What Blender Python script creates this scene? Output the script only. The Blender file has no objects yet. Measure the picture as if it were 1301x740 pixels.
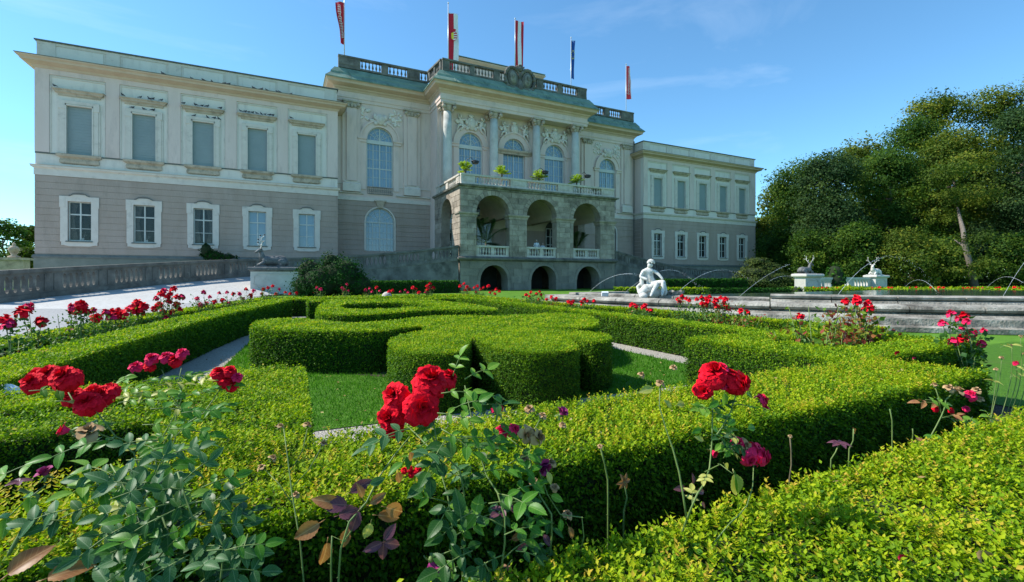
import bpy, math, random
import numpy as np
from mathutils import Vector, Matrix, noise
random.seed(7); RNG = np.random.default_rng(7)
S = bpy.context.scene; C = S.collection
PI = math.pi
# ------------------------------------------------------------------ camera, sky, sun
HC = 1.2                                   # eye height above the garden
YAW = math.radians(26.2)
FX, FY = math.sin(YAW), math.cos(YAW)
RX, RY = FY, -FX
FOC = 590.0
cd = bpy.data.cameras.new('camera'); cam = bpy.data.objects.new('camera', cd); C.objects.link(cam)
cam.location = (0, 0, HC); cam.rotation_euler = (PI/2, 0, -YAW)
cd.sensor_width = 36; cd.lens = FOC/1301*36; cd.shift_y = -18/1301; cd.clip_start = .05; cd.clip_end = 3000
S.camera = cam
SUN_AZ = math.radians(-61); SUN_EL = math.radians(47)      # azimuth from +Y towards +X
w = bpy.data.worlds.new('World'); S.world = w; w.use_nodes = True
nt = w.node_tree; nt.nodes.clear()
sky = nt.nodes.new('ShaderNodeTexSky'); sky.sky_type = 'NISHITA'; sky.sun_disc = False
sky.sun_elevation = SUN_EL; sky.sun_rotation = SUN_AZ; sky.air_density = 1.0; sky.dust_density = .15; sky.ozone_density = 3.0
sky.altitude = 400
tc = nt.nodes.new('ShaderNodeTexCoord')
mp = nt.nodes.new('ShaderNodeMapping'); mp.inputs['Scale'].default_value = (1.0, 2.2, 6.5); mp.inputs['Rotation'].default_value = (.25, .12, .5)
cn = nt.nodes.new('ShaderNodeTexNoise'); cn.inputs['Scale'].default_value = 1.5; cn.inputs['Detail'].default_value = 9; cn.inputs['Roughness'].default_value = .58
cn.inputs['Distortion'].default_value = .5
cr = nt.nodes.new('ShaderNodeValToRGB'); cr.color_ramp.elements[0].position = .56; cr.color_ramp.elements[1].position = .85
cr.color_ramp.elements[0].color = (0, 0, 0, 1); cr.color_ramp.elements[1].color = (.16, .16, .16, 1)
mx = nt.nodes.new('ShaderNodeMix'); mx.data_type = 'RGBA'
mx.inputs[7].default_value = (6.5, 7.2, 8.0, 1)
tintn = nt.nodes.new('ShaderNodeMix'); tintn.data_type = 'RGBA'; tintn.blend_type = 'MULTIPLY'; tintn.inputs[0].default_value = 1
tintn.inputs[7].default_value = (.66, 1.0, 1.06, 1)
bg = nt.nodes.new('ShaderNodeBackground'); bg.inputs['Strength'].default_value = .15
out = nt.nodes.new('ShaderNodeOutputWorld')
L = nt.links.new
L(tc.outputs['Generated'], mp.inputs['Vector']); L(mp.outputs[0], cn.inputs['Vector']); L(cn.outputs['Fac'], cr.inputs[0])
L(sky.outputs[0], tintn.inputs[6]); L(tintn.outputs[2], mx.inputs[6]); L(cr.outputs[0], mx.inputs[0]); L(mx.outputs[2], bg.inputs[0]); L(bg.outputs[0], out.inputs[0])
sd = bpy.data.lights.new('sun', 'SUN'); sd.energy = 4.6; sd.angle = math.radians(.5); sd.color = (1, .95, .86)
sun = bpy.data.objects.new('sun', sd); C.objects.link(sun)
SD = Vector((math.sin(SUN_AZ)*math.cos(SUN_EL), math.cos(SUN_AZ)*math.cos(SUN_EL), math.sin(SUN_EL)))
sun.rotation_euler = SD.to_track_quat('Z', 'Y').to_euler(); sun.location = (0, 0, 60)
S.view_settings.view_transform = 'Standard'; S.view_settings.look = 'None'; S.view_settings.exposure = .62; S.view_settings.gamma = 1
S.render.engine = 'CYCLES'
S.cycles.max_bounces = 6; S.cycles.transparent_max_bounces = 8; S.cycles.diffuse_bounces = 3

# ------------------------------------------------------------------ measuring helpers
def at(u, v, z=0.0):
    "the point at height z that the photograph shows at pixel u, v"
    t = (HC-z)*FOC/(v-352.0); a = (u-650)/FOC
    return Vector((t*(FX+a*RX), t*(FY+a*RY), z))
def wd(u, v, t):
    "the point at depth t along the view that the photograph shows at pixel u, v"
    a = (u-650)/FOC
    return Vector((t*(FX+a*RX), t*(FY+a*RY), HC+(352-v)/FOC*t))
# ------------------------------------------------------------------ objects
ORG = {}
def tag(o, label=None, cat=None, group=None, kind=None):
    if label: o['label'] = label
    if cat: o['category'] = cat
    if group: o['group'] = group
    if kind: o['kind'] = kind
    return o
def empty(name, loc, label, cat, group=None, rz=0, kind=None):
    o = bpy.data.objects.new(name, None); C.objects.link(o); o.location = loc; o.rotation_euler.z = rz
    o.empty_display_size = .2
    ORG[o.name] = Vector(loc); return tag(o, label, cat, group, kind)
def link(name, me, parent=None, loc=None, rot=None, sc=None, kind=None):
    "one mesh object; loc is in the world (parents are never rotated when loc is given)"
    o = bpy.data.objects.new(name, me); C.objects.link(o)
    if parent is not None:
        o.parent = parent; base = ORG[parent.name]
    else: base = Vector((0, 0, 0))
    if loc is not None:
        o.location = Vector(loc)-base; ORG[o.name] = Vector(loc)
    else:
        o.location = -base+base; ORG[o.name] = base
    if rot is not None: o.rotation_euler = rot
    if sc is not None: o.scale = (sc, sc, sc) if isinstance(sc, (int, float)) else sc
    if kind: o['kind'] = kind
    return o
class MB:
    def __init__(s): s.v = []; s.f = []; s.m = []; s.cm = 0; s.sm = []; s.smooth = False
    def mat(s, i): s.cm = i; return s
    def add(s, vs, fs):
        b = len(s.v); s.v += [tuple(p) for p in vs]
        for f in fs:
            s.f.append([i+b for i in f]); s.m.append(s.cm); s.sm.append(s.smooth)
        return s
    def box(s, x0, x1, y0, y1, z0, z1):
        return s.add([(x0,y0,z0),(x1,y0,z0),(x1,y1,z0),(x0,y1,z0),(x0,y0,z1),(x1,y0,z1),(x1,y1,z1),(x0,y1,z1)],
              [(3,2,1,0),(4,5,6,7),(0,1,5,4),(1,2,6,5),(2,3,7,6),(3,0,4,7)])
    def obox(s, c, ax, ay, az, hx, hy, hz):
        c, ax, ay, az = map(Vector, (c, ax, ay, az)); vs = []
        for k in (-1, 1):
            for (i, j) in ((-1,-1),(1,-1),(1,1),(-1,1)): vs.append(c+ax*hx*i+ay*hy*j+az*hz*k)
        return s.add(vs, [(3,2,1,0),(4,5,6,7),(0,1,5,4),(1,2,6,5),(2,3,7,6),(3,0,4,7)])
    def prism(s, poly, fa, fb):
        "poly 2D, fa/fb map (p) to 3D for the two ends"
        n = len(poly); vs = [fa(p) for p in poly]+[fb(p) for p in poly]
        return s.add(vs, [list(range(n-1, -1, -1)), list(range(n, 2*n))]+[(i, (i+1) % n, n+(i+1) % n, n+i) for i in range(n)])
    def loft(s, rings, closed=True, caps=True):
        n = len(rings[0]); vs = [p for r in rings for p in r]; fs = []
        for k in range(len(rings)-1):
            for i in range(n if closed else n-1):
                j = (i+1) % n; fs.append((k*n+i, k*n+j, (k+1)*n+j, (k+1)*n+i))
        if caps and closed:
            fs.append(list(range(n-1, -1, -1))); fs.append([(len(rings)-1)*n+i for i in range(n)])
        return s.add(vs, fs)
    def lathe(s, c, prof, n=12, sx=1, sy=1, caps=True):
        c = Vector(c)
        rings = [[(c.x+r*sx*math.cos(2*PI*i/n), c.y+r*sy*math.sin(2*PI*i/n), c.z+z) for i in range(n)] for r, z in prof]
        return s.loft(rings, True, caps)
    def tube(s, pts, rads, n=6, caps=True):
        pts = [Vector(p) for p in pts]
        if isinstance(rads, (int, float)): rads = [rads]*len(pts)
        rings = []; ref = None
        for i, p in enumerate(pts):
            d = (pts[min(i+1, len(pts)-1)]-pts[max(i-1, 0)])
            d = d.normalized() if d.length > 1e-9 else Vector((0, 0, 1))
            if ref is None: ref = d.orthogonal().normalized()
            ref = (ref-d*ref.dot(d));  ref = ref.normalized() if ref.length > 1e-6 else d.orthogonal().normalized()
            b = d.cross(ref)
            rings.append([p+(ref*math.cos(2*PI*k/n)+b*math.sin(2*PI*k/n))*rads[i] for k in range(n)])
        return s.loft(rings, True, caps)
    def blob(s, c, r, n=8, m=6, rot=None, jit=0):
        c = Vector(c); r = Vector(r) if not isinstance(r, (int, float)) else Vector((r, r, r)); rings = []
        for k in range(m+1):
            ph = PI*(k/m-.5) if 0 < k < m else (PI*.499 if k == m else -PI*.499)
            ring = []
            for i in range(n):
                th = 2*PI*i/n
                q = Vector((r.x*math.cos(ph)*math.cos(th), r.y*math.cos(ph)*math.sin(th), r.z*math.sin(ph)))*(1+random.uniform(-jit, jit))
                if rot is not None: q = rot @ q
                ring.append(c+q)
            rings.append(ring)
        return s.loft(rings)
    def mesh(s, name, mats, org=Vector((0, 0, 0))):
        me = bpy.data.meshes.new(name)
        me.from_pydata([(p[0]-org[0], p[1]-org[1], p[2]-org[2]) for p in s.v], [], s.f)
        for m in (mats if isinstance(mats, (list, tuple)) else [mats]): me.materials.append(m)
        me.polygons.foreach_set('material_index', s.m); me.polygons.foreach_set('use_smooth', s.sm); me.update()
        return me
    def build(s, name, mats, parent=None, kind=None, label=None):
        base = ORG[parent.name] if parent is not None else Vector((0, 0, 0))
        o = link(name, s.mesh(name, mats, base), parent, None, kind=kind)
        if label: o['label'] = label
        return o
    def top(s, name, mats, loc, label, cat, group=None, kind=None):
        "a thing that is one mesh, its origin at loc"
        loc = Vector(loc); o = link(name, s.mesh(name, mats, loc), None, loc)
        return tag(o, label, cat, group, kind)
# ------------------------------------------------------------------ materials
def mat(name, c1, c2=None, rough=.7, scale=3.0, detail=5, bump=0.0, bscale=None, spec=.35, c3=None, p3=.62, s3=.6, metal=0, stretch=None, rr=.5, emis=None, sheen=0, orand=0):
    m = bpy.data.materials.new(name); m.use_nodes = True; n = m.node_tree.nodes; l = m.node_tree.links.new
    b = n['Principled BSDF']; b.inputs['Roughness'].default_value = rough; b.inputs['Specular IOR Level'].default_value = spec
    b.inputs['Metallic'].default_value = metal
    if sheen: b.inputs['Sheen Weight'].default_value = sheen
    t = n.new('ShaderNodeTexCoord'); src = t.outputs['Object']
    g = n.new('ShaderNodeNewGeometry'); src = g.outputs['Position']
    if stretch:
        q = n.new('ShaderNodeMapping'); q.inputs['Scale'].default_value = stretch; l(src, q.inputs[0]); src = q.outputs[0]
    if c2:
        a = n.new('ShaderNodeTexNoise'); a.inputs['Scale'].default_value = scale; a.inputs['Detail'].default_value = detail; a.inputs['Roughness'].default_value = .62
        l(src, a.inputs['Vector']); r = n.new('ShaderNodeValToRGB')
        r.color_ramp.elements[0].position = .5-rr*.5+.06; r.color_ramp.elements[1].position = .5+rr*.5-.06
        r.color_ramp.elements[0].color = (*c1, 1); r.color_ramp.elements[1].color = (*c2, 1)
        l(a.outputs['Fac'], r.inputs[0]); col = r.outputs[0]
        if c3:
            a3 = n.new('ShaderNodeTexNoise'); a3.inputs['Scale'].default_value = s3; a3.inputs['Detail'].default_value = 8; a3.inputs['Roughness'].default_value = .7
            l(src, a3.inputs['Vector']); r3 = n.new('ShaderNodeValToRGB'); r3.color_ramp.elements[0].position = p3-.1; r3.color_ramp.elements[1].position = p3+.1
            l(a3.outputs['Fac'], r3.inputs[0]); k = n.new('ShaderNodeMix'); k.data_type = 'RGBA'; l(r3.outputs[0], k.inputs[0]); l(col, k.inputs[6]); k.inputs[7].default_value = (*c3, 1); col = k.outputs[2]
        if orand:
            oi = n.new('ShaderNodeObjectInfo'); mr = n.new('ShaderNodeMapRange'); mr.inputs[3].default_value = 1-orand; mr.inputs[4].default_value = 1+orand; l(oi.outputs['Random'], mr.inputs[0])
            vm = n.new('ShaderNodeVectorMath'); vm.operation = 'SCALE'; l(col, vm.inputs[0]); l(mr.outputs[0], vm.inputs['Scale']); col = vm.outputs[0]
        l(col, b.inputs['Base Color'])
    else: b.inputs['Base Color'].default_value = (*c1, 1)
    if bump:
        a = n.new('ShaderNodeTexNoise'); a.inputs['Scale'].default_value = bscale or scale*6; a.inputs['Detail'].default_value = 6
        l(src, a.inputs['Vector']); q = n.new('ShaderNodeBump'); q.inputs['Strength'].default_value = min(1, bump); q.inputs['Distance'].default_value = .05
        l(a.outputs['Fac'], q.inputs['Height']); l(q.outputs[0], b.inputs['Normal'])
    if emis: b.inputs['Emission Color'].default_value = (*emis, 1); b.inputs['Emission Strength'].default_value = 1
    return m
def leafmat(name, stops, rough=.45, trans=.3, spec=.35, tcol=1.6):
    "foliage whose colour comes from each leaf's own age (attribute tint)"
    m = bpy.data.materials.new(name); m.use_nodes = True; n = m.node_tree.nodes; l = m.node_tree.links.new
    b = n['Principled BSDF']; b.inputs['Roughness'].default_value = rough; b.inputs['Specular IOR Level'].default_value = spec
    a = n.new('ShaderNodeAttribute'); a.attribute_name = 'tint'
    r = n.new('ShaderNodeValToRGB'); e = r.color_ramp.elements
    while len(e) < len(stops): e.new(.5)
    for k, (p, c) in enumerate(stops): e[k].position = p; e[k].color = (*c, 1)
    l(a.outputs['Fac'], r.inputs[0]); l(r.outputs[0], b.inputs['Base Color'])
    t = n.new('ShaderNodeBsdfTranslucent'); q = n.new('ShaderNodeMix'); q.data_type = 'RGBA'; q.blend_type = 'MULTIPLY'; q.inputs[0].default_value = 1
    l(r.outputs[0], q.inputs[6]); q.inputs[7].default_value = (tcol*1.1, tcol*1.15, tcol*.6, 1); l(q.outputs[2], t.inputs[0])
    s = n.new('ShaderNodeMixShader'); s.inputs[0].default_value = trans
    l(b.outputs[0], s.inputs[1]); l(t.outputs[0], s.inputs[2]); l(s.outputs[0], n['Material Output'].inputs[0])
    return m
M = {}
M['plaster'] = mat('upper_plaster', (.66,.51,.44), (.72,.575,.505), .85, .5, 6, .15, 9, .2, c3=(.53,.42,.37), p3=.62, s3=1.1, stretch=(1.2, 1.2, .3))
M['panel'] = mat('pale_plaster', (.70,.62,.545), (.76,.68,.60), .85, .7, 6, .12, 9, .2, c3=(.58,.51,.45), p3=.62, s3=1.3, stretch=(1.2, 1.2, .3))
M['rustic'] = mat('lower_plaster', (.37,.285,.23), (.425,.335,.28), .9, .8, 6, .2, 10, .2, c3=(.32,.255,.21), p3=.62, s3=1.1, stretch=(1.2, 1.2, .35))
M['trim'] = mat('window_trim', (.62,.54,.465), (.69,.61,.53), .8, 2, 5, .1, 12, .2, c3=(.46,.40,.345), p3=.64, s3=1.6)
M['sill'] = mat('sandstone', (.42,.34,.25), (.54,.44,.34), .85, 1.6, 5, .15, 12, .2, c3=(.25,.21,.165), p3=.58, s3=2.2)
M['soffit'] = mat('cornice_ochre', (.54,.385,.27), (.62,.465,.34), .85, 1.2, 5, .1, 12, .2)
M['plinth'] = mat('damp_plinth', (.15,.16,.13), (.23,.235,.195), .9, 1.2, 7, .2, 10, .2)
M['dark_edge'] = mat('lead_flashing', (.10,.11,.10), (.16,.17,.15), .6, 3)
M['copper'] = mat('green_copper', (.13,.195,.15), (.21,.30,.235), .6, 1.1, 6, .15, 14, .4, c3=(.055,.10,.075), p3=.62, s3=.9)
M['stone'] = mat('weathered_stone', (.10,.095,.082), (.33,.31,.26), .9, 2.2, 10, .4, 14, .2, c3=(.055,.055,.05), p3=.6, s3=.7)
M['block'] = mat('tufa_block', (.25,.205,.16), (.42,.355,.285), .95, 1.5, 10, .6, 12, .15, c3=(.14,.12,.095), p3=.62, s3=.55, orand=.2)
M['lowstone'] = mat('mossy_stone', (.17,.15,.12), (.32,.28,.225), .95, 1.0, 10, .5, 9, .15, c3=(.085,.09,.075), p3=.6, s3=.5, orand=.15)
M['rail'] = mat('pale_rail', (.42,.37,.31), (.64,.58,.50), .85, 2.4, 9, .2, 16, .2, c3=(.16,.15,.13), p3=.66)
M['darkrail'] = mat('blackened_stone', (.085,.08,.072), (.21,.195,.17), .9, 1.4, 9, .3, 14, .2, c3=(.30,.28,.25), p3=.66, s3=1.3)
M['basin'] = mat('basin_stone', (.17,.155,.125), (.46,.435,.375), .9, 3.0, 12, .7, 22, .2, c3=(.09,.082,.068), p3=.57, s3=1.1)
M['marble'] = mat('white_marble', (.56,.54,.49), (.74,.72,.67), .7, 4, 8, .2, 20, .3, c3=(.24,.23,.19), p3=.60, s3=6)
M['pedestal'] = mat('pedestal_plaster', (.44,.43,.39), (.58,.565,.52), .85, 1.4, 7, .15, 12, .2, c3=(.28,.275,.25), p3=.66)
M['whitewall'] = mat('pale_pedestal', (.44,.42,.385), (.58,.555,.515), .8, 1.4, 7, .15, 12, .2)
M['bronze'] = mat('dull_lead', (.075,.078,.08), (.16,.16,.155), .6, 5, 7, .3, 20, .4, c3=(.32,.31,.29), p3=.66, s3=6)
M['shutter'] = mat('blue_grey_shutter', (.23,.275,.275), (.265,.31,.31), .55, .9, 4, .05, 6, .4)
M['glass'] = mat('window_glass', (.035,.05,.06), None, .06, spec=.9)
M['bluepane'] = mat('sky_curtain_glass', (.13,.215,.29), (.19,.285,.36), .1, .7, 3, spec=.9)  # sky reflection and the pale curtains behind are put into the pane colour
M['darkpane'] = mat('dark_glass', (.02,.023,.022), (.05,.055,.05), .05, 1.3, 4, spec=.9)
M['frame'] = mat('window_frame_paint', (.50,.51,.47), (.58,.59,.55), .5, 4)
M['curtain'] = mat('curtain_cloth', (.16,.15,.12), (.36,.33,.28), .9, 5)
M['rampwall'] = mat('ramp_wall_stone', (.12,.11,.095), (.24,.225,.195), .95, 1.0, 10, .4, 9, .15, c3=(.07,.07,.06), p3=.58, s3=.6)
M['dark'] = mat('dark_interior', (.02,.021,.02), (.035,.036,.034), .9, 2)
M['vault'] = mat('loggia_plaster', (.55,.47,.34), (.64,.55,.41), .9, 1.0, 5, .1, 10, .2)
M['iron'] = mat('black_iron', (.02,.02,.022), None, .45, spec=.5)
M['metalw'] = mat('white_metal', (.78,.79,.80), None, .35, spec=.5)
M['polem'] = mat('pole_metal', (.50,.51,.52), None, .35, spec=.5, metal=.4)
M['roof'] = mat('roof_sheet', (.22,.27,.24), (.28,.33,.29), .6, 1)
M['bird'] = mat('pigeon', (.03,.03,.035), (.09,.09,.10), .6, 30)
M['bark'] = mat('bark', (.075,.06,.045), (.19,.16,.125), .9, 4, 8, .6, 14, .2, stretch=(1, 1, .25))
M['palebark'] = mat('pale_bark', (.10,.085,.068), (.21,.18,.15), .9, 3, 8, .6, 14, .2, stretch=(1, 1, .25))
M['stem'] = mat('rose_stem', (.085,.15,.035), (.17,.23,.06), .55, 20, 4)
M['woody'] = mat('woody_stem', (.10,.08,.045), (.22,.18,.09), .8, 20, 4)
M['dry'] = mat('dry_petals', (.30,.17,.075), (.50,.33,.16), .9, 30, 4)
M['soil'] = mat('bed_soil', (.04,.03,.022), (.10,.078,.055), .95, 9, 8, .8, 30, .2)
M['rose'] = mat('red_petals', (.56,.001,.010), (.92,.008,.03), .7, 60, 4, .25, 120, spec=.1)
M['pink'] = mat('pink_petals', (.62,.006,.06), (.88,.03,.13), .7, 50, 4, .2, 120, spec=.12)
M['purple'] = mat('faded_petals', (.20,.012,.10), (.34,.03,.15), .65, 25, 3, 0, spec=.25)
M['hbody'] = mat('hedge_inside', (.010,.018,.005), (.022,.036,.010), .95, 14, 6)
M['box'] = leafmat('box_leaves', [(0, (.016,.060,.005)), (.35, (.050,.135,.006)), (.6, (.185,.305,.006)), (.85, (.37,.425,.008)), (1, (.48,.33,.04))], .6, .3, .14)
M['grassb'] = leafmat('grass_blades', [(0, (.03,.12,.008)), (.6, (.07,.22,.012)), (1, (.16,.28,.025))], .65, .3, .1)
M['roseleaf'] = leafmat('rose_foliage', [(0, (.018,.06,.018)), (.45, (.05,.14,.02)), (.8, (.15,.24,.02)), (.93, (.26,.13,.03)), (1, (.24,.05,.03))], .5, .25, .2)
M['treeA'] = leafmat('tree_mid', [(0, (.015,.042,.010)), (.55, (.048,.105,.014)), (1, (.15,.20,.018))], .65, .3, .1)
M['treeB'] = leafmat('tree_blue', [(0, (.014,.036,.016)), (.55, (.034,.073,.022)), (1, (.08,.125,.03))], .65, .25, .1)
M['treeC'] = leafmat('tree_olive', [(0, (.022,.046,.009)), (.55, (.072,.115,.013)), (1, (.20,.20,.02))], .65, .25, .1)
M['conifer'] = leafmat('yew_needles', [(0, (.006,.034,.006)), (.7, (.018,.075,.008)), (1, (.06,.17,.014))], .65, .12, .08)
M['yewlight'] = leafmat('juniper_needles', [(0, (.03,.055,.014)), (.7, (.075,.10,.02)), (1, (.17,.19,.025))], .65, .15, .1)
M['palm'] = leafmat('palm_leaves', [(0, (.10,.20,.012)), (.6, (.30,.42,.02)), (1, (.50,.55,.05))], .5, .35, .2)
M['palmdark'] = leafmat('dark_palm', [(0, (.04,.09,.03)), (1, (.10,.19,.06))], .4, .2)

def gravelmat(name, c1, c2, c3, scale, bumpd=.02, big=.35):
    m = bpy.data.materials.new(name); m.use_nodes = True; n = m.node_tree.nodes; l = m.node_tree.links.new
    b = n['Principled BSDF']; b.inputs['Roughness'].default_value = .9; b.inputs['Specular IOR Level'].default_value = .2
    g = n.new('ShaderNodeNewGeometry'); v = n.new('ShaderNodeTexVoronoi'); v.inputs['Scale'].default_value = scale; l(g.outputs['Position'], v.inputs['Vector'])
    r = n.new('ShaderNodeValToRGB'); e = r.color_ramp.elements; e[0].color = (*c1, 1); e[1].color = (*c2, 1)
    sp = n.new('ShaderNodeSeparateColor'); l(v.outputs['Color'], sp.inputs[0]); l(sp.outputs[0], r.inputs[0])
    a = n.new('ShaderNodeTexNoise'); a.inputs['Scale'].default_value = big; a.inputs['Detail'].default_value = 8; l(g.outputs['Position'], a.inputs['Vector'])
    q = n.new('ShaderNodeMix'); q.data_type = 'RGBA'; rr = n.new('ShaderNodeValToRGB'); rr.color_ramp.elements[0].position = .42; rr.color_ramp.elements[1].position = .72
    l(a.outputs['Fac'], rr.inputs[0]); l(rr.outputs[0], q.inputs[0]); l(r.outputs[0], q.inputs[6]); q.inputs[7].default_value = (*c3, 1); l(q.outputs[2], b.inputs['Base Color'])
    u = n.new('ShaderNodeBump'); u.inputs['Distance'].default_value = bumpd; u.inputs['Strength'].default_value = .8; u.invert = True
    l(v.outputs['Distance'], u.inputs['Height']); l(u.outputs[0], b.inputs['Normal'])
    return m
M['gravel'] = gravelmat('path_gravel', (.27,.245,.20), (.55,.52,.46), (.34,.31,.26), 75, .02)
M['road'] = gravelmat('road_gravel', (.24,.24,.24), (.34,.34,.335), (.32,.32,.315), 22, .012)
M['ramp'] = gravelmat('ramp_paving', (.38,.375,.36), (.48,.475,.46), (.43,.425,.41), 9, .006)
M['lawn'] = mat('lawn_turf', (.05,.14,.012), (.09,.21,.018), .9, 14, 8, .8, 60, .15, c3=(.10,.15,.03), p3=.66, s3=.8)
M['farlawn'] = mat('far_lawn', (.06,.155,.014), (.11,.24,.022), .9, 1.2, 8, .6, 30, .15)
# ------------------------------------------------------------------ foliage in bulk (numpy)
def unit(a): return a/np.maximum(np.linalg.norm(a, axis=1, keepdims=True), 1e-9)
def np_mesh(name, co, loops, nper, material, tint=None, smooth=False):
    me = bpy.data.meshes.new(name); nf = len(loops)//nper
    me.vertices.add(len(co)); me.vertices.foreach_set('co', np.ascontiguousarray(co, dtype=np.float32).ravel())
    me.loops.add(len(loops)); me.loops.foreach_set('vertex_index', np.ascontiguousarray(loops, dtype=np.int32))
    me.polygons.add(nf); me.polygons.foreach_set('loop_start', np.arange(0, nf*nper, nper, dtype=np.int32))
    me.update(calc_edges=True)
    if tint is not None:
        a = me.attributes.new('tint', 'FLOAT', 'FACE'); a.data.foreach_set('value', np.ascontiguousarray(tint, dtype=np.float32))
    me.materials.append(material); return me
def leaves(name, P, D, N, Ln, Wd, tint, material, mode='quad', org=(0, 0, 0)):
    "P base points, D leaf directions, N leaf normals, Ln lengths, Wd widths"
    n = len(P); P = P-np.array(org); D = unit(D); N = unit(N-D*np.sum(N*D, axis=1, keepdims=True)); Sd = np.cross(D, N)
    Ln = np.broadcast_to(np.asarray(Ln, float).reshape(-1, 1), (n, 1)); Wd = np.broadcast_to(np.asarray(Wd, float).reshape(-1, 1), (n, 1))
    if mode == 'tri':
        co = np.stack([P-Sd*Wd/2, P+Sd*Wd/2, P+D*Ln], 1).reshape(-1, 3); lo = np.arange(3*n); return np_mesh(name, co, lo, 3, material, tint)
    if mode == 'quad':
        co = np.stack([P, P+D*Ln*.5+Sd*Wd/2, P+D*Ln, P+D*Ln*.5-Sd*Wd/2], 1).reshape(-1, 3); lo = np.arange(4*n); return np_mesh(name, co, lo, 4, material, tint)
    mid = P+D*Ln*.5-N*Wd*.18
    co = np.stack([P, P+D*Ln*.45+Sd*Wd/2, P+D*Ln, P+D*Ln*.45-Sd*Wd/2, mid], 1).reshape(-1, 3)
    lo = (np.arange(n)[:, None]*5+np.array([0, 1, 4, 1, 2, 4, 2, 3, 4, 3, 0, 4])[None]).ravel()
    return np_mesh(name, co, lo, 3, material, np.repeat(tint, 4))
def wav(x, y, s=1.0, ph=0.0):
    return (np.sin(x*2.1*s+ph)*np.sin(y*1.7*s+1.3*ph)+np.sin(x*4.3*s+1.9+ph)*np.sin(y*5.1*s+.4)+.6*np.sin(x*9.7*s+.2*ph+y*3)*np.sin(y*8.3*s+ph))/2.6
def inpoly(px, py, loops):
    r = np.zeros(len(px), bool)
    for lp in loops:
        n = len(lp)
        for i in range(n):
            x0, y0 = lp[i]; x1, y1 = lp[(i+1) % n]
            if y0 == y1: continue
            c = ((y0 > py) != (y1 > py)) & (px < (x1-x0)*(py-y0)/(y1-y0)+x0); r ^= c
    return r
def seen(x, y, marg=.62):
    "how densely to plant: full in front of the lens and well to its sides, little behind it"
    dep = x*FX+y*FY; lat = x*RX+y*RY
    return np.where((dep > .1) & (np.abs(lat) < dep*1.1+marg+.12*np.abs(dep)), 1.0, .12)
def area(loops):
    a = 0
    for lp in loops[:1]:
        for i in range(len(lp)): a += lp[i][0]*lp[(i+1) % len(lp)][1]-lp[(i+1) % len(lp)][0]*lp[i][1]
    return a/2
def smoothloop(pts, k=5, sharp=()):
    "closed Catmull-Rom through pts"
    n = len(pts); o = []
    for i in range(n):
        p0, p1, p2, p3 = [Vector((*pts[(i+j) % n], 0)) for j in (-1, 0, 1, 2)]
        if i in sharp: p0 = p1
        if (i+1) % n in sharp: p3 = p2
        for s in range(k):
            t = s/k; q = .5*((2*p1)+(-p0+p2)*t+(2*p0-5*p1+4*p2-p3)*t*t+(-p0+3*p1-3*p2+p3)*t**3); o.append((q.x, q.y))
    return o
def lsize(d): return np.maximum(.0148, .0041*d)
HN = [0]
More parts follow.
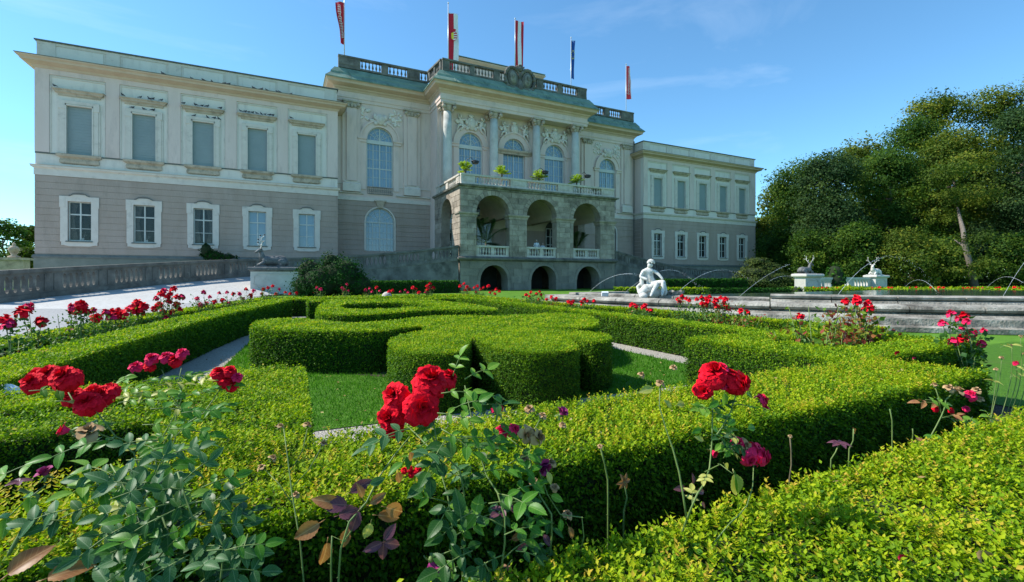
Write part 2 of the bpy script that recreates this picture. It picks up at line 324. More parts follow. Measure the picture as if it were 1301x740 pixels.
def hedge(loops, z1, label, group='clipped box hedges of the parterre', cov=1.9, fluff=1.0, z0=0.0, bright=0.0, name='box_hedge', mt='box', leafk=1.0):
    HN[0] += 1; ph = HN[0]*1.7
    if area(loops) < 0: loops = [loops[0][::-1]]+loops[1:]
    loops = [loops[0]]+[(lp if area([lp]) < 0 else lp[::-1]) for lp in loops[1:]]
    cx = sum(p[0] for p in loops[0])/len(loops[0]); cy = sum(p[1] for p in loops[0])/len(loops[0])
    root = empty(name, (cx, cy, z0), label, 'hedge', group)
    # inner body, a hand's breadth inside the leaves
    from mathutils.geometry import tessellate_polygon
    ins = .03*leafk
    ls = []
    for lp in loops:
        n = len(lp); q = []
        for i in range(n):
            a = Vector(lp[i-1]); b = Vector(lp[i]); c = Vector(lp[(i+1) % n])
            d1 = (b-a); d2 = (c-b)
            n1 = Vector((-d1.y, d1.x)).normalized() if d1.length > 1e-6 else Vector((0, 0)); n2 = Vector((-d2.y, d2.x)).normalized() if d2.length > 1e-6 else n1
            m_ = n1+n2; m_ = m_.normalized() if m_.length > .3 else n1
            q.append(b+m_*ins)
        ls.append(q)
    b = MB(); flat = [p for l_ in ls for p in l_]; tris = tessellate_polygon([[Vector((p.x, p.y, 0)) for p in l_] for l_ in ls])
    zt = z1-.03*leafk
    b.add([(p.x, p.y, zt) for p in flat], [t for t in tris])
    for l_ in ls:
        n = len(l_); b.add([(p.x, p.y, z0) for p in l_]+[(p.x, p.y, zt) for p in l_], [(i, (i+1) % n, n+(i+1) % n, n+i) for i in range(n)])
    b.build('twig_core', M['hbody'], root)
    # leaf positions: top
    PP = []; NN = []; TT = []; SS = []
    xs = [p[0] for p in loops[0]]; ys = [p[1] for p in loops[0]]
    cell = .25; gx = np.arange(min(xs), max(xs), cell); gy = np.arange(min(ys), max(ys), cell)
    X, Y_ = np.meshgrid(gx, gy); X = X.ravel()+cell/2; Y_ = Y_.ravel()+cell/2
    d = np.sqrt(X**2+Y_**2+.36); s = lsize(d)*leafk; k = cov*seen(X, Y_)/(.3*s*s)*cell*cell
    nn = RNG.poisson(k); px = np.repeat(X, nn)+(RNG.random(nn.sum())-.5)*cell; py = np.repeat(Y_, nn)+(RNG.random(nn.sum())-.5)*cell
    sz = np.repeat(s, nn); ok = inpoly(px, py, loops); px, py, sz = px[ok], py[ok], sz[ok]
    hn = wav(px, py, 11, ph+4)+.5*wav(py, px, 23, ph); kp = RNG.random(len(px)) > np.clip((-hn-.38)*2.6, 0, .9)*min(1, fluff); px, py, sz = px[kp], py[kp], sz[kp]
    tall = np.clip(wav(px, py, 5, ph), -1, 1)*.016*fluff+np.clip(wav(px, py, 17, ph+2), -1, 1)*.014*fluff
    holes = wav(px, py, 2.3, ph+5)+.7*wav(px, py, 9, ph+1)
    depth = np.where(holes < -.66, -.085*fluff, 0)
    pz = z1+tall+depth*RNG.random(len(px))+RNG.normal(0, .008, len(px))*fluff-.035*RNG.random(len(px))*leafk
    PP.append(np.stack([px, py, pz], 1)); NN.append(np.tile([0, 0, 1.0], (len(px), 1)))
    brown = np.clip(wav(px, py, 1.3, ph+3)-.3, 0, 1)*.28
    TT.append(.58+bright+.20*wav(px, py, 3, ph)+brown+RNG.normal(0, .12, len(px))+.15*(pz-z1)/.03*fluff*.3); SS.append(sz); TT[-1] = np.where(RNG.random(len(px)) < .018, .97+.03*RNG.random(len(px)), TT[-1])  # top leaves get a lighter tint, sunken ones a darker one
    # sides
    for lp in loops:
        n = len(lp)
        for i in range(n):
            x0, y0 = lp[i]; x1, y1 = lp[(i+1) % n]; ln = math.hypot(x1-x0, y1-y0)
            if ln < 1e-4: continue
            nx, ny = (y1-y0)/ln, -(x1-x0)/ln
            mx_, my_ = (x0+x1)/2, (y0+y1)/2
            away = (nx*mx_+ny*my_) > 0
            seg = max(1, int(ln/.4))
            for q in range(seg):
                ax, ay = x0+(x1-x0)*(q+.5)/seg, y0+(y1-y0)*(q+.5)/seg
                dd = math.sqrt(ax*ax+ay*ay+.6); s_ = float(lsize(dd))*leafk
                m_ = RNG.poisson(cov*.95*float(seen(np.array(ax), np.array(ay)))*(.3 if away else 1)/(.3*s_*s_)*(ln/seg)*(z1-z0))
                if m_ == 0: continue
                t = (q+RNG.random(m_))/seg; h = RNG.random(m_)**.92
                off = .012*np.clip(wav(t*ln*3+x0*3, h*3+y0, 3, ph), -1, 1)*fluff-RNG.random(m_)*.03*leafk+RNG.normal(0, .006, m_)
                off = off-np.clip((h-.93)/.07, 0, 1)*.02-np.clip((.06-h)/.06, 0, 1)*.05
                PP.append(np.stack([x0+(x1-x0)*t+nx*off, y0+(y1-y0)*t+ny*off, z0+(z1-z0)*h], 1))
                NN.append(np.tile([nx, ny, 0.0], (m_, 1)))
                TT.append(.30+bright+.22*h**4+.10*wav(t*ln*2+x0, h*2+y0, 2, ph)+RNG.normal(0, .1, m_)); SS.append(np.full(m_, s_))  # side leaves get a darker tint, lighter towards the rim
    P = np.concatenate(PP); N = np.concatenate(NN); T = np.clip(np.concatenate(TT), 0, 1); Z = np.concatenate(SS)
    m = len(P); Rn = unit(RNG.normal(size=(m, 3)))
    top = N[:, 2:3]
    Nl = unit(N*.9+np.array([0, 0, .35])+Rn*.75); D = unit(np.cross(Nl, unit(RNG.normal(size=(m, 3))))+N*.45)
    d = np.linalg.norm(P-np.array([0, 0, HC]), axis=1); near = d < 2.6
    ln = Z*RNG.uniform(.75, 1.25, m)
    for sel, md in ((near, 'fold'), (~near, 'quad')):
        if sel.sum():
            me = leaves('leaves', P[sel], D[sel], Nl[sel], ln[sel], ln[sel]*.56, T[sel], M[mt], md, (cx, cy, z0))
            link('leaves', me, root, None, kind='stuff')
    return root
def shoots(root, pts, z1, mt='box', seed=3):
    "young shoots that stand up out of the clipped top: stems with pairs of leaves"
    r = np.random.default_rng(seed); P = []; D = []; N = []; Ls = []; T = []
    for x, y in pts:
        h = r.uniform(.02, .055); lean = np.array([r.normal(0, .25), r.normal(0, .25), 1.0]); lean /= np.linalg.norm(lean)
        base = np.array([x, y, z1-.015]); a0 = r.uniform(0, PI); tt = r.uniform(.55, .95)
        nl = int(h/.008)
        for k in range(nl):
            for q in (0, 1):
                a = a0+k*1.57+q*PI; o = np.array([math.cos(a), math.sin(a), .75-.3*(k == 0)])
                P.append(base+lean*h*(k+1)/nl); D.append(o); N.append(lean*1.2-o*.3+r.normal(0, .15, 3)); Ls.append(.017*r.uniform(.75, 1.15)*(1-.35*k/nl)); T.append(min(1, tt+r.normal(0, .06)+.1*k/nl))
    P, D, N, Ls, T = map(np.array, (P, D, N, Ls, T)); o = ORG[root.name]
    link('young_shoots', leaves('young_shoots', P, D, N, Ls, Ls*.55, T, M[mt], 'fold', o), root, None, kind='stuff')
def rect(x0, x1, y0, y1): return [(x0, y0), (x1, y0), (x1, y1), (x0, y1)]
def band(pts, wd_):
    "an open polyline widened to a closed outline"
    l_, r_ = [], []
    for i, p in enumerate(pts):
        a = Vector(pts[max(0, i-1)]); b = Vector(pts[min(len(pts)-1, i+1)]); d = (b-a).normalized(); n = Vector((-d.y, d.x))
        l_.append(tuple(Vector(p)+n*wd_/2)); r_.append(tuple(Vector(p)-n*wd_/2))
    return r_+l_[::-1]
# ------------------------------------------------------------------ ground
def sheet(name, poly, z, m, kind='structure', z_of=None):
    from mathutils.geometry import tessellate_polygon
    b = MB(); tr = tessellate_polygon([[Vector((p[0], p[1], 0)) for p in poly]])
    b.add([(p[0], p[1], z_of(p[0], p[1]) if z_of else z) for p in poly], [t if True else t for t in tr])
    me = b.mesh(name, m)
    bmn = [p.normal.z for p in me.polygons]
    if sum(bmn) < 0: me.flip_normals()
    o = link(name, me); o['kind'] = kind; return o
sheet('ground', rect(-900, 900, -300, 1500), -.012, M['farlawn'])
sheet('gravel_path', rect(-3.0, 7.6, -1.5, 17.6), 0, M['gravel'])
LAWN = [(-.92, 3.95), (4.95, 3.72), (4.92, 14.9), (.7, 15.1), (.05, 12.5), (-.58, 9.4)]
sheet('lawn', LAWN, .006, M['lawn'])
sheet('bed_soil', rect(-4.2, 5.96, .5, 1.45), .005, M['soil'])
sheet('bed_soil', rect(-3.5, .0, 1.46, 3.2), .005, M['soil'])
sheet('bed_soil', rect(3.9, 6.0, 1.46, 3.2), .005, M['soil'])
sheet('lawn', rect(5.96, 12, -1.4, 3.6), .012, M['lawn'])
sheet('bed_soil', [(-3.1, 2), (-1.8, 2), (-1.75, 7), (-1.2, 11), (0, 15.6), (-.9, 17.4), (-2.5, 11), (-3.2, 6)], .006, M['soil'])
sheet('bed_soil', [(5.7, 3.4), (7.4, 3.4), (7.2, 16), (5.7, 16)], .006, M['soil'])
sheet('bed_soil', rect(0, 6.4, 16, 18.2), .007, M['soil'])
sheet('bed_soil', [(1.0, 4.2), (3.3, 4.2), (4.6, 6.3), (3.6, 7.0), (.2, 7.8), (-.2, 6.9), (1.1, 5.6)], .010, M['soil'])
# turf: blades only where they can be told apart
def turf():
    d1 = []; lp = [LAWN]; lo = [ORN] 
    X, Y_ = np.meshgrid(np.arange(-1, 5, .25), np.arange(3.7, 15.2, .25)); X = X.ravel()+.125; Y_ = Y_.ravel()+.125
    d = np.sqrt(X*X+Y_*Y_); s = np.maximum(.006, .0016*d); k = 1.1/(s*.045)*.0625*seen(X, Y_)*.75
    nn = RNG.poisson(k); px = np.repeat(X, nn)+(RNG.random(nn.sum())-.5)*.25; py = np.repeat(Y_, nn)+(RNG.random(nn.sum())-.5)*.25; sz = np.repeat(s, nn)
    ok = inpoly(px, py, lp) & ~inpoly(px, py, lo); px, py, sz = px[ok], py[ok], sz[ok]; n = len(px)
    D = np.stack([RNG.normal(0, .45, n), RNG.normal(0, .45, n), np.ones(n)], 1); N = RNG.normal(size=(n, 3))
    T = np.clip(.45+.2*wav(px, py, 1.5)+.12*wav(px, py, 7)+RNG.normal(0, .15, n), 0, 1)
    o = link('grass', leaves('grass', np.stack([px, py, np.full(n, .004)], 1), D, N, RNG.uniform(.03, .055, n)+.02*wav(px, py, 9)*.5, sz, T, M['grassb'], 'tri')); o['kind'] = 'stuff'
# ------------------------------------------------------------------ hedges of the parterre
G1 = 'clipped box hedges of the parterre'
near_h = hedge([rect(-1.4, 5.6, .05, .85)], .60, 'nearest box hedge, its sunlit yellow green top filling the bottom right', cov=2.7, fluff=1.7, bright=.0)
mid_h = hedge([[(-3.2, 1.28), (3.95, 1.28), (3.9, 1.9), (.5, 1.87), (.1, 1.9), (.13, 3.43), (-.42, 3.45), (-.45, 1.95), (-.55, 1.66), (-3.2, 1.62)]], .60,
      'long box hedge behind the dark trough, branching back to the lawn corner', cov=2.6, fluff=1.6, bright=.0)
hedge([[(-3.2, 2.98), (-.47, 3.0), (-.47, 3.43), (-3.2, 3.45)]], .58, 'box hedge crossing on the left behind the large red rose blooms', cov=2.3, fluff=1.2)
hedge([[(-3.2, 2.48), (-.48, 2.48), (-.48, 2.84), (-3.2, 2.86)]], .58, 'leafy box hedge strip under the left rose bush', cov=2.3, fluff=1.5, bright=-.05)
hedge([[(3.68, 1.98), (5.95, 1.98), (5.95, 3.47), (3.67, 3.47)], [(4.35, 2.4), (4.35, 3.0), (5.35, 3.0), (5.35, 2.4)]], .58,
      'square box hedge frame right of the lawn with leggy brown roses inside', cov=2.2, fluff=1.0)
ORN = smoothloop([(-.40, 7.3), (-.36, 6.95), (-.1, 6.56), (.25, 6.26), (.7, 6.0), (1.05, 5.87), (1.38, 6.1), (1.70, 6.22), (1.55, 5.66), (1.21, 5.35), (.98, 4.9), (.92, 4.4), (.99, 4.08), (1.14, 3.93), (1.30, 3.90), (1.47, 4.00), (1.60, 4.22),
    (1.87, 4.80), (1.79, 4.08), (1.86, 3.74), (1.98, 3.59), (2.17, 3.55), (2.37, 3.58), (2.54, 3.70), (2.62, 3.92), (2.88, 4.38), (2.82, 4.0), (2.93, 3.90), (3.1, 3.97), (3.28, 4.15), (3.35, 4.4), (3.25, 4.8), (3.0, 5.15),
    (2.80, 5.62), (3.01, 5.25), (3.28, 5.08), (3.69, 5.11), (4.1, 5.5), (4.5, 6.15), (4.72, 6.9), (4.4, 7.2), (3.87, 7.2), (3.2, 7.15), (2.66, 7.5), (2.21, 7.62), (1.41, 7.1), (.94, 6.95), (.58, 7.46), (.17, 8.2), (-.2, 8.15), (-.38, 7.7)], 3, sharp=(7, 17, 25, 33))
hedge([ORN], .54, 'box hedge clipped into a three-lobed leaf with curling wings on the lawn', cov=2.0, fluff=.45)
RO = smoothloop([(.57, 9.36), (.83, 8.66), (1.28, 8.51), (1.85, 8.74), (2.57, 9.15), (3.1, 8.95), (3.78, 8.46), (3.98, 8.9), (4.01, 10.79), (3.66, 12.67), (2.77, 13.2), (1.56, 13.4), (1.0, 13.07), (.7, 11.2)], 3, sharp=(6,))
RI = smoothloop([(1.22, 9.95), (2.03, 9.75), (2.45, 10.0), (2.95, 9.8), (3.0, 10.8), (2.7, 12.0), (2.0, 12.2), (1.35, 12.05), (1.12, 11)], 3)
hedge([RO, RI], .54, 'ring shaped box hedge behind the three-lobed one, open in the middle', cov=2.0, fluff=.3)
hedge([smoothloop([(.62, 14.0), (2.2, 13.8), (4.6, 13.9), (4.8, 14.5), (2.4, 14.4), (.62, 14.7)], 3, sharp=(0, 5))], .52, 'low box hedge scroll at the far end of the lawn', cov=1.9, fluff=.3)
AL = [(-1.95, 3.0), (-1.80, 5.27), (-1.57, 7.11), (-1.30, 9.0), (-1.02, 10.55), (-.5, 12.9), (-.06, 15.25)]
hedge([band(AL, .54)], .54, 'long straight box hedge along the left gravel path', cov=2.0, fluff=.5)
OL = [(-3.3, 4.0), (-3.1, 6.0), (-2.9, 7.5), (-2.6, 9.3), (-2.26, 11.2), (-1.7, 13.6), (-1.1, 16.0), (-.8, 17.2)]
hedge([band(OL, .40)], .46, 'low box hedge edging the bright gravel drive', cov=2.0, fluff=.7, bright=.06)
hedge([rect(-.05, 6.2, 15.5, 16.0)], .52, 'box hedge closing the far side of the parterre', cov=1.9, fluff=.3)
hedge([rect(-.9, 7.0, 18.0, 18.4)], .46, 'outermost box hedge beyond the far row of roses', cov=1.9, fluff=.3, bright=.05)
hedge([[(5.38, 3.5), (5.86, 3.5), (5.86, 15.45), (5.40, 15.45)]], .49, 'straight sunlit box hedge right of the lawn before the fountain', cov=2.1, fluff=.5)
hedge([band([(7.85, 3.7), (7.7, 5.14), (7.5, 7.85), (7.0, 10.6), (6.7, 14), (6.6, 17.6)], .38)], .45, 'low box hedge beside the fountain basin with roses before it', cov=2.0, fluff=.7, bright=.06)
r_ = np.random.default_rng(5)
shoots(near_h, [(x, y) for x, y in zip(r_.uniform(-.4, 3.4, 1700), .85-np.abs(r_.normal(0, .3, 1700))) if y > .15], .60, seed=1)
shoots(mid_h, [(x, y) for x, y in zip(r_.uniform(-1.6, 3.9, 2200), r_.uniform(1.29, 1.86, 2200))], .60, seed=2)
turf()
# ------------------------------------------------------------------ masonry helpers
def zsteps(a, b, holes):
    zs = {a, b}
    for xa, xb, za, zb, arch in holes:
        r = (xb-xa)/2; cand = [za, zb]
        if arch: cand = [za]+[zb-r+r*math.sin(k*PI/2/9) for k in range(10)]
        for z in cand:
            if a < z < b: zs.add(z)
    return sorted(zs)
def holespan(h, z, up):
    xa, xb, za, zb, arch = h; eps = 1e-6
    zz = z+(eps if up else -eps)
    if zz < za or zz > zb: return None
    if arch:
        r = (xb-xa)/2; c = (xa+xb)/2; s = zb-r
        if z > s: q = math.sqrt(max(0, r*r-(z-s)**2)); return (c-q, c+q)
    return (xa, xb)
def courses(P, x0, x1, z0, z1, holes, y0, y1, ch, bw=None, gap=.03, emit=None, off=0):
    "cut the wall x0..x1, z0..z1 into courses (and blocks) that stop at the openings; emit(MB) is called for each piece"
    nco = max(1, round((z1-z0)/ch)) if ch else 1; h = (z1-z0)/nco
    for k in range(nco):
        a, b = z0+k*h, z0+(k+1)*h; g = gap if ch else 0
        zs = zsteps(a+g/2, b-g/2, holes)
        # group consecutive steps with the same set of active holes
        runs = []
        for i in range(len(zs)-1):
            act = tuple(j for j, q in enumerate(holes) if holespan(q, zs[i], True) or (q[4] and holespan(q, zs[i+1], False)))
            if runs and runs[-1][0] == act: runs[-1][1].append(zs[i+1])
            else: runs.append((act, [zs[i], zs[i+1]]))
        pieces = {}
        for act, zz in runs:
            hs = sorted((holes[j] for j in act), key=lambda q: q[0])
            for s in range(len(hs)+1):
                def lx(z, s=s):
                    if s == 0: return x0
                    q = hs[s-1]; sp = holespan(q, z, True) or holespan(q, z, False); return sp[1] if sp else (q[0]+q[1])/2
                def rx(z, s=s):
                    if s == len(hs): return x1
                    q = hs[s]; sp = holespan(q, z, True) or holespan(q, z, False); return sp[0] if sp else (q[0]+q[1])/2
                js = [x0, x1]
                if bw:
                    js = [x0]; xx = x0+bw*(.5 if (k+off) % 2 else 1.0)
                    while xx < x1-.25*bw: js.append(xx); xx += bw
                    js.append(x1)
                for q in range(len(js)-1):
                    ja, jb = js[q]+(g/2 if q else 0), js[q+1]-(g/2 if q < len(js)-2 else 0)
                    Lp = [(max(lx(z), ja), z) for z in zz]; Rp = [(min(rx(z), jb), z) for z in zz]
                    keep = [i for i in range(len(zz)) if Rp[i][0]-Lp[i][0] > .015]
                    if len(keep) < 2: continue
                    Lp = [Lp[i] for i in keep]; Rp = [Rp[i] for i in keep]
                    if Rp[0][0]-Lp[0][0] < .06 and Rp[-1][0]-Lp[-1][0] < .06: continue
                    pieces.setdefault((k, round(ja, 2) if bw else s, s), []).append(Lp+Rp[::-1])
        for pl in pieces.values():
            m = MB()
            for poly in pl: m.prism(poly, lambda p: P(p[0], p[1], y1), lambda p: P(p[0], p[1], y0))
            emit(m)
def wall(P, x0, x1, z0, z1, holes, y0, y1):
    m = MB()
    def e(q): m.add(q.v, q.f)
    courses(P, x0, x1, z0, z1, holes, y0, y1, 0, emit=e); return m
def PX(x, z, y): return (x, y, z)
def rib(m, P, poly_lr):
    pass
def arcband(m, P, cx, zs, r0, r1, y0, y1, n=14, a0=0, a1=PI, wob=0):
    "an arch ring standing on the springing line"
    for k in range(n):
        p = a0+(a1-a0)*k/n; q = a0+(a1-a0)*(k+1)/n
        poly = [(cx+r0*math.cos(p), zs+r0*math.sin(p)), (cx+r1*math.cos(p), zs+r1*math.sin(p)), (cx+r1*math.cos(q), zs+r1*math.sin(q)), (cx+r0*math.cos(q), zs+r0*math.sin(q))]
        m.prism(poly, lambda t: P(t[0], t[1], y1), lambda t: P(t[0], t[1], y0))
def moulding(m, path, prof, closed=False):
    "sweep a profile (out, z) along a plan path; out is to the right of the walking direction"
    rings = []
    n = len(path)
    for i, p in enumerate(path):
        p = Vector(p); a = Vector(path[i-1]) if i or closed else None; b = Vector(path[(i+1) % n]) if i < n-1 or closed else None
        d1 = (p-a).normalized() if a is not None else (b-p).normalized(); d2 = (b-p).normalized() if b is not None else d1
        n1 = Vector((d1.y, -d1.x)); n2 = Vector((d2.y, -d2.x)); q = (n1+n2); q = q/ max(.3, (q.dot(n1)))
        rings.append([(p.x+q.x*o, p.y+q.y*o, z) for o, z in prof])
    if closed: rings.append(rings[0])
    m.loft(rings, True, not closed)
def sharedmesh(fn, name, mats):
    m = MB(); fn(m); return m.mesh(name, mats)
BALF = [(.085, 0), (.085, .06), (.05, .09), (.045, .14), (.10, .28), (.105, .36), (.07, .5), (.042, .64), (.05, .72), (.08, .76), (.08, .82)]
def balmesh(h, m, s=1.0, n=7):
    q = MB(); q.smooth = True; q.lathe((0, 0, 0), [(r*s, z/.82*h) for r, z in BALF], n); return q.mesh('baluster', m)
def balustrade(parent, p0, p1, z, groups, h=1.15, piers=None, m=M['darkrail'], bmesh_=None, depth=.34, name='balustrade', bs=1.0, sp=.36):
    "straight run p0 -> p1; groups = list of (start, end) distances filled with balusters, solid between"
    p0 = Vector((*p0, 0)); p1 = Vector((*p1, 0)); d = (p1-p0); Ln = d.length; d.normalize(); nrm = Vector((d.y, -d.x, 0)); up = Vector((0, 0, 1))
    q = MB(); q.obox(p0+d*Ln/2+up*(z+.09), d, nrm, up, Ln/2, depth/2+.04, .09); q.obox(p0+d*Ln/2+up*(z+h-.08), d, nrm, up, Ln/2+.02, depth/2+.06, .08)
    xs = [0]+[v for g_ in groups for v in g_]+[Ln]
    for k in range(0, len(xs), 2):
        a, b = xs[k], xs[k+1]
        if b-a > .02:
            q.obox(p0+d*(a+b)/2+up*(z+.18+(h-.34)/2), d, nrm, up, (b-a)/2, depth/2, (h-.34)/2)
            if b-a > .8: q.obox(p0+d*(a+b)/2+up*(z+.18+(h-.34)/2), d, nrm, up, (b-a)/2-.22, depth/2+.03, (h-.34)/2-.14)
    r = q.build(name, m, parent)
    bm = bmesh_ or balmesh(h-.34, m, bs)
    for a, b in groups:
        n = max(1, round((b-a)/sp))
        for i in range(n):
            link('baluster', bm, r, p0+d*(a+(b-a)*(i+.5)/n)+up*(z+.18))
    return r
# ------------------------------------------------------------------ the palace
pal = empty('palace', (23.3, 46, 0), 'long two-storey baroque palace with green copper roof edge and shuttered upper windows', 'palace')
LWX = [-13.84, -9.92, -5.98, -2.03, 1.90]; RWX = [43.82, 47.95, 51.99, 56.03, 60.01]
def wing(x0, x1, cx, yb=62):
    y = 46.0; gl = [(c-.68, c+.68, 3.9, 6.86, False) for c in cx]; gu = [(c-.75, c+.75, 10.43, 14.05, False) for c in cx]
    wall(PX, x0, x1, 0, 8.75, gl, y+.03, y+.5).build('wall', M['rustic'], pal)
    q = wall(PX, x0, x1, 8.75, 17.2, gu, y+.03, y+.5); q.build('wall', M['panel'], pal)
    m = MB(); m.box(x0, x0+.4, y+.5, yb, 0, 17.2).box(x1-.4, x1, y+.5, yb, 0, 17.2).box(x0, x1, yb, yb+.4, 0, 17.2); m.build('wall', M['plaster'], pal)
    # rusticated courses, kept clear of the window surrounds
    ho = [(c-1.10, c+1.10, 3.6, 7.25, False) for c in cx]
    courses(PX, x0-.02, x1+.02, 2.9, 8.7, ho, y-.012, y+.032, .485, emit=lambda b: b.build('rustic_course', M['rustic'], pal), gap=.02)
    # side face courses
    for sx, s in ((x0, -1), (x1, 1)):
        def PS(a, z, d, sx=sx, s=s): return (sx+s*(.0+ (y-d)), a, z)
        for k in range(12):
            b = MB(); b.box(sx-.05 if s < 0 else sx-.02, sx+.02 if s < 0 else sx+.05, y+.5, yb, 2.9+k*.485+.02, 2.9+(k+1)*.485-.015); b.build('rustic_course', M['rustic'], pal)
    m = MB(); m.box(x0-.06, x1+.06, y-.08, yb+.1, 0, 2.6); m.build('plinth', M['plinth'], pal)
    m = MB(); moulding(m, [(x0, yb), (x0, y), (x1, y), (x1, yb)], [(-.02, 2.6), (.13, 2.6), (.15, 2.72), (.08, 2.86), (-.02, 2.86)]); m.build('plinth_moulding', M['dark_edge'], pal)
    # belt between the storeys
    m = MB(); moulding(m, [(x0, yb), (x0, y), (x1, y), (x1, yb)], [(-.02, 8.72), (.06, 8.72), (.06, 9.2), (.2, 9.3), (.22, 9.42), (.02, 9.5), (-.02, 9.5)]); m.build('belt_course', M['trim'], pal)
    m = MB(); moulding(m, [(x0, yb), (x0, y), (x1, y), (x1, yb)], [(.0, 9.42), (.235, 9.42), (.235, 9.45), (.0, 9.5)]); m.build('belt_flashing', M['soffit'], pal)
    m = MB(); m.box(x0-.01, x1+.01, y-.03, y+.03, 10.31, 10.40); m.build('string_course', M['dark_edge'], pal)
    # lesenes
    edges = [x0]+[(cx[i]+cx[i+1])/2 for i in range(4)]+[x1]
    for i, e in enumerate(edges):
        a, b = (e-.42, e+.42)
        if i == 0: a, b = x0-.01, cx[0]-1.72
        if i == 5: a, b = cx[4]+1.72, x1+.01
        m = MB(); m.box(a, b, y-.05, y+.03, 10.42, 16.2); m.build('lesene', M['plaster'], pal)
    m = MB(); m.box(x0-.01, x1+.01, y-.052, y+.03, 16.2, 16.75); m.build('frieze', M['plaster'], pal)
    for i in range(5):
        m = MB(); a, b = edges[i]+.44, edges[i+1]-.44
        if i == 0: a = cx[0]-1.7
        if i == 4: b = cx[4]+1.7
        for (p, q_, r, s) in ((a, b, 16.05, 16.12), (a, a+.06, 10.5, 16.05), (b-.06, b, 10.5, 16.05)): m.box(p, q_, y-.03, y+.03, r, s)
        m.build('panel_moulding', M['trim'], pal)
    # cornice and parapet
    m = MB(); moulding(m, [(x0, yb), (x0, y), (x1, y), (x1, yb)], [(0, 16.55), (.12, 16.6), (.16, 16.75), (.5, 16.88), (.62, 16.92), (.66, 17.06), (.80, 17.14), (.82, 17.22), (0, 17.3)]); m.build('cornice', M['soffit'], pal)
    m = MB(); moulding(m, [(x0, yb), (x0, y), (x1, y), (x1, yb)], [(.02, 17.24), (.84, 17.22), (.86, 17.26), (.02, 17.36)]); m.build('cornice_flashing', M['dark_edge'], pal)
    m = MB(); m.box(x0+.05, x1-.05, y+.1, y+.5, 17.2, 18.6).box(x0+.05, x0+.45, y+.5, yb, 17.2, 18.6).box(x1-.45, x1-.05, y+.5, yb, 17.2, 18.6)
    for e in edges: a = min(max(e, x0+.7), x1-.7); m.box(a-.42, a+.42, y+.04, y+.1, 17.3, 18.58)
    m.box(x0+.05, x1-.05, y+.06, y+.1, 17.3, 17.48).box(x0+.05, x1-.05, y+.06, y+.1, 18.42, 18.6); m.build('parapet', M['trim'], pal)
    for i in range(5):
        m = MB(); m.box(edges[i]+.6, edges[i+1]-.6, y+.075, y+.1, 17.56, 18.34); m.build('parapet_panel', M['panel'], pal)
    m = MB(); moulding(m, [(x0, yb), (x0, y), (x1, y), (x1, yb)], [(-.05, 18.6), (.06, 18.62), (.06, 18.70), (-.5, 18.72), (-.5, 18.6)]); m.build('parapet_coping', M['dark_edge'], pal)
    m = MB(); m.box(x0+.4, x1-.4, y+.5, yb, 17.2, 17.6); m.build('roof', M['roof'], pal)
wing(-16.35, 4.52, LWX); wing(41.42, 62.95, RWX)
# --- upper shuttered windows of the wings
def up_surround(m):
    for s in (-1, 1):
        m.box(s*.93-.18, s*.93+.18, -.10, .03, .0, 3.75); m.box(s*1.12-.1, s*1.12+.1, -.05, .03, -.1, 3.4)
        m.box(s*1.0-.18, s*1.0+.18, -.13, .03, 3.35, 3.75); m.box(s*.78-.04, s*.78+.04, -.14, .03, .0, 3.62)
    m.box(-1.18, 1.18, -.13, .03, 3.75, 3.98).box(-.86, .86, -.10, .03, 3.6, 3.75).box(-.75, .75, -.15, -.10, 3.62, 3.70)
def up_hood(m):
    m.loft([[(-1.22-o, .03, z), (1.22+o, .03, z), (1.22+o, -.06-o, z), (-1.22-o, -.06-o, z)] for o, z in ((0, 4.34), (.04, 4.48), (.18, 4.56), (.2, 4.66), (.30, 4.72), (.30, 4.78), (.0, 4.84))])
def up_sill(m):
    m.loft([[(-1.2-o, .03, z), (1.2+o, .03, z), (1.2+o, -.12-o, z), (-1.2-o, -.12-o, z)] for o, z in ((-.28, -.78), (-.05, -.68), (-.04, -.5), (-.1, -.34), (.1, -.2), (.12, -.04), (.0, -.0))])
def up_shutter(m):
    m.box(-.76, .76, .12, .2, 0, 3.62)
    for k in range(17): m.box(-.75, .75, .105, .12, .02+k*.212, .02+k*.212+.196)
SU, HO, SI, SH = [sharedmesh(f, n, m) for f, n, m in ((up_surround, 'window_surround', M['trim']), (up_hood, 'hood', M['sill']), (up_sill, 'sill', M['sill']), (up_shutter, 'shutter', M['shutter']))]
for c in LWX+RWX:
    p = (c, 46, 10.43); wnd = link('window', SU, pal, p); link('hood', HO, wnd, p); link('sill', SI, wnd, p); link('shutter', SH, wnd, p)
# --- lower casement windows
def lo_surround(m):
    for s in (-1, 1):
        m.box(s*.89-.21, s*.89+.21, -.08, .03, -.08, 3.0); m.box(s*.99-.16, s*.99+.16, -.10, .03, 2.5, 3.33)
    m.box(-1.10, 1.10, -.08, .03, 2.96, 3.33).box(-1.05, 1.05, -.08, .03, -.34, -.05)
    m.prism([(-.55, 3.33), (.55, 3.33), (.42, 3.44), (.2, 3.47), (0, 3.48), (-.2, 3.47), (-.42, 3.44)], lambda p: (p[0], .03, p[1]), lambda p: (p[0], -.09, p[1]))
    m.mat(1); m.tube([(-.60, -.13, 3.38), (-.46, -.14, 3.40), (-.36, -.15, 3.52), (-.2, -.16, 3.56), (0, -.17, 3.58), (.2, -.16, 3.56), (.36, -.15, 3.52), (.46, -.14, 3.40), (.60, -.13, 3.38)], .035, 5)
    m.mat(0); m.prism([(-.9, -.34), (.9, -.34), (.6, -.42), (-.6, -.42)][::-1], lambda p: (p[0], .03, p[1]), lambda p: (p[0], -.08, p[1]))
def lo_sill(m): m.box(-.78, .78, -.16, .2, -.10, -.02)
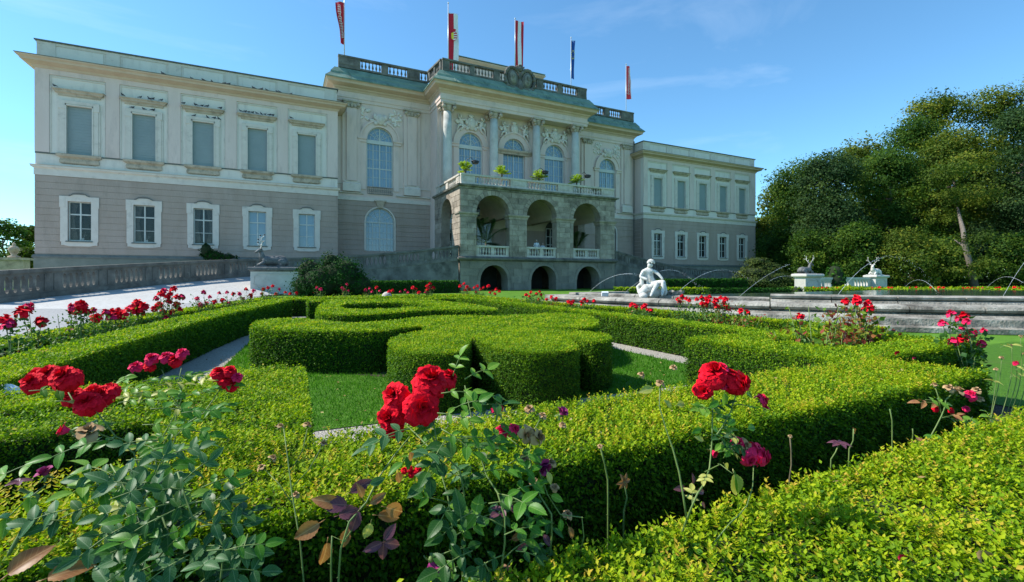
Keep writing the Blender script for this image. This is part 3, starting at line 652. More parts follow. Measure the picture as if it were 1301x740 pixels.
def lo_frame(m):
    m.box(-.68, -.61, .18, .26, 0, 2.96).box(.61, .68, .18, .26, 0, 2.96).box(-.61, .61, .18, .26, 2.89, 2.96).box(-.61, .61, .18, .26, 0, .07)
    m.box(-.045, .045, .17, .25, .07, 2.89).box(-.61, .61, .175, .25, 1.95, 2.05).box(-.6, .6, .20, .25, .92, .96)
def lo_pane(m): m.box(-.62, .62, .23, .24, .05, 2.9)
def lo_curtain(m):
    for s in (-1, 1):
        rows = []
        for k in range(9):
            z = 2.88-k*.35; wdt = .42-.2*abs(math.sin(k/8*PI))**1.5; wdt = .44 if k == 0 else wdt
            rows.append([(s*.61, .34, z), (s*(.61-wdt*.5), .31, z), (s*(.61-wdt), .34, z), (s*(.61-wdt), .36, z), (s*.61, .36, z)])
        m.loft(rows)
def lo_curtain1(m):
    n = len(m.v); lo_curtain(m); k = len(m.v)//2; m.v = m.v[:k]; m.f = [f for f in m.f if max(f) < k]; m.m = m.m[:len(m.f)]; m.sm = m.sm[:len(m.f)]
def lo_pot(m):
    m.lathe((.12, .3, .05), [(.07, 0), (.1, .16)], 8)
    for k in range(7): a = k*.9; m.tube([(.12, .3, .2), (.12+.1*math.cos(a), .3, .4), (.12+.22*math.cos(a), .3+.03*math.sin(a), .5+.04*k)], .012, 4)
LC1 = sharedmesh(lo_curtain1, 'curtain', M['curtain'])
LS, LSI, LF, LP_, LP2, LC, LPT = [sharedmesh(f, n, m) for f, n, m in ((lo_surround, 'window_surround', [M['trim'], M['dark_edge']]), (lo_sill, 'sill', M['dark_edge']), (lo_frame, 'frame', M['frame']), (lo_pane, 'pane', M['darkpane']), (lo_pane, 'pane', M['bluepane']), (lo_curtain, 'curtain', M['curtain']), (lo_pot, 'flower_pot', M['frame']))]
M['clear'] = mat('clear_glass', (.03, .04, .04), None, .04, spec=.7); M['clear'].node_tree.nodes['Principled BSDF'].inputs['Alpha'].default_value = .35
LP_.materials.clear(); LP_.materials.append(M['clear'])
DK = sharedmesh(lambda m: m.box(-.7, .7, .42, .44, -.1, 3.05), 'dark_room', M['dark'])
for i, c in enumerate(LWX+RWX):
    p = (c, 46, 3.92); wnd = link('window', LS, pal, p); link('sill', LSI, wnd, p); link('frame', LF, wnd, p)
    blue = i in (2, 3, 4)
    link('pane', LP2 if i in (3, 4) else LP_, wnd, p)
    if i in (0, 1, 2, 4): link('curtain', LC if i > 1 else LC1, wnd, p)
    link('dark_room', DK, wnd, p)
    if i in (0, 1, 4): link('flower_pot', LPT, wnd, p)
# --- arched windows
def arch_window(cx, y, z0, apex, wd_, name='arched_window', trans=True, fan=True, lower=False, flat=False):
    r = wd_/2; zs = apex-r
    m = MB()
    m.smooth = False
    for s in (-1, 1): m.box(cx+s*(r-.05)-.05, cx+s*(r-.05)+.05, y+.22, y+.32, z0, zs)
    arcband(m, PX, cx, zs, r-.1, r, y+.22, y+.32)
    m.box(cx-.05, cx+.05, y+.2, y+.3, z0, apex-.05)
    for s in (-1, 1): m.box(cx+s*r*.5-.035, cx+s*r*.5+.035, y+.215, y+.3, z0, zs)
    for s in (-.75, -.25, .25, .75): m.box(cx+s*r-.012, cx+s*r+.012, y+.24, y+.3, z0, zs)
    if trans: m.box(cx-r, cx+r, y+.12, y+.32, zs-.42, zs-.04)
    else: m.box(cx-r, cx+r, y+.18, y+.32, zs-.12, zs)
    hh = zs-.42-z0 if trans else zs-z0; n = 2
    for k in range(1, 5): z = z0+hh*k/4.7; m.box(cx-r, cx+r, y+.235, y+.3, z-(.05 if k == 2 else .015), z+(.05 if k == 2 else .015))
    for k in range(1, 6):
        a = PI*k/6; m.prism([(cx-.02*math.sin(a), zs+.02*math.cos(a)), (cx+(r-.05)*math.cos(a)-.02*math.sin(a), zs+(r-.05)*math.sin(a)+.02*math.cos(a)), (cx+(r-.05)*math.cos(a)+.02*math.sin(a), zs+(r-.05)*math.sin(a)-.02*math.cos(a)), (cx+.02*math.sin(a), zs-.02*math.cos(a))], lambda t: PX(t[0], t[1], y+.3), lambda t: PX(t[0], t[1], y+.24))
    for q in (.42, .72): arcband(m, PX, cx, zs, r*q-.018, r*q+.018, y+.24, y+.3, 10)
    wnd = m.build(name, M['frame'], pal)
    b = MB(); n = 14; poly = [(cx+r, z0), (cx+r, zs)]+[(cx+r*math.cos(PI*k/n), zs+r*math.sin(PI*k/n)) for k in range(1, n)]+[(cx-r, zs), (cx-r, z0)]
    b.prism(poly, lambda t: PX(t[0], t[1], y+.31), lambda t: PX(t[0], t[1], y+.28)); b.build('pane', M['bluepane'], wnd)
    s = MB(); arcband(s, PX, cx, zs, r-.02, r+(.12 if lower else .62), y-.10, y+.02)
    if not lower:
        arcband(s, PX, cx, zs, r+.5, r+.68, y-.2, y-.08)
        for q in (-1, 1):
            s.loft([[(cx+q*(r+.05)-.0*q, y+.02, z), (cx+q*(r+.78+o), y+.02, z), (cx+q*(r+.78+o), y-.16-o, z), (cx+q*(r+.05), y-.16-o, z)] for o, z in ((0, zs-.4), (.02, zs-.2), (.12, zs-.1), (.12, zs))])
            s.box(cx+q*(r+.33)-.3, cx+q*(r+.33)+.3, y-.06, y+.02, z0-.4, zs-.4)
    else:
        for q in (-1, 1): s.box(cx+q*(r+.05)-.07, cx+q*(r+.05)+.07, y-.1, y+.02, z0, zs)
    s.build('arch_surround', M['trim'] if lower else M['sill'] if False else M['plaster'], wnd)
    k = MB(); k.smooth = True
    if lower:
        k.smooth = False; k.loft([[(cx-a, y-d, z), (cx+a, y-d, z), (cx+a, y+.02, z), (cx-a, y+.02, z)] for a, d, z in ((.25, .12, apex-.05), (.34, .2, apex+.3), (.42, .26, apex+.55), (.6, .3, apex+.6), (.6, .3, apex+.72), (.4, .1, apex+.75))])
    elif not flat:
        k.blob((cx, y-.22, apex+.7), (.5, .16, .55)); k.blob((cx, y-.3, apex+.72), (.3, .14, .38))
        for q in (-1, 1): k.blob((cx+q*.52, y-.18, apex+.95), (.2, .12, .3)); k.blob((cx+q*.45, y-.18, apex+.3), (.2, .12, .22)); k.blob((cx+q*.8, y-.14, apex+.55), (.28, .1, .14))
    if k.v: k.build('keystone', M['sill'] if lower else M['trim'], wnd)
    if flat:
        k = MB(); k.loft([[(cx-r-.75-o, y+.02, z), (cx+r+.75+o, y+.02, z), (cx+r+.75+o, y-.2-o, z), (cx-r-.75-o, y-.2-o, z)] for o, z in ((0, zs-.5), (.05, zs-.35), (.25, zs-.2), (.28, zs-.05), (.1, zs))]); k.build('window_hood', M['sill'], wnd)
    return wnd
def block_section(x0, x1, y, wins, ztop=18.4, lows=()):
    hu = [(c-1.3, c+1.3, zb, 16.25, True) for c, zb in wins]
    hl = [(c-1.42, c+1.42, 3.8, 8.14, True) for c in lows]
    wall(PX, x0, x1, 8.72, ztop, hu, y+.03, y+.6).build('wall', M['plaster'], pal)
    wall(PX, x0, x1, 0, 8.72, hl, y+.03, y+.6).build('wall', M['rustic'], pal)
    if lows:
        for c in lows:
            for pa, pb in ((x0, c-1.56), (c+1.56, x1)): m = MB(); m.box(pa, pb, y-.07, y+.03, 6.5, 6.9); m.build('impost_band', M['rustic'], pal)
        ho = [(c-1.56, c+1.56, 3.7, 8.28, True) for c in lows]
        courses(PX, x0, x1, 2.9, 8.7, ho, y-.02, y+.032, .485, emit=lambda b: b.build('rustic_course', M['rustic'], pal), gap=.035)
# left and right recesses
for (x0, x1, c) in ((4.52, 13.9, 8.72), (31.2, 41.42, 37.06)):
    block_section(x0, x1, 47.8, [(c, 10.25)], 18.4, [c])
    arch_window(c, 47.8, 10.28, 16.25, 2.6); arch_window(c, 47.8, 3.8, 8.14, 2.84, trans=False, lower=True)
    m = MB(); moulding(m, [(x0, 47.8), (c-1.62, 47.8)], [(0, 9.35), (.16, 9.42), (.16, 9.5), (0, 9.55)]); moulding(m, [(c+1.62, 47.8), (x1, 47.8)], [(0, 9.35), (.16, 9.42), (.16, 9.5), (0, 9.55)])
    m.box(x0, x1, 47.72, 47.83, 8.72, 9.1); m.box(x0, c-1.62, 47.75, 47.83, 10.28, 10.36).box(c+1.62, x1, 47.75, 47.83, 10.28, 10.36); m.build('belt_course', M['trim'], pal)
    # iron grille below the window
    m = MB(); m.box(c-1.25, c+1.25, 47.66, 47.72, 10.12, 10.2).box(c-1.25, c+1.25, 47.66, 47.72, 9.46, 9.52)
    for k in range(13): m.box(c-1.24+k*.2, c-1.2+k*.2, 47.67, 47.71, 9.5, 10.14)
    for k in range(12): m.tube([(c-1.12+k*.2+.08*math.cos(a*PI/4), 47.69, 9.8+.12*math.sin(a*PI/4)) for a in range(9)], .015, 4)
    m.build('window_grille', M['stone'], pal)
    pil = [(x0+1.45, 1.1), (c+3.2, 1.1)] if x0 < 20 else [(c-3.2, 1.1), (x1-1.35, 1.1)]
    for px, pw in pil:
        m = MB(); m.box(px-.85, px+.85, 47.66, 47.83, 9.55, 18.4); m.box(px-pw/2+.08, px+pw/2-.08, 47.5, 47.66, 10.6, 17.75); m.build('pilaster', M['plaster'], pal)
        m = MB(); m.loft([[(px-.72-o, 47.83, z), (px+.72+o, 47.83, z), (px+.72+o, 47.55-o, z), (px-.72-o, 47.55-o, z)] for o, z in ((.12, 9.56), (.12, 10.3), (.0, 10.45), (.05, 10.55), (-.1, 10.62))]); m.build('pilaster_base', M['trim'], pal)
        m = MB(); m.box(px-.9, px+.9, 47.36, 47.83, 18.22, 18.38).box(px-.62, px+.62, 47.46, 47.83, 17.72, 18.22); m.smooth = True
        for q in (-1, 0, 1): m.blob((px+q*.62, 47.46, 18.02), (.2, .12, .2)); m.blob((px+q*.32, 47.44, 17.84), (.16, .1, .16))
        m.build('pilaster_capital', M['sill'], pal)
    # stucco either side of the arch
    for s in (-1, 1):
        m = MB(); m.smooth = True
        for k in range(26):
            a = random.uniform(0, 1); b = random.uniform(0, 1)
            xx = c+s*(1.0+1.1*a); zz = 16.6+1.5*b
            if (xx-c)**2+(zz-14.95)**2 < 2.2**2: continue
            m.blob((xx, 47.8, zz), (random.uniform(.1, .22), .07, random.uniform(.08, .2)), 6, 4, Matrix.Rotation(random.uniform(0, 3), 3, 'Y'))
        m.build('stucco_relief', M['panel'], pal)
# pavilion
PY = 45.3
PW = [17.52, 22.55, 27.7]
block_section(13.9, 31.2, PY, [(c, 9.6) for c in PW], 18.4)
for i, c in enumerate(PW): arch_window(c, PY, 9.6, 16.25, 2.6, flat=(i == 1))
for xa in (13.9, 30.6): m = MB(); m.box(xa, xa+.6, PY+.6, 48, 0, 18.4); m.build('wall', M['plaster'], pal)
for i, (px) in enumerate([14.66, 19.71, 24.79, 29.85]):
    col = MB(); col.smooth = True; col.lathe((px, 44.35, 9.2), [(.46, .9), (.46, 3), (.43, 6.2), (.39, 8.5)], 16); cobj = col.build('column', M['pedestal'], pal)
    b = MB(); b.box(px-.62, px+.62, 43.73, 44.97, 9.1, 9.75); b.smooth = True; b.lathe((px, 44.35, 9.75), [(.6, 0), (.6, .12), (.5, .2), (.52, .3), (.46, .38)], 16); b.build('column_base', M['rail'], cobj)
    k = MB(); k.box(px-.68, px+.68, 43.67, 45.03, 18.2, 18.38); k.smooth = True; k.lathe((px, 44.35, 17.65), [(.40, 0), (.46, .1), (.5, .3), (.62, .56)], 14)
    for sx in (-1, 1):
        for sy in (-1, 1): k.blob((px+sx*.55, 44.35+sy*.55, 17.98), (.22, .22, .22)); k.blob((px+sx*.4, 44.35+sy*.5, 17.7), (.13, .12, .13))
    k.build('column_capital', M['sill'], cobj)
    b = MB(); b.box(px-.45, px+.45, PY-.14, PY+.03, 9.2, 18.2); b.build('pilaster', M['plaster'], pal)
# figures in stucco above the pavilion windows
def putto_relief(cx, z, y, mid):
    m = MB(); m.smooth = True
    m.blob((cx, y-.12, z+.2), (.5, .16, .55)); m.blob((cx, y-.22, z+.22), (.3, .12, .36)); m.blob((cx, y-.1, z+.85), (.32, .12, .16))
    for s in (-1, 1):
        if mid == 0: bx = cx+s*1.12
        else: bx = cx+s*1.2
        m.blob((bx, y-.14, z+.1), (.24, .16, .42), rot=Matrix.Rotation(s*.35, 3, 'Y')); m.blob((bx+s*.05, y-.2, z+.66), (.14, .13, .16))
        m.tube([(bx, y-.18, z+.35), (bx-s*.35, y-.22, z+.3), (bx-s*.55, y-.15, z+.5)], [.1, .08, .05], 6)
        m.tube([(bx+s*.05, y-.18, z+.35), (bx+s*.3, y-.22, z+.55), (bx+s*.3, y-.15, z+.9)], [.1, .07, .05], 6)
        m.tube([(bx, y-.15, z-.2), (bx+s*.3, y-.26, z-.35), (bx+s*.5, y-.15, z-.9)], [.16, .12, .06], 6)
        m.tube([(bx, y-.15, z-.2), (bx-s*.15, y-.26, z-.45), (bx+s*.1, y-.15, z-.85)], [.16, .12, .06], 6)
        m.blob((bx+s*.35, y-.08, z+.1), (.32, .07, .22), rot=Matrix.Rotation(-s*.6, 3, 'Y'))
    m.build('stucco_figures', M['panel'], pal)
for i, c in enumerate(PW): putto_relief(c, 17.05, PY, i == 1)
# entablature, copper skirt and balustrades: one path round the whole middle block
path = [(4.6, 62), (4.6, 47.8), (13.9, 47.8), (13.9, 44.0), (31.2, 44.0), (31.2, 47.8), (41.3, 47.8), (41.3, 62)]
m = MB(); moulding(m, path, [(-.3, 18.38), (.06, 18.38), (.08, 18.7), (.14, 18.7), (.16, 18.95), (.06, 19.0), (.06, 19.3), (-.3, 19.3)]); m.build('entablature', M['plaster'], pal)
m = MB(); moulding(m, path, [(-.3, 19.3), (.1, 19.3), (.16, 19.45), (.3, 19.55), (.32, 19.66), (.7, 19.78), (.86, 19.84), (.9, 20.02), (1.02, 20.12), (-.3, 20.2)]); m.build('cornice', M['soffit'], pal)
m = MB(); moulding(m, path, [(-.3, 20.13), (1.08, 20.12), (1.1, 20.2), (.6, 20.75), (.58, 20.9), (.2, 21.45), (-.3, 21.5)]); sk = m.build('copper_skirt', M['copper'], pal)
m = MB()
for i in range(len(path)-1):
    a = Vector((*path[i], 0)); b = Vector((*path[i+1], 0)); d = b-a; n = int(d.length/1.1); dn = d.normalized(); nr = Vector((dn.y, -dn.x, 0))
    for k in range(1, n):
        p = a+d*k/n; m.tube([p+nr*1.1+Vector((0, 0, 20.22)), p+nr*.6+Vector((0, 0, 20.78)), p+nr*.2+Vector((0, 0, 21.46))], .025, 4)
m.build('standing_seams', M['copper'], sk)
m = MB(); m.box(13.9, 31.2, 44.02, PY+.05, 18.36, 18.5); m.build('portico_soffit', M['vault'], pal)
m = MB(); m.box(4.9, 41, 48.2, 62, 19, 21.3).box(14.2, 30.9, 44.4, 48.2, 19, 21.3); m.build('roof', M['roof'], pal)
bm = balmesh(.83, M['darkrail'])
def rb(p0, p1, gr, **k): balustrade(pal, p0, p1, 21.5, gr, 1.2, bmesh_=bm, **k)
rb((4.75, 47.75), (13.6, 47.75), [(2.05, 4.1), (4.75, 6.7), (8.1, 8.75)][:2]+[(8.0, 8.8)])
rb((14.0, 44.05), (31.1, 44.05), [(.75, 2.9), (3.4, 5.5), (6.2, 7.1), (10.0, 10.6), (11.4, 13.3), (13.8, 15.9)])
rb((13.7, 47.5), (14.05, 44.2), [(.5, 1.6), (1.9, 3.0)]); rb((31.1, 44.2), (31.4, 47.5), [(.5, 1.6), (1.9, 3.0)])
rb((31.5, 47.75), (41.2, 47.75), [(3.0, 5.0), (5.7, 7.7)])
# attic
m = MB(); m.box(17.8, 28.6, 50, 58, 21.3, 25.7); m.build('attic', M['plaster'], pal)
m = MB(); moulding(m, [(17.8, 58), (17.8, 50), (28.6, 50), (28.6, 58)], [(-.1, 25.5), (.1, 25.55), (.4, 25.85), (.45, 26.0), (-.1, 26.1)]); m.build('attic_cornice', M['soffit'], pal)
m = MB(); m.box(17.4, 29.0, 49.6, 58.4, 26.1, 26.18); m.loft([[(17.6, 49.8, 26.18), (28.8, 49.8, 26.18), (28.8, 58, 26.18), (17.6, 58, 26.18)], [(20, 52, 26.9), (26.5, 52, 26.9), (26.5, 56, 26.9), (20, 56, 26.9)]]); m.build('attic_roof', M['copper'], pal)
# arms on the balustrade
m = MB(); m.smooth = True
for s in (-1, 1):
    m.blob((22.45+s*.85, 43.75, 22.1), (.68, .22, .95), 12, 8, Matrix.Rotation(s*.14, 3, 'Y')); 
    ring = [(22.45+s*.85+.85*math.cos(a*PI/8)+s*.02, 43.68+.05*math.sin(a), 22.1+1.1*math.sin(a*PI/8)) for a in range(17)]
    m.tube(ring, [.15+.06*(i % 3 == 0) for i in range(17)], 6)
    for k in range(9): a = -.8+k*.36; m.blob((22.45+s*(.9+.85*math.cos(a)), 43.66, 22.0+1.15*math.sin(a)), (.2, .17, .17), 7, 5)
m.blob((22.45, 43.7, 23.15), (.42, .3, .3)); m.blob((22.45, 43.7, 23.5), (.26, .2, .16))
for k in range(5): m.blob((22.45+(k-2)*.2, 43.6, 23.38+.06*math.cos(k-2)), (.09, .1, .12), 6, 4)
m.blob((22.45, 43.6, 21.2), (.3, .25, .55)); m.build('coat_of_arms', [M['darkrail']], pal)
for s in (-1, 1): m = MB(); m.smooth = True; m.blob((22.45+s*.85, 43.58, 22.1), (.42, .14, .68), 10, 6, Matrix.Rotation(s*.14, 3, 'Y')); m.blob((22.45+s*.9, 43.45, 22.25), (.16, .08, .3), 8, 5); m.blob((22.45+s*.8, 43.46, 21.85), (.12, .07, .16), 8, 5); m.build('shield', M['stone'], pal)
# downpipe
m = MB(); m.tube([(31.6, 47.6, 19), (31.6, 47.6, 6)], .05, 6); m.tube([(41.25, 47.6, 19), (41.25, 47.6, 3)], .05, 6); m.build('downpipe', M['dark_edge'], pal)
# ------------------------------------------------------------------ the stone porch with its terrace on top
por = empty('entrance_porch', (22, 41.3, 0), 'grey tufa stone porch with three arches and a balustraded terrace on top', 'porch')
X0, X1, YF, YB = 13.66, 30.25, 37.8, 45.25
ARCH = [(15.13, 18.37, 3.0, 8.45, True), (20.13, 23.37, 3.0, 8.45, True), (25.24, 28.48, 3.0, 8.45, True)]
LOWA = [(15.5, 18.2, -.2, 2.25, True), (20.6, 23.3, -.2, 2.25, True), (25.66, 28.36, -.2, 2.25, True)]
SIDE = [(39.9, 43.1, 3.0, 8.45, True)]
def PL(a, z, d): return (X0-.05+(d-YF), a, z)            # left face, looked at from -X: a runs into the depth
def PR(a, z, d): return (X1+.05-(d-YF), a, z)
wall(PX, X0, X1, 2.75, 9.0, ARCH, YF+.04, YF+.9).build('wall', M['block'], por)
wall(PX, X0, X1, -.3, 2.62, LOWA, YF+.04, YF+1.4).build('basement_wall', M['lowstone'], por)
for P_ in (PL, PR):
    q = wall(P_, YF+.9, YB, 2.75, 9.0, SIDE, YF+.04, YF+.9); q.build('wall', M['block'], por)
    wall(P_, YF+1.4, YB, -.3, 2.62, [], YF+.04, YF+.9).build('basement_wall', M['lowstone'], por)
fl = [0]
def blk(nm, m_):
    def e(b): b.build(nm, M[m_], por)
    return e
HB = [(a-.02, b+.02, z, zz+.42, c) for a, b, z, zz, c in [(x-.4, y+.4, z, zz, c) for x, y, z, zz, c in ARCH]]
H1 = [(a, b, z, 12, False) for a, b, z, zz, c in ARCH]
courses(PX, X0, X1, 2.98, 6.42, H1, YF, YF+.042, .49, 1.25, .035, blk('stone_block', 'block'))
HV = [(a-.42, b+.42, z, zz+.42, c) for a, b, z, zz, c in ARCH]
courses(PX, X0, X1, 6.84, 8.85, HV, YF, YF+.042, .50, 1.4, .035, blk('stone_block', 'block'))
courses(PX, X0, X1, .0, 2.6, [(a-.3, b+.3, z, zz+.3, c) for a, b, z, zz, c in LOWA], YF, YF+.042, .65, 1.7, .03, blk('stone_block', 'lowstone'))
for P_ in (PL, PR):
    courses(P_, YF+.06, YB, 2.98, 6.42, [(a, b, z, 12, False) for a, b, z, zz, c in SIDE], YF, YF+.042, .49, 1.25, .035, blk('stone_block', 'block'))
    courses(P_, YF+.06, YB, 6.84, 8.85, [(a-.42, b+.42, z, zz+.42, c) for a, b, z, zz, c in SIDE], YF, YF+.042, .50, 1.4, .035, blk('stone_block', 'block'))
# voussoirs, each a stone of its own
for hs, P_ in ((ARCH, PX), (SIDE, PL), (SIDE, PR)):
    for a, b, z, zz, c in hs:
        r = (b-a)/2; n = 15
        for k in range(n):
            m = MB(); arcband(m, P_, (a+b)/2, zz-r, r, r+.40, YF-.02, YF+.05, 1, PI*k/n+.008, PI*(k+1)/n-.008); m.build('voussoir', M['block'], por)
for a, b, z, zz, c in LOWA:
    r = (b-a)/2; m = MB(); arcband(m, PX, (a+b)/2, zz-r, r, r+.28, YF-.01, YF+.05, 11); m.build('arch_ring', M['lowstone'], por)
# imposts, base and cornice
for (xa, xb) in ((X0-.08, 15.2), (18.3, 20.2), (23.3, 25.3), (28.4, X1+.08)):
    m = MB(); m.loft([[(xa-o, YF+.95, z), (xb+o, YF+.95, z), (xb+o, YF-.02-o, z), (xa-o, YF-.02-o, z)] for o, z in ((0, 6.42), (.03, 6.6), (.12, 6.7), (.14, 6.82), (0, 6.85))]); m.build('impost', M['block'], por)
m = MB(); moulding(m, [(X0, YB), (X0, YF), (X1, YF), (X1, YB)], [(-.1, 2.6), (.1, 2.62), (.26, 2.72), (.30, 2.86), (.1, 2.98), (-.1, 2.98)]); m.build('base_moulding', M['darkrail'], por)
m = MB(); moulding(m, [(X0, YB), (X0, YF), (X1, YF), (X1, YB)], [(-.1, 8.86), (.05, 8.86), (.1, 9.0), (.28, 9.06), (.34, 9.2), (-.1, 9.24)]); m.build('cornice', M['stone'], por)
m = MB(); m.box(X0+.1, X1-.1, YF+.1, YB-.02, 8.98, 9.1); m.build('terrace_floor', M['rail'], por)
m = MB(); m.box(X0+.1, X1-.1, YF+.1, YB-.02, 2.78, 2.96); m.build('loggia_floor', M['rail'], por)
# vaults over the loggia and its back wall with glazed doors
m = MB()
for a, b, z, zz, c in ARCH:
    r = (b-a)/2+.55; cx = (a+b)/2; n = 12; rows = []
    for yy in (YF+.88, YB-.02): rows.append([(cx+r*math.cos(PI*k/n), yy, 6.85+1.9*math.sin(PI*k/n)) for k in range(n+1)])
    m.loft(rows, False, False)
m.build('vault', M['vault'], por)
m = MB(); m.box(X0+.9, X1-.9, YB-.12, YB-.02, 2.96, 9.0); m.build('back_wall', M['vault'], por)
m = MB(); m.box(X0+.9, X1-.9, YB-.16, YB-.11, 2.96, 6.3); m.build('back_wainscot', M['rustic'], por)
for cx in (15.6, 18.9, 22.9, 27.2):
    m = MB(); m.box(cx-.8, cx+.8, YB-.22, YB-.15, 3.0, 6.6); arcband(m, PX, cx, 6.6, 0.01, .8, YB-.22, YB-.15, 8); d = m.build('glazed_door', M['darkpane'], por)
    m = MB()
    for s in (-.8, -.27, .27, .8): m.box(cx+s-.04, cx+s+.04, YB-.27, YB-.22, 3.0, 6.6)
    for zz in (3.9, 4.8, 5.7, 6.6): m.box(cx-.8, cx+.8, YB-.265, YB-.22, zz-.03, zz+.03)
    m.build('door_frame', M['frame'], d)
m = MB()
for a, b, z, zz, c in LOWA: m.box(a-.4, b+.4, YF+3.4, YF+3.5, -.2, 2.6)
m.box(X0+.5, X1-.5, YF+1.4, YF+3.4, 2.5, 2.6); m.build('cellar', M['dark'], por)
bmr = balmesh(.62, M['rail'], .95)
def tb(p0, p1, g, **k): balustrade(por, p0, p1, 9.2, g, .96, m=M['rail'], bmesh_=bmr, depth=.3, sp=.31, **k)
tb((X0+.05, YF+.15), (X1-.05, YF+.15), [(1.3, 4.75), (6.4, 9.8), (11.5, 14.9)])
tb((X0+.15, YB-.4), (X0+.15, YF+.3), [(1.2, 3.0), (3.6, 5.9)]); tb((X1-.15, YF+.3), (X1-.15, YB-.4), [(1.2, 3.0), (3.6, 5.9)])
bml = balmesh(.68, M['rail'], 1.0)
for a, b, z, zz, c in ARCH: balustrade(por, (a+.02, YF+.3), (b-.02, YF+.3), 2.98, [(.32, 1.46), (1.78, 2.92)], 1.0, m=M['rail'], bmesh_=bml, depth=.28, sp=.285)
# ------------------------------------------------------------------ curved ramps with pierced parapets
def pierced(parent, p0, p1, z0, z1, h, nh, th=.16, m=None, hw=.21, hh=.34, yb=0, endp=.5, name='parapet_panel', below=1.2):
    "one straight bay: a slab with oval openings, with its coping and foot"
    m = m or M['darkrail']; p0 = Vector((*p0, 0)); p1 = Vector((*p1, 0)); d = p1-p0; Ln = d.length; d = d/Ln; nr = Vector((d.y, -d.x, 0))
    def W(s, hgt, side): b = z0+(z1-z0)*s/Ln; p = p0+d*s+nr*side; return (p.x, p.y, b+hgt)
    q = MB(); a0, a1 = .22, h-.16
    cells = [0]+[endp+(Ln-2*endp)*k/nh for k in range(nh+1)]+[Ln]; N_ = 16
    for i in range(len(cells)-1):
        c0, c1 = cells[i], cells[i+1]
        if i in (0, len(cells)-2):
            for sd in (-1, 1):
                v = [W(c0, a0, sd*th/2), W(c1, a0, sd*th/2), W(c1, a1, sd*th/2), W(c0, a1, sd*th/2)]; q.add(v, [(0, 1, 2, 3) if sd > 0 else (3, 2, 1, 0)])
            if c1-c0 > .3:
                q.loft([[W(c0+.12, a0+.1, sd), W(c1-.12, a0+.1, sd), W(c1-.12, a1-.1, sd), W(c0+.12, a1-.1, sd)] for sd in (-th/2-.035, th/2+.035)])
            continue
        cx, cz = (c0+c1)/2, (a0+a1)/2; hw_ = min(hw, (c1-c0)*.36)
        ov = []; bx = []
        for k in range(N_):
            a = 2*PI*(k+.5)/N_; co, si = math.cos(a), math.sin(a); ov.append((cx+hw_*co, cz+hh*si))
            tx = (c1-c0)/2/abs(co) if abs(co) > 1e-6 else 1e9; tz = (a1-a0)/2/abs(si) if abs(si) > 1e-6 else 1e9; t = min(tx, tz); bx.append((cx+t*co, cz+t*si))
        # exact corners
        for cxr, czr in ((c1, a1), (c0, a1), (c0, a0), (c1, a0)):
            j = min(range(N_), key=lambda j: (bx[j][0]-cxr)**2+(bx[j][1]-czr)**2); bx[j] = (cxr, czr)
        for sd in (-1, 1):
            v = [W(*p, sd*th/2) for p in ov]+[W(*p, sd*th/2) for p in bx]
            q.add(v, [((i_, (i_+1) % N_, N_+(i_+1) % N_, N_+i_) if sd < 0 else (N_+i_, N_+(i_+1) % N_, (i_+1) % N_, i_)) for i_ in range(N_)])
        q.loft([[W(*p, -th/2) for p in ov], [W(*p, th/2) for p in ov]], True, False)
        ro = [(cx+(hw_+.03)*math.cos(2*PI*k/10), cz+(hh+.03)*math.sin(2*PI*k/10)) for k in range(10)]
    def slab(a, b, w, e=.0):
        q.loft([[W(-e, a, -w), W(-e, a, w), W(-e, b, w), W(-e, b, -w)], [W(Ln+e, a, -w), W(Ln+e, a, w), W(Ln+e, b, w), W(Ln+e, b, -w)]])
    slab(0, .22, th/2+.05); slab(h-.16, h, th/2+.07, .01); slab(h-.2, h-.16, th/2+.03)
    r = q.build(name, m, parent)
    if below > .5: q = MB(); slab(-below, 0, th/2+.02); q.build('retaining_wall', M['rampwall'], parent)
    return r
def resample(pts, step):
    o = [Vector(pts[0])]; P = []
    n = len(pts)
    for i in range(n-1):
        p0 = Vector(pts[max(0, i-1)]); p1 = Vector(pts[i]); p2 = Vector(pts[i+1]); p3 = Vector(pts[min(n-1, i+2)])
        for s in range(12): t = s/12; P.append(.5*((2*p1)+(-p0+p2)*t+(2*p0-5*p1+4*p2-p3)*t*t+(-p0+3*p1-3*p2+p3)*t**3))
    P.append(Vector(pts[-1])); L_ = [0]
    for i in range(1, len(P)): L_.append(L_[-1]+(P[i]-P[i-1]).length)
    n = round(L_[-1]/step); r = []
    for k in range(n+1):
        s = L_[-1]*k/n; i = max(j for j in range(len(L_)) if L_[j] <= s+1e-9); i = min(i, len(P)-2); t = (s-L_[i])/max(1e-9, L_[i+1]-L_[i]); r.append(P[i].lerp(P[i+1], t))
    return r
RPL = [(-10.3, 25.2, .13), (-9.3, 28.2, .33), (-7.5, 31.7, .6), (-4.9, 36.0, .95), (-1.35, 40.4, 1.32), (1.8, 41.6, 1.5), (5.2, 41.2, 1.7), (9.6, 39.6, 2.12), (13.55, 38.0, 2.62)]
rl = empty('ramp_parapet', (0, 38, 0), 'dark pierced stone parapet curving up the left carriage ramp to the porch', 'parapet', 'parapets of the two carriage ramps')
pp = resample(RPL, 2.9)
for i in range(len(pp)-1):
    a, b = pp[i], pp[i+1]; pierced(rl, a.xy, b.xy, a.z, b.z, 1.3, 6 if i % 3 else 5, below=1.0 if i < 5 else 2.8)
rr_ = empty('ramp_parapet', (44, 38, 0), 'dark pierced stone parapet sloping down the right carriage ramp behind the fountain statue', 'parapet', 'parapets of the two carriage ramps')
RPR = [(30.35, 38.0, 2.62), (34.5, 39.6, 2.12), (38.9, 41.0, 1.62), (43.0, 41.2, 1.15), (47.0, 39.5, .75), (50, 36.5, .45)]
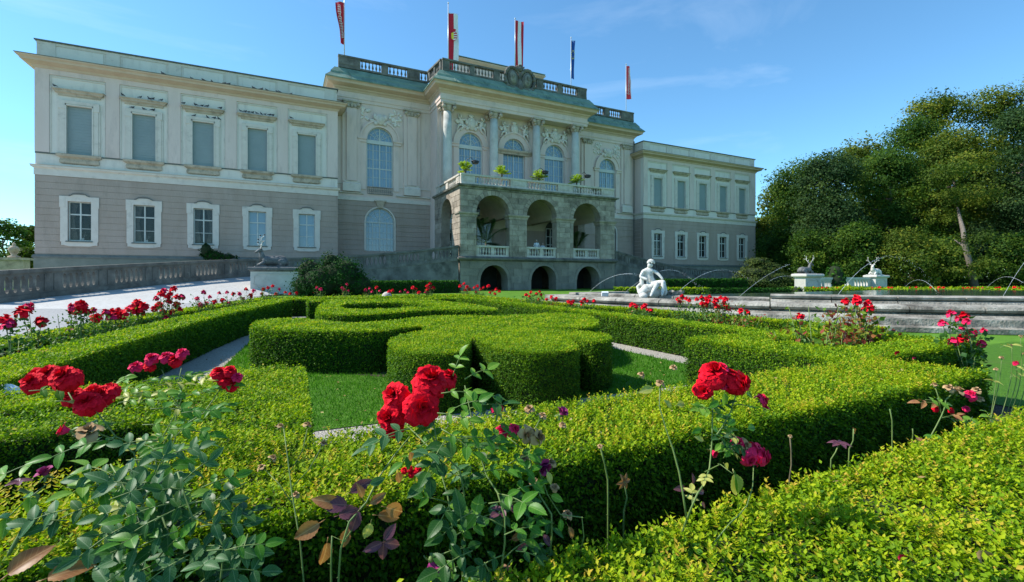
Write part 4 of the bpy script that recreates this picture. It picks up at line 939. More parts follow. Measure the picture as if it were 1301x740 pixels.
pp = resample(RPR, 2.9)
for i in range(len(pp)-1):
    a, b = pp[i], pp[i+1]; pierced(rr_, a.xy, b.xy, a.z, b.z, 1.3, 6 if i % 3 else 5, below=2.8)
# ramp surfaces
def rampsurf(pts, wd_, side, m=M['ramp']):
    q = MB(); rows = []
    for i, p in enumerate(pts):
        p = Vector(p); a = Vector(pts[max(0, i-1)]); b = Vector(pts[min(len(pts)-1, i+1)]); d = (b-a); d.z = 0; d.normalize(); n = Vector((d.y, -d.x, 0))*side
        rows.append([p-n*.2, p+n*(wd_[i] if isinstance(wd_, list) else wd_)])
    for r in rows: r[0] = tuple(r[0]); r[1] = tuple(r[1])
    q.loft(rows, False, False); me = q.mesh('ramp', m)
    if sum(p.normal.z for p in me.polygons) < 0: me.flip_normals()
    o = link('ramp', me); o['kind'] = 'structure'
# the road in front of the left parapet: rises with it and falls to the garden
q = MB(); rows = []
INN = [(-4.6, 22, .028), (-4.2, 24, .028), (-3.0, 27, .028), (-2.0, 29.6, .028), (-1.2, 32.0, .05), (-.4, 33.2, .1), (1.4, 35.4, .6), (4.8, 37.4, 1.2), (13.4, 37.6, 2.5)]
for (a, b) in [((-10.8, 24.3, .032), (-4.9, 21.2, .031))]+list(zip(RPL, INN))[:5]+[((1.2, 41.5, 1.45), (.3, 34.2, .1))]:
    rows.append([tuple(Vector(a).lerp(Vector(b), t)) for t in (0, .35, .7, 1)])
q.loft(rows, False, False); me = q.mesh('driveway', M['ramp'])
if sum(p.normal.z for p in me.polygons) < 0: me.flip_normals()
o = link('driveway', me); o['kind'] = 'structure'
sheet('driveway', [(-60, -3), (-3.5, -3), (-3.5, 4), (-3.3, 6), (-3.1, 7.5), (-2.8, 9.3), (-2.46, 11.2), (-1.9, 13.6), (-1.3, 16), (-1.05, 18.8), (-1.3, 22), (-1.2, 31.5), (-4.2, 31.5), (-60, 30)], .03, M['road'])
sheet('driveway', [(-70, 29), (-9.2, 29), (-8, 31.5), (-5.2, 36.4), (-1.5, 40.6), (1.8, 41.8), (5.2, 41.5), (13.5, 41), (13.5, 46.3), (-70, 46.3)], .05, M['ramp'])
# ------------------------------------------------------------------ fountain basin
BC = Vector((23, 16, 0)); bas = empty('fountain_basin', (14, 12, 0), 'large weathered stone fountain basin with stepped rims', 'fountain')
A_CUT = 231.0                                  # where the rim steps up
def rim(a0, a1, prof, n, name, m=M['basin']):
    q = MB(); rings = []
    for k in range(n+1):
        a = math.radians(a0+(a1-a0)*k/n); c, s = math.cos(a), math.sin(a); rings.append([(BC.x+r*c, BC.y+r*s, z) for r, z in prof])
    q.loft(rings); q.build(name, m, bas)
low = [(15.25, 0), (15.25, .10), (15.08, .13), (15.05, .28), (14.75, .31), (14.68, .34), (14.50, .345), (14.50, .37), (14.62, .40), (14.66, .47), (14.60, .53), (14.45, .565), (13.7, .57), (13.7, 0)]
rim(187.5, 330, low[:6]+[(13.8, .34), (13.8, 0)], 52, 'plinth_step'); 
segs = [187.5+k*(330-187.5)/26 for k in range(27)]
for k in range(26):
    rim(segs[k]+.05, segs[k+1]-.05, [(14.50, .33), (14.50, .37), (14.62, .40), (14.67, .46), (14.62, .52), (14.48, .555), (14.05, .56), (14.05, .33)], 2, 'rim_stone')
    if segs[k] >= 213: rim(segs[k]+.05, segs[k+1]-.05, [(14.1, .55), (14.08, .60), (13.98, .63), (14.06, .66), (14.08, .71), (13.98, .735), (13.5, .74), (13.5, .55)], 2, 'coping_stone')
    else: rim(segs[k]+.05, segs[k+1]-.05, [(13.5, .5), (13.5, .60), (13.42, .625), (13.0, .63), (13.0, .5)], 2, 'coping_stone')
m = MB(); e0 = (BC.x+14.6*math.cos(math.radians(187.5)), BC.y+14.6*math.sin(math.radians(187.5)))
m.box(e0[0]-.02, 12, e0[1], e0[1]+.5, .33, .56).box(e0[0]-.5, 12, e0[1], e0[1]+.9, 0, .33).box(e0[0]+1, 12, e0[1]+.02, e0[1]+.45, .56, .63); m.build('back_rim', M['basin'], bas)
wm = bpy.data.materials.new('basin_water'); wm.use_nodes = True; b_ = wm.node_tree.nodes['Principled BSDF']; b_.inputs['Base Color'].default_value = (.03, .06, .05, 1); b_.inputs['Roughness'].default_value = .08
nn_ = wm.node_tree.nodes.new('ShaderNodeTexNoise'); nn_.inputs['Scale'].default_value = 40; bb_ = wm.node_tree.nodes.new('ShaderNodeBump'); bb_.inputs['Strength'].default_value = .3
wm.node_tree.links.new(nn_.outputs[0], bb_.inputs['Height']); wm.node_tree.links.new(bb_.outputs[0], b_.inputs['Normal'])
sheet('water', [(BC.x+13.6*math.cos(math.radians(a)), BC.y+13.6*math.sin(math.radians(a))) for a in range(188, 331, 6)]+[(38, 14.2)], .46, wm)
# ------------------------------------------------------------------ pedestals with resting stags
def pedestal(c, wx, wy, z, h, m, label, grp):
    root = empty('statue_pedestal', (c[0], c[1], z), label, 'pedestal', grp)
    q = MB(); q.box(c[0]-wx/2, c[0]+wx/2, c[1]-wy/2, c[1]+wy/2, z-.2, z+h-.3); q.build('die', m, root)
    q = MB()
    for o in (0,):
        q.loft([[(c[0]-wx/2-o, c[1]-wy/2-o, zz), (c[0]+wx/2+o, c[1]-wy/2-o, zz), (c[0]+wx/2+o, c[1]+wy/2+o, zz), (c[0]-wx/2-o, c[1]+wy/2+o, zz)] for o, zz in ((.0, z+h-.3), (.05, z+h-.27), (.12, z+h-.2), (.16, z+h-.18), (.16, z+h-.05), (.10, z+h), (0, z+h))])
    q.build('cap', M['bronze'] if m is M['pedestal'] else m, root)
    q = MB(); q.box(c[0]-wx/2-.08, c[0]+wx/2+.08, c[1]-wy/2-.08, c[1]+wy/2+.08, z-.2, z+.18); q.build('foot', m, root)
    x0, x1, z0, z1, y = c[0]-wx/2+.22, c[0]+wx/2-.22, z+.32, z+h-.45, c[1]-wy/2-.012
    q = MB(); k = .18; pts = [(x0+k, z0), (x1-k, z0), (x1-k, z0+k*.6), (x1, z0+k), (x1, z1-k), (x1-k, z1-k*.6), (x1-k, z1), (x0+k, z1), (x0+k, z1-k*.6), (x0, z1-k), (x0, z0+k), (x0+k, z0+k*.6), (x0+k, z0)]
    q.tube([(p[0], y, p[1]) for p in pts], .018, 4, False); q.build('panel_moulding', m, root)
    return root
def stag(c, s, rz, label, m=M['bronze'], balls=True, head=0.0):
    "a stag at rest: local x runs from the head end to the rump"
    root = empty('stag_statue', c, label, 'statue', 'stag statues on pedestals', rz)
    ORG[root.name] = Vector((0, 0, 0)); q = MB(); q.smooth = True
    def V(x, y, z): return Vector((x*s, y*s, z*s))
    # body loft
    def ell(cx, cz, ry, rz_, n=12, y=0): return [V(cx, y+ry*math.cos(2*PI*k/n), cz+rz_*math.sin(2*PI*k/n)) for k in range(n)]
    q.loft([ell(x, z, ry, rz_) for x, z, ry, rz_ in ((-.55, .36, .12, .14), (-.5, .38, .26, .28), (-.3, .40, .33, .34), (0, .40, .35, .33), (.35, .40, .37, .34), (.7, .41, .40, .37), (.95, .38, .36, .34), (1.12, .30, .2, .2), (1.18, .27, .06, .07))])
    # neck and head
    nk = [V(-.42, 0, .45), V(-.5, 0, .72), V(-.55, 0, .95), V(-.60, 0, 1.08)]; q.tube(nk, [.26*s, .19*s, .14*s, .12*s], 10)
    hd = [V(-.52, head*.05, 1.12), V(-.66, head*.2, 1.10), V(-.82, head*.35, 1.0), V(-.95, head*.45, .92)]; q.tube(hd, [.12*s, .125*s, .085*s, .06*s], 9)
    for sd in (-1, 1):
        q.tube([V(-.56, sd*.1, 1.18), V(-.55, sd*.22, 1.24), V(-.55, sd*.3, 1.24)], [.035*s, .05*s, .01*s], 6)
        # folded legs
        q.tube([V(-.35, sd*.26, .3), V(-.62, sd*.3, .16), V(-.78, sd*.28, .09)], [.12*s, .085*s, .06*s], 8); q.tube([V(-.78, sd*.28, .09), V(-.45, sd*.36, .06), V(-.28, sd*.36, .06)], [.055*s, .045*s, .05*s], 7)
        q.blob(V(.72, sd*.33, .3), (.33*s, .14*s, .26*s), 10, 7)
        q.tube([V(.55, sd*.42, .16), V(.85, sd*.46, .08), V(.35, sd*.5, .06)], [.1*s, .06*s, .04*s], 7)
    q.tube([V(1.12, 0, .35), V(1.24, 0, .28)], [.06*s, .03*s], 6)
    bd = link('body', q.mesh('body', m), root)
    a = MB(); a.smooth = True; tips = []
    for sd in (-1, 1):
        pts = [V(-.58, sd*.07, 1.22), V(-.54, sd*.26, 1.42), V(-.5, sd*.42, 1.66), V(-.56, sd*.44, 1.95), V(-.62, sd*.38, 2.1)]; a.tube(pts, [.035*s, .032*s, .028*s, .02*s, .012*s], 6)
        for i, (dx, dy, dz) in ((1, (-.22, .02, .22)), (2, (-.2, .06, .24)), (3, (.18, .1, .2)), (2, (.1, .26, .1))):
            p = pts[i]; t = p+V(dx, sd*dy, dz); a.tube([p, p+V(dx*.7, sd*dy*.6, dz*.35), t], [.024*s, .02*s, .01*s], 5); tips.append(t)
        tips.append(pts[-1])
    link('antlers', a.mesh('antlers', M['marble'] if m is M['bronze'] else m), root)
    if balls:
        for i, t in enumerate(tips):
            if i % 2 == 0: b = MB(); b.smooth = True; b.blob(t, .055*s, 7, 5); link('antler_ornament', b.mesh('antler_ornament', M['iron']), root)
    q = MB(); q.box(-.95*s, 1.3*s, -.55*s, .55*s, -.04*s, .03*s); link('plinth_slab', q.mesh('plinth_slab', m), root)
    return root
pc = wd(350, 360, 30.3); pz = .22
pedestal((pc.x+.05, pc.y+.65), 3.0, 1.4, pz, 1.62, M['pedestal'], 'pale plaster pedestal under the left lying stag, beside the bright drive', 'pedestals of the stags')
stag((pc.x-.35, pc.y+.62, pz+1.66), .95, math.radians(6), 'dull lead lying stag with ball-tipped antlers on the pedestal left of the dark shrub', head=-.5)
PZ = 45.3
p1 = wd(1023, 374, 33); p2 = wd(1112, 368, 44)
pedestal((p1.x+.9, p1.y+.4), 1.8, .8, 0, 1.42, M['whitewall'], 'white pedestal of the stag nearer the juniper, left end of the pierced wall', 'pedestals of the stags')
stag((p1.x+.75, p1.y+.4, 1.45), .62, PI-.1, 'grey lying stag statue with antlers at the juniper, its head towards the wood', balls=False, m=M['bronze'], head=.4)
pedestal((p2.x+1.0, p2.y+.42), 2.0, .85, 0, 1.36, M['whitewall'], 'white pedestal of the stag before the wood, right end of the pierced wall', 'pedestals of the stags')
stag((p2.x+.65, p2.y+.42, 1.39), .80, .12, 'lying stag statue with raised pale antlers before the wood', balls=False, m=M['marble'], head=-.4)
gw = empty('garden_wall', (52, 28, 0), 'low white wall pierced by ovals between the two stag pedestals', 'wall')
a_ = Vector((p1.x+1.8, p1.y+.5, .0)); b_2 = Vector((p2.x, p2.y+.5, 0)); mid_ = (a_+b_2)/2+Vector((-.3, .9, 0)); pts = resample([a_, mid_, b_2], 4.4)
for i in range(len(pts)-1): pierced(gw, pts[i].xy, pts[i+1].xy, 0, 0, 1.15, 5, m=M['whitewall'], hw=.19, hh=.3, below=.3)
# second stag pedestal of the left side stands just out of the picture; its white end shows
pedestal((at(0, 373, .2).x-1.45, 23.6), 3.0, 1.4, .05, 1.35, M['whitewall'], 'white pedestal at the lower end of the left ramp parapet', 'pedestals of the stags')
# ------------------------------------------------------------------ trees and shrubs
def foliage_cloud(lobes, n, size, seed, flat=.5, clump=.9, per=26, tintb=.45, shell=.55, sizevar=.35):
    "leaf faces gathered in clumps through the volume of the lobes (x,y,z,rx,ry,rz)"
    r = np.random.default_rng(seed); lob = np.array(lobes, float); vol = lob[:, 3]*lob[:, 4]*lob[:, 5]; pr = (vol**.7)/np.sum(vol**.7)
    nc = max(1, n//per); li = r.choice(len(lob), nc, p=pr); d = unit(r.normal(size=(nc, 3))); rad = shell+(1-shell)*r.random(nc)**.6; rad *= 1+(.13 if clump > .6 else .10)*r.normal(size=nc)
    cc = lob[li, :3]+d*rad[:, None]*lob[li, 3:6]; ct = tintb+.14*r.normal(size=nc)+(.13 if clump > .6 else .04)*r.normal(size=len(lob))[li]
    up = d*np.array([1, 1, .7])+np.array([0, 0, .55])
    k = np.repeat(np.arange(nc), per); m = len(k); crs = clump*(.55+.9*r.random(nc))[k][:, None]
    off = r.normal(size=(m, 3))*np.array([1, 1, flat])*crs*.5
    # droop: clump members further out hang lower
    off[:, 2] -= .12*np.linalg.norm(off[:, :2], axis=1)
    P = cc[k]+off; N = unit(up[k]*1.0+r.normal(size=(m, 3))*.55); D = unit(np.cross(N, r.normal(size=(m, 3)))+np.array([0, 0, -.3]))
    s = size*(1+sizevar*r.normal(size=m)).clip(.4, 2); T = np.clip(ct[k]+r.normal(size=m)*.1, 0, 1)
    return P, D, N, s, T
def limb(m, p0, p1, r0, r1, seed, bend=.15, n=6, k=7):
    r = random.Random(seed); p0, p1 = Vector(p0), Vector(p1); L_ = (p1-p0).length; pts = []
    for i in range(n+1):
        t = i/n; o = Vector((r.uniform(-1, 1), r.uniform(-1, 1), r.uniform(-.3, .3)))*L_*bend*.35*math.sin(t*PI); pts.append(p0.lerp(p1, t)+o)
    m.tube(pts, [r0+(r1-r0)*i/n for i in range(n+1)], k); return pts
def tree(u, t, top, hw, mt, label, name='broadleaf_tree', seed=0, lobes=None, base=None, n=9000, leaf=.34, trunk=True, bark='bark', crownlow=.12, grp='trees of the park behind the fountain', cat='tree', clump=1.0, tint=.45, nl=13, shape=1.0):
    r = random.Random(seed); b = wd(u, 352+HC*FOC/t, t); b.z = 0; H = HC+(352-top)/FOC*t; W_ = hw/FOC*t
    root = empty(name, b, label, cat, grp); lo = []
    z0 = H*crownlow
    for i in range(nl):
        f = (i+.5)/nl; z = z0+(H-z0)*f*.93; prof = max(.3, 1-abs((f-.45)/.60)**2.4)*.98
        a = i*2.4+r.uniform(-.4, .4); rr = W_*(.30+.2*r.random())*max(.55, prof); off = W_*prof*.68*r.uniform(.45, 1.05)
        lo.append((b.x+off*math.cos(a), b.y+off*math.sin(a), z, rr, rr, min(rr*.8, (H-z0)*.16)))
    lo.append((b.x, b.y, H-W_*.30, W_*.5, W_*.5, W_*.30)); lo.append((b.x-.35*RX*W_, b.y-.35*RY*W_, H-W_*.6, W_*.45, W_*.45, W_*.35)); lo.append((b.x+.4*RX*W_, b.y+.4*RY*W_, H-W_*.55, W_*.45, W_*.45, W_*.35))
    P, D, N, s, T = foliage_cloud(lo, n, leaf, seed+11, clump=clump, tintb=tint)
    P[:, 2] = np.maximum(P[:, 2], .15)
    link('crown', leaves('crown', P, D, N, s, s*.75, T, M[mt], 'quad', b), root, None, kind='stuff')
    if trunk:
        m = MB(); m.smooth = True; r0 = max(.18, H*.022); pts = limb(m, b+Vector((0, 0, -.2)), b+Vector((r.uniform(-.5, .5), r.uniform(-.5, .5), H*.72)), r0, r0*.3, seed, .12, 8, 9); m.build('trunk', M[bark], root)
        for q in range(7):
            p = pts[2+q % 6]; l_ = lo[(q*2+1) % len(lo)]; m = MB(); m.smooth = True; limb(m, p, (l_[0], l_[1], max(p.z+.5, l_[2])), r0*.42, r0*.1, seed+q, .2, 5, 6); m.build('branch', M[bark], root)
    return root
TR = [ # u, t, top, half width, leaf colour, label
 (963, 78, 276, 30, 'treeC', 'light green tree just beside the right end of the palace', 5000),
 (992, 80, 232, 30, 'treeC', 'pale olive tree rising left of the dense blue green one', 7000),
 (1012, 72, 205, 38, 'treeA', 'rounded mid green tree at the left shoulder of the wood', 10000),
 (1052, 64, 192, 46, 'treeB', 'dense dark blue green tree with a domed crown', 16000),
 (1095, 80, 176, 40, 'treeC', 'olive topped tree peeping over the dense dark tree', 8000),
 (1128, 66, 190, 48, 'treeA', 'broad mid green tree in the middle of the wood', 16000),
 (1160, 74, 150, 44, 'treeA', 'tall green tree left of the airy olive one', 12000),
 (1187, 78, 118, 42, 'treeC', 'airy tall tree with bronze olive top', 12000),
 (1212, 66, 165, 54, 'treeC', 'big spreading olive green tree with sunlit boughs', 17000),
 (1262, 76, 112, 50, 'treeC', 'tallest olive tree at the skyline on the right', 14000),
 (1300, 60, 135, 36, 'treeB', 'dark narrow tree with hanging boughs at the right edge', 12000),
 (1335, 72, 92, 50, 'treeC', 'tall tree cut by the right edge of the picture', 9000),
 (1385, 66, 110, 60, 'treeA', 'broad tree beyond the right edge', 6000),
 (1440, 66, 120, 60, 'treeB', 'dark tree far beyond the right edge', 4000)]
for i, (u, t, tp, hw, mt, lb, n) in enumerate(TR): tree(u, t, tp, hw, mt, lb, seed=31+i*7, n=int(n*2.3), leaf=.0038*t, clump=1.3*t/66, tint=.51, nl=24)
UN = [(975, 70, 300, 26, 'treeA', 'bushy young tree at the palace corner behind the yew'), (1028, 60, 292, 30, 'treeA', 'leafy low tree behind the nearer stag'), (1088, 57, 283, 30, 'treeA', 'low mid green tree behind the white wall'),
      (1150, 55, 290, 40, 'treeC', 'low yellow green tree in the middle of the wood edge'), (1200, 57, 300, 30, 'treeA', 'low tree before the pale trunk'), (1292, 54, 296, 34, 'treeA', 'low green tree at the right edge of the wood'), (1250, 62, 280, 26, 'treeB', 'dark low tree right of the pale trunk'), (1350, 55, 290, 40, 'treeA', 'low tree beyond the right edge')]
for i, (u, t, tp, hw, mt, lb) in enumerate(UN): tree(u, t, tp, hw, mt, lb, seed=231+i*5, n=13000, leaf=.21, clump=1.0, crownlow=.02, nl=15, tint=.47, shape=.7, grp='low trees along the wood edge')
# the pale leaning trunk that shows through the wood
b0 = wd(1237, 366, 53.5); b0.z = 0; rt = empty('leaning_tree', b0, 'pale bare leaning trunk showing in front of the dark wood', 'tree')
m = MB(); m.smooth = True; pts = [wd(1238, 364, 53.5), wd(1233, 340, 53.5), wd(1226, 315, 53.5), wd(1223, 292, 54.2), wd(1219, 277, 56), wd(1216, 264, 58)]; pts[0].z = -.1
m.tube(pts, [.40, .31, .26, .23, .17, .10], 10); m.build('trunk', M['palebark'], rt)
for e in ((1212, 305),):
    m = MB(); m.smooth = True; k = 2; limb(m, pts[k], wd(*e, 54.5), .16, .05, e[0]); m.build('branch', M['palebark'], rt)
lo = [tuple(wd(u, v, 55.5+q))+(2.0, 2.0, 1.0) for q, (u, v) in enumerate(((1200, 222), (1232, 205), (1212, 248), (1245, 250), (1195, 275)))]
lo += [tuple(wd(u, v, 52))+(1.6, 1.6, .6) for u, v in ((1245, 300), (1208, 318), (1250, 335), (1215, 212), (1222, 345))]
P, D, N, s, T = foliage_cloud(lo, 12000, .2, 5, clump=.8, tintb=.55); link('crown', leaves('crown', P, D, N, s, s*.75, T, M['treeC'], 'quad', b0), rt, None, kind='stuff')
# deep shade of the wood: foliage too far in to be told apart
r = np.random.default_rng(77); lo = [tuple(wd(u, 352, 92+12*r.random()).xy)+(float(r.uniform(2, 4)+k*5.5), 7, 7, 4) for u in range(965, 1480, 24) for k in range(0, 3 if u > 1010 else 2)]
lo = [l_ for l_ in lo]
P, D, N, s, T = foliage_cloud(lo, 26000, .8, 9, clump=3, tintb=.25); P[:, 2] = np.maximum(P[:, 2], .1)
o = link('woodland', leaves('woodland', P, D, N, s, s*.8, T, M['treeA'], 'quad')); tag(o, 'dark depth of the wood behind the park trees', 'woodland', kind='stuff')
# trees at far left behind the palace
for i, (u, t, tp, hw, mt, lb) in enumerate([(8, 62, 278, 24, 'treeA', 'tree at the far left beyond the gate pillar'), (36, 66, 286, 16, 'treeC', 'tree behind the left corner of the palace'), (-30, 64, 270, 34, 'treeA', 'tree past the left edge'), (30, 54, 316, 12, 'treeC', 'small light shrub by the gate pillar')]):
    tree(u, t, tp, hw, mt, lb, seed=431+i, n=4500, leaf=.26, clump=.7, grp='trees left of the palace', crownlow=.03)
lo = [tuple(wd(u, 352, 120).xy)+(4.0, 8, 8, 4.5) for u in range(-160, 60, 26)]
P, D, N, s, T = foliage_cloud(lo, 5000, .8, 19, clump=3, tintb=.3); o = link('woodland', leaves('woodland', P, D, N, s, s*.8, T, M['treeB'], 'quad')); tag(o, 'distant trees beyond the left corner of the palace', 'woodland', kind='stuff')
# clipped and loose evergreens
def shrub(name, c, lobes, mt, n, leaf, label, cat='shrub', clump=.25, shell=.8, flat=.7, tint=.45, seed=1, grp=None, stem=True, core=.82):
    root = empty(name, (c[0], c[1], c[2] if len(c) > 2 else 0), label, cat, grp)
    P, D, N, s, T = foliage_cloud(lobes, n, leaf, seed, clump=clump, flat=flat, shell=shell, tintb=tint)
    P[:, 2] = np.maximum(P[:, 2], 0.02)
    link('foliage', leaves('foliage', P, D, N, s, s*.6, T, M[mt], 'quad', ORG[root.name]), root, None, kind='stuff')
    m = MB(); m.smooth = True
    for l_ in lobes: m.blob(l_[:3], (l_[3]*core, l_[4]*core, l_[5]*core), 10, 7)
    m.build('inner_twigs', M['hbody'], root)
    return root
c = wd(424, 372, 27); c.z = 0
lo = [(c.x-.7, c.y, .9, 1.35, 1.2, 1.1), (c.x+.2, c.y, 1.15, 1.4, 1.2, 1.15), (c.x+1.1, c.y+.1, .75, 1.2, 1.1, .85), (c.x-1.3, c.y+.2, 1.6, .75, .7, .6), (c.x-.15, c.y+.1, 2.1, .5, .5, .5), (c.x+.6, c.y, 1.75, .8, .8, .5), (c.x-1.5, c.y, .7, .7, .8, .8), (c.x+1.7, c.y, .45, .6, .8, .5)]
shrub('yew_shrub', c, lo, 'conifer', 15000, .10, 'large dark evergreen shrub right of the left stag pedestal', clump=.28, tint=.42)
c = wd(968, 372, 47); c.z = 0
lo = [(c.x+dx, c.y+dy, z, rx, rx*.9, rz) for dx, dy, z, rx, rz in ((0, 0, .9, 2.6, 1.0), (-1.2, 0, 1.6, 1.5, .6), (.3, 0, 2.1, 1.5, .55), (-.6, .2, 2.75, 1.1, .4), (1.5, -.2, 1.3, 1.5, .55), (2.4, -.3, .7, 1.1, .45), (-2.0, 0, .7, 1.2, .6), (.9, 0, 2.0, 1.0, .4))]
shrub('juniper_shrub', c, lo, 'yewlight', 15000, .16, 'spreading layered evergreen at the right end of the ramp', clump=.5, flat=.35, tint=.45, seed=3)
c = wd(1060, 366, 40); c.z = 0
shrub('topiary_cone', c, [(c.x, c.y, .8, .78, .78, .9), (c.x, c.y, 1.35, .62, .62, .85)], 'conifer', 5000, .09, 'egg-shaped clipped topiary behind the white pierced wall', 'topiary', clump=.06, shell=.97, tint=.85, seed=4, core=.96)
c = wd(1011, 374, 31); c.z = 0
shrub('box_ball', c, [(c.x, c.y, .2, .42, .42, .34)], 'box', 2200, .06, 'small clipped box ball beside the nearer white pedestal', 'topiary', clump=.03, shell=.97, tint=.45, seed=6, core=.95)
c = wd(268, 330, 37.5)
lo = [(c.x-.35, c.y, c.z+.75, .45, .45, .65), (c.x+.2, c.y, c.z+.35, .8, .5, .4), (c.x+1.1, c.y, c.z+.25, .7, .5, .25)]
shrub('dwarf_conifer', c, lo, 'conifer', 2600, .10, 'dark dwarf conifer standing behind the left parapet', clump=.15, tint=.3, seed=8)
# trimmed yew hedges in front of the ramps and far lawn borders
G2 = 'trimmed hedges in front of the ramps'
def farhedge(pts, wdt, h, label, mt='conifer', grp=G2, bright=.1, name='yew_hedge', lk=1.0):
    hedge([band(pts, wdt)], h, label, grp, cov=1.7, fluff=.6, mt=mt, bright=bright, name=name, leafk=lk)
a = wd(466, 366, 33).xy; b = wd(581, 366, 35.5).xy; farhedge([tuple(a), tuple(b)], 1.2, .85, 'long shaggy yew hedge below the left ramp', bright=.25)
a = wd(838, 372, 37).xy; b = wd(942, 372, 41).xy; farhedge([tuple(a), tuple(b)], 1.1, .95, 'long shaggy yew hedge below the right ramp', bright=.12)
a = wd(900, 374, 30).xy; b = wd(1003, 374, 30).xy; farhedge([tuple(a), tuple(b)], .5, .42, 'dark low hedge at the foot of the juniper', mt='conifer', bright=.05)
a = wd(780, 372, 34).xy; b = wd(900, 374, 32).xy; farhedge([tuple(a), tuple(b)], .5, .40, 'low green hedge beyond the fountain statue', mt='box', name='box_hedge')
for k, (u0, t0, u1, t1, hh, lb) in enumerate(((1028, 29, 1420, 27, .42, 'sunlit box hedge of the far parterre, nearer row'), (1024, 32.5, 1430, 31, .42, 'sunlit box hedge of the far parterre, further row'))):
    farhedge([tuple(wd(u0, 370, t0).xy), tuple(wd(u1, 370, t1).xy)], .45, hh, lb, mt='box', grp='box hedges of the far parterre', name='box_hedge', bright=.05)
for u in (1075,): 
    c = wd(u, 372, 30.6); c.z = 0; shrub('box_dome', c, [(c.x, c.y, .2, .9, .7, .42)], 'box', 3000, .09, 'low rounded box dome in the far parterre', 'topiary', clump=.05, shell=.95, tint=.7, seed=16, core=.93)
# ------------------------------------------------------------------ roses
def petal(m, c, ax, up, out, ln, wdt, curl, cup, nu=4, nv=4):
    "one petal: rises from c along up, leaning outwards, its rim rolled back"
    side = up.cross(out).normalized(); rows = []
    for i in range(nv+1):
        t = i/nv; w_ = wdt*(.25+.75*math.sin(min(1, t*1.05)*PI*.62)**.8)*(1 if t < .95 else .86); a = curl*t*t*1.5
        bend = out*(math.sin(a)*ln*t)+up*(math.cos(a)*ln*t)
        row = []
        for j in range(nu+1):
            s = (j/nu-.5)*2; q = c+bend+side*(s*w_*.5)-out*(s*s*cup*w_*.5)+out*(.07*ln*t*t*math.sin(s*4+ln*300))
            row.append(q)
        rows.append(row)
    m.loft(rows, False, False)
def rose_mesh(name, seed, mt, np_=26, R=.045, openness=1.0, detail=4):
    r = random.Random(seed); m = MB(); m.smooth = True; up = Vector((0, 0, 1))
    for k in range(np_):
        f = k/(np_-1); a = k*2.39996+r.uniform(-.25, .25); out = Vector((math.cos(a), math.sin(a), 0)); lean = (.02+1.0*f**1.25)*openness+r.uniform(-.12, .12)
        u2 = (up*math.cos(lean)+out*math.sin(lean)).normalized(); o2 = (out*math.cos(lean)-up*math.sin(lean)).normalized()
        rad = R*(.04+.26*f); ln = R*(.66+.12*f)*r.uniform(.86, 1.12); wd2 = R*(.42+.52*f)*r.uniform(.85, 1.15)
        petal(m, Vector((0, 0, R*.14*(1-f)))+out*rad*.6, None, u2, o2, ln, wd2, .15+.75*f*openness+r.uniform(-.1, .2), .95-.6*f, detail, detail)
    m.mat(1)
    for k in range(5):
        a = k*1.257; out = Vector((math.cos(a), math.sin(a), 0)); petal(m, Vector((0, 0, -R*.1)), None, (out*.9+up*.2-up*.35).normalized(), (-up).normalized(), R*.6, R*.22, .3, .1, 2, 3)
    m.blob((0, 0, -R*.12), (R*.2, R*.2, R*.26), 7, 5)
    return m.mesh(name, [mt, M['stem']])
RM = {'red': [rose_mesh('bloom', s, M['rose'], 46, .041, 1.0+.06*s) for s in (1, 2, 3)], 'pink': [rose_mesh('bloom', 8, M['pink'], 32, .036, .9)], 'bud': [rose_mesh('bloom', 5, M['pink'], 10, .026, .25)],
      'purple': [rose_mesh('bloom', 6, M['purple'], 12, .028, .3)], 'dry': [rose_mesh('bloom', 7, M['dry'], 12, .026, .8)]}
SM = {'red': [rose_mesh('bloom', s, M['rose'], 18, .054, 1.05, 2) for s in (11, 12, 13)], 'pink': [rose_mesh('bloom', 14, M['pink'], 16, .046, 1.0, 2)], 'dry': [rose_mesh('bloom', 15, M['dry'], 8, .034, .9, 2)]}
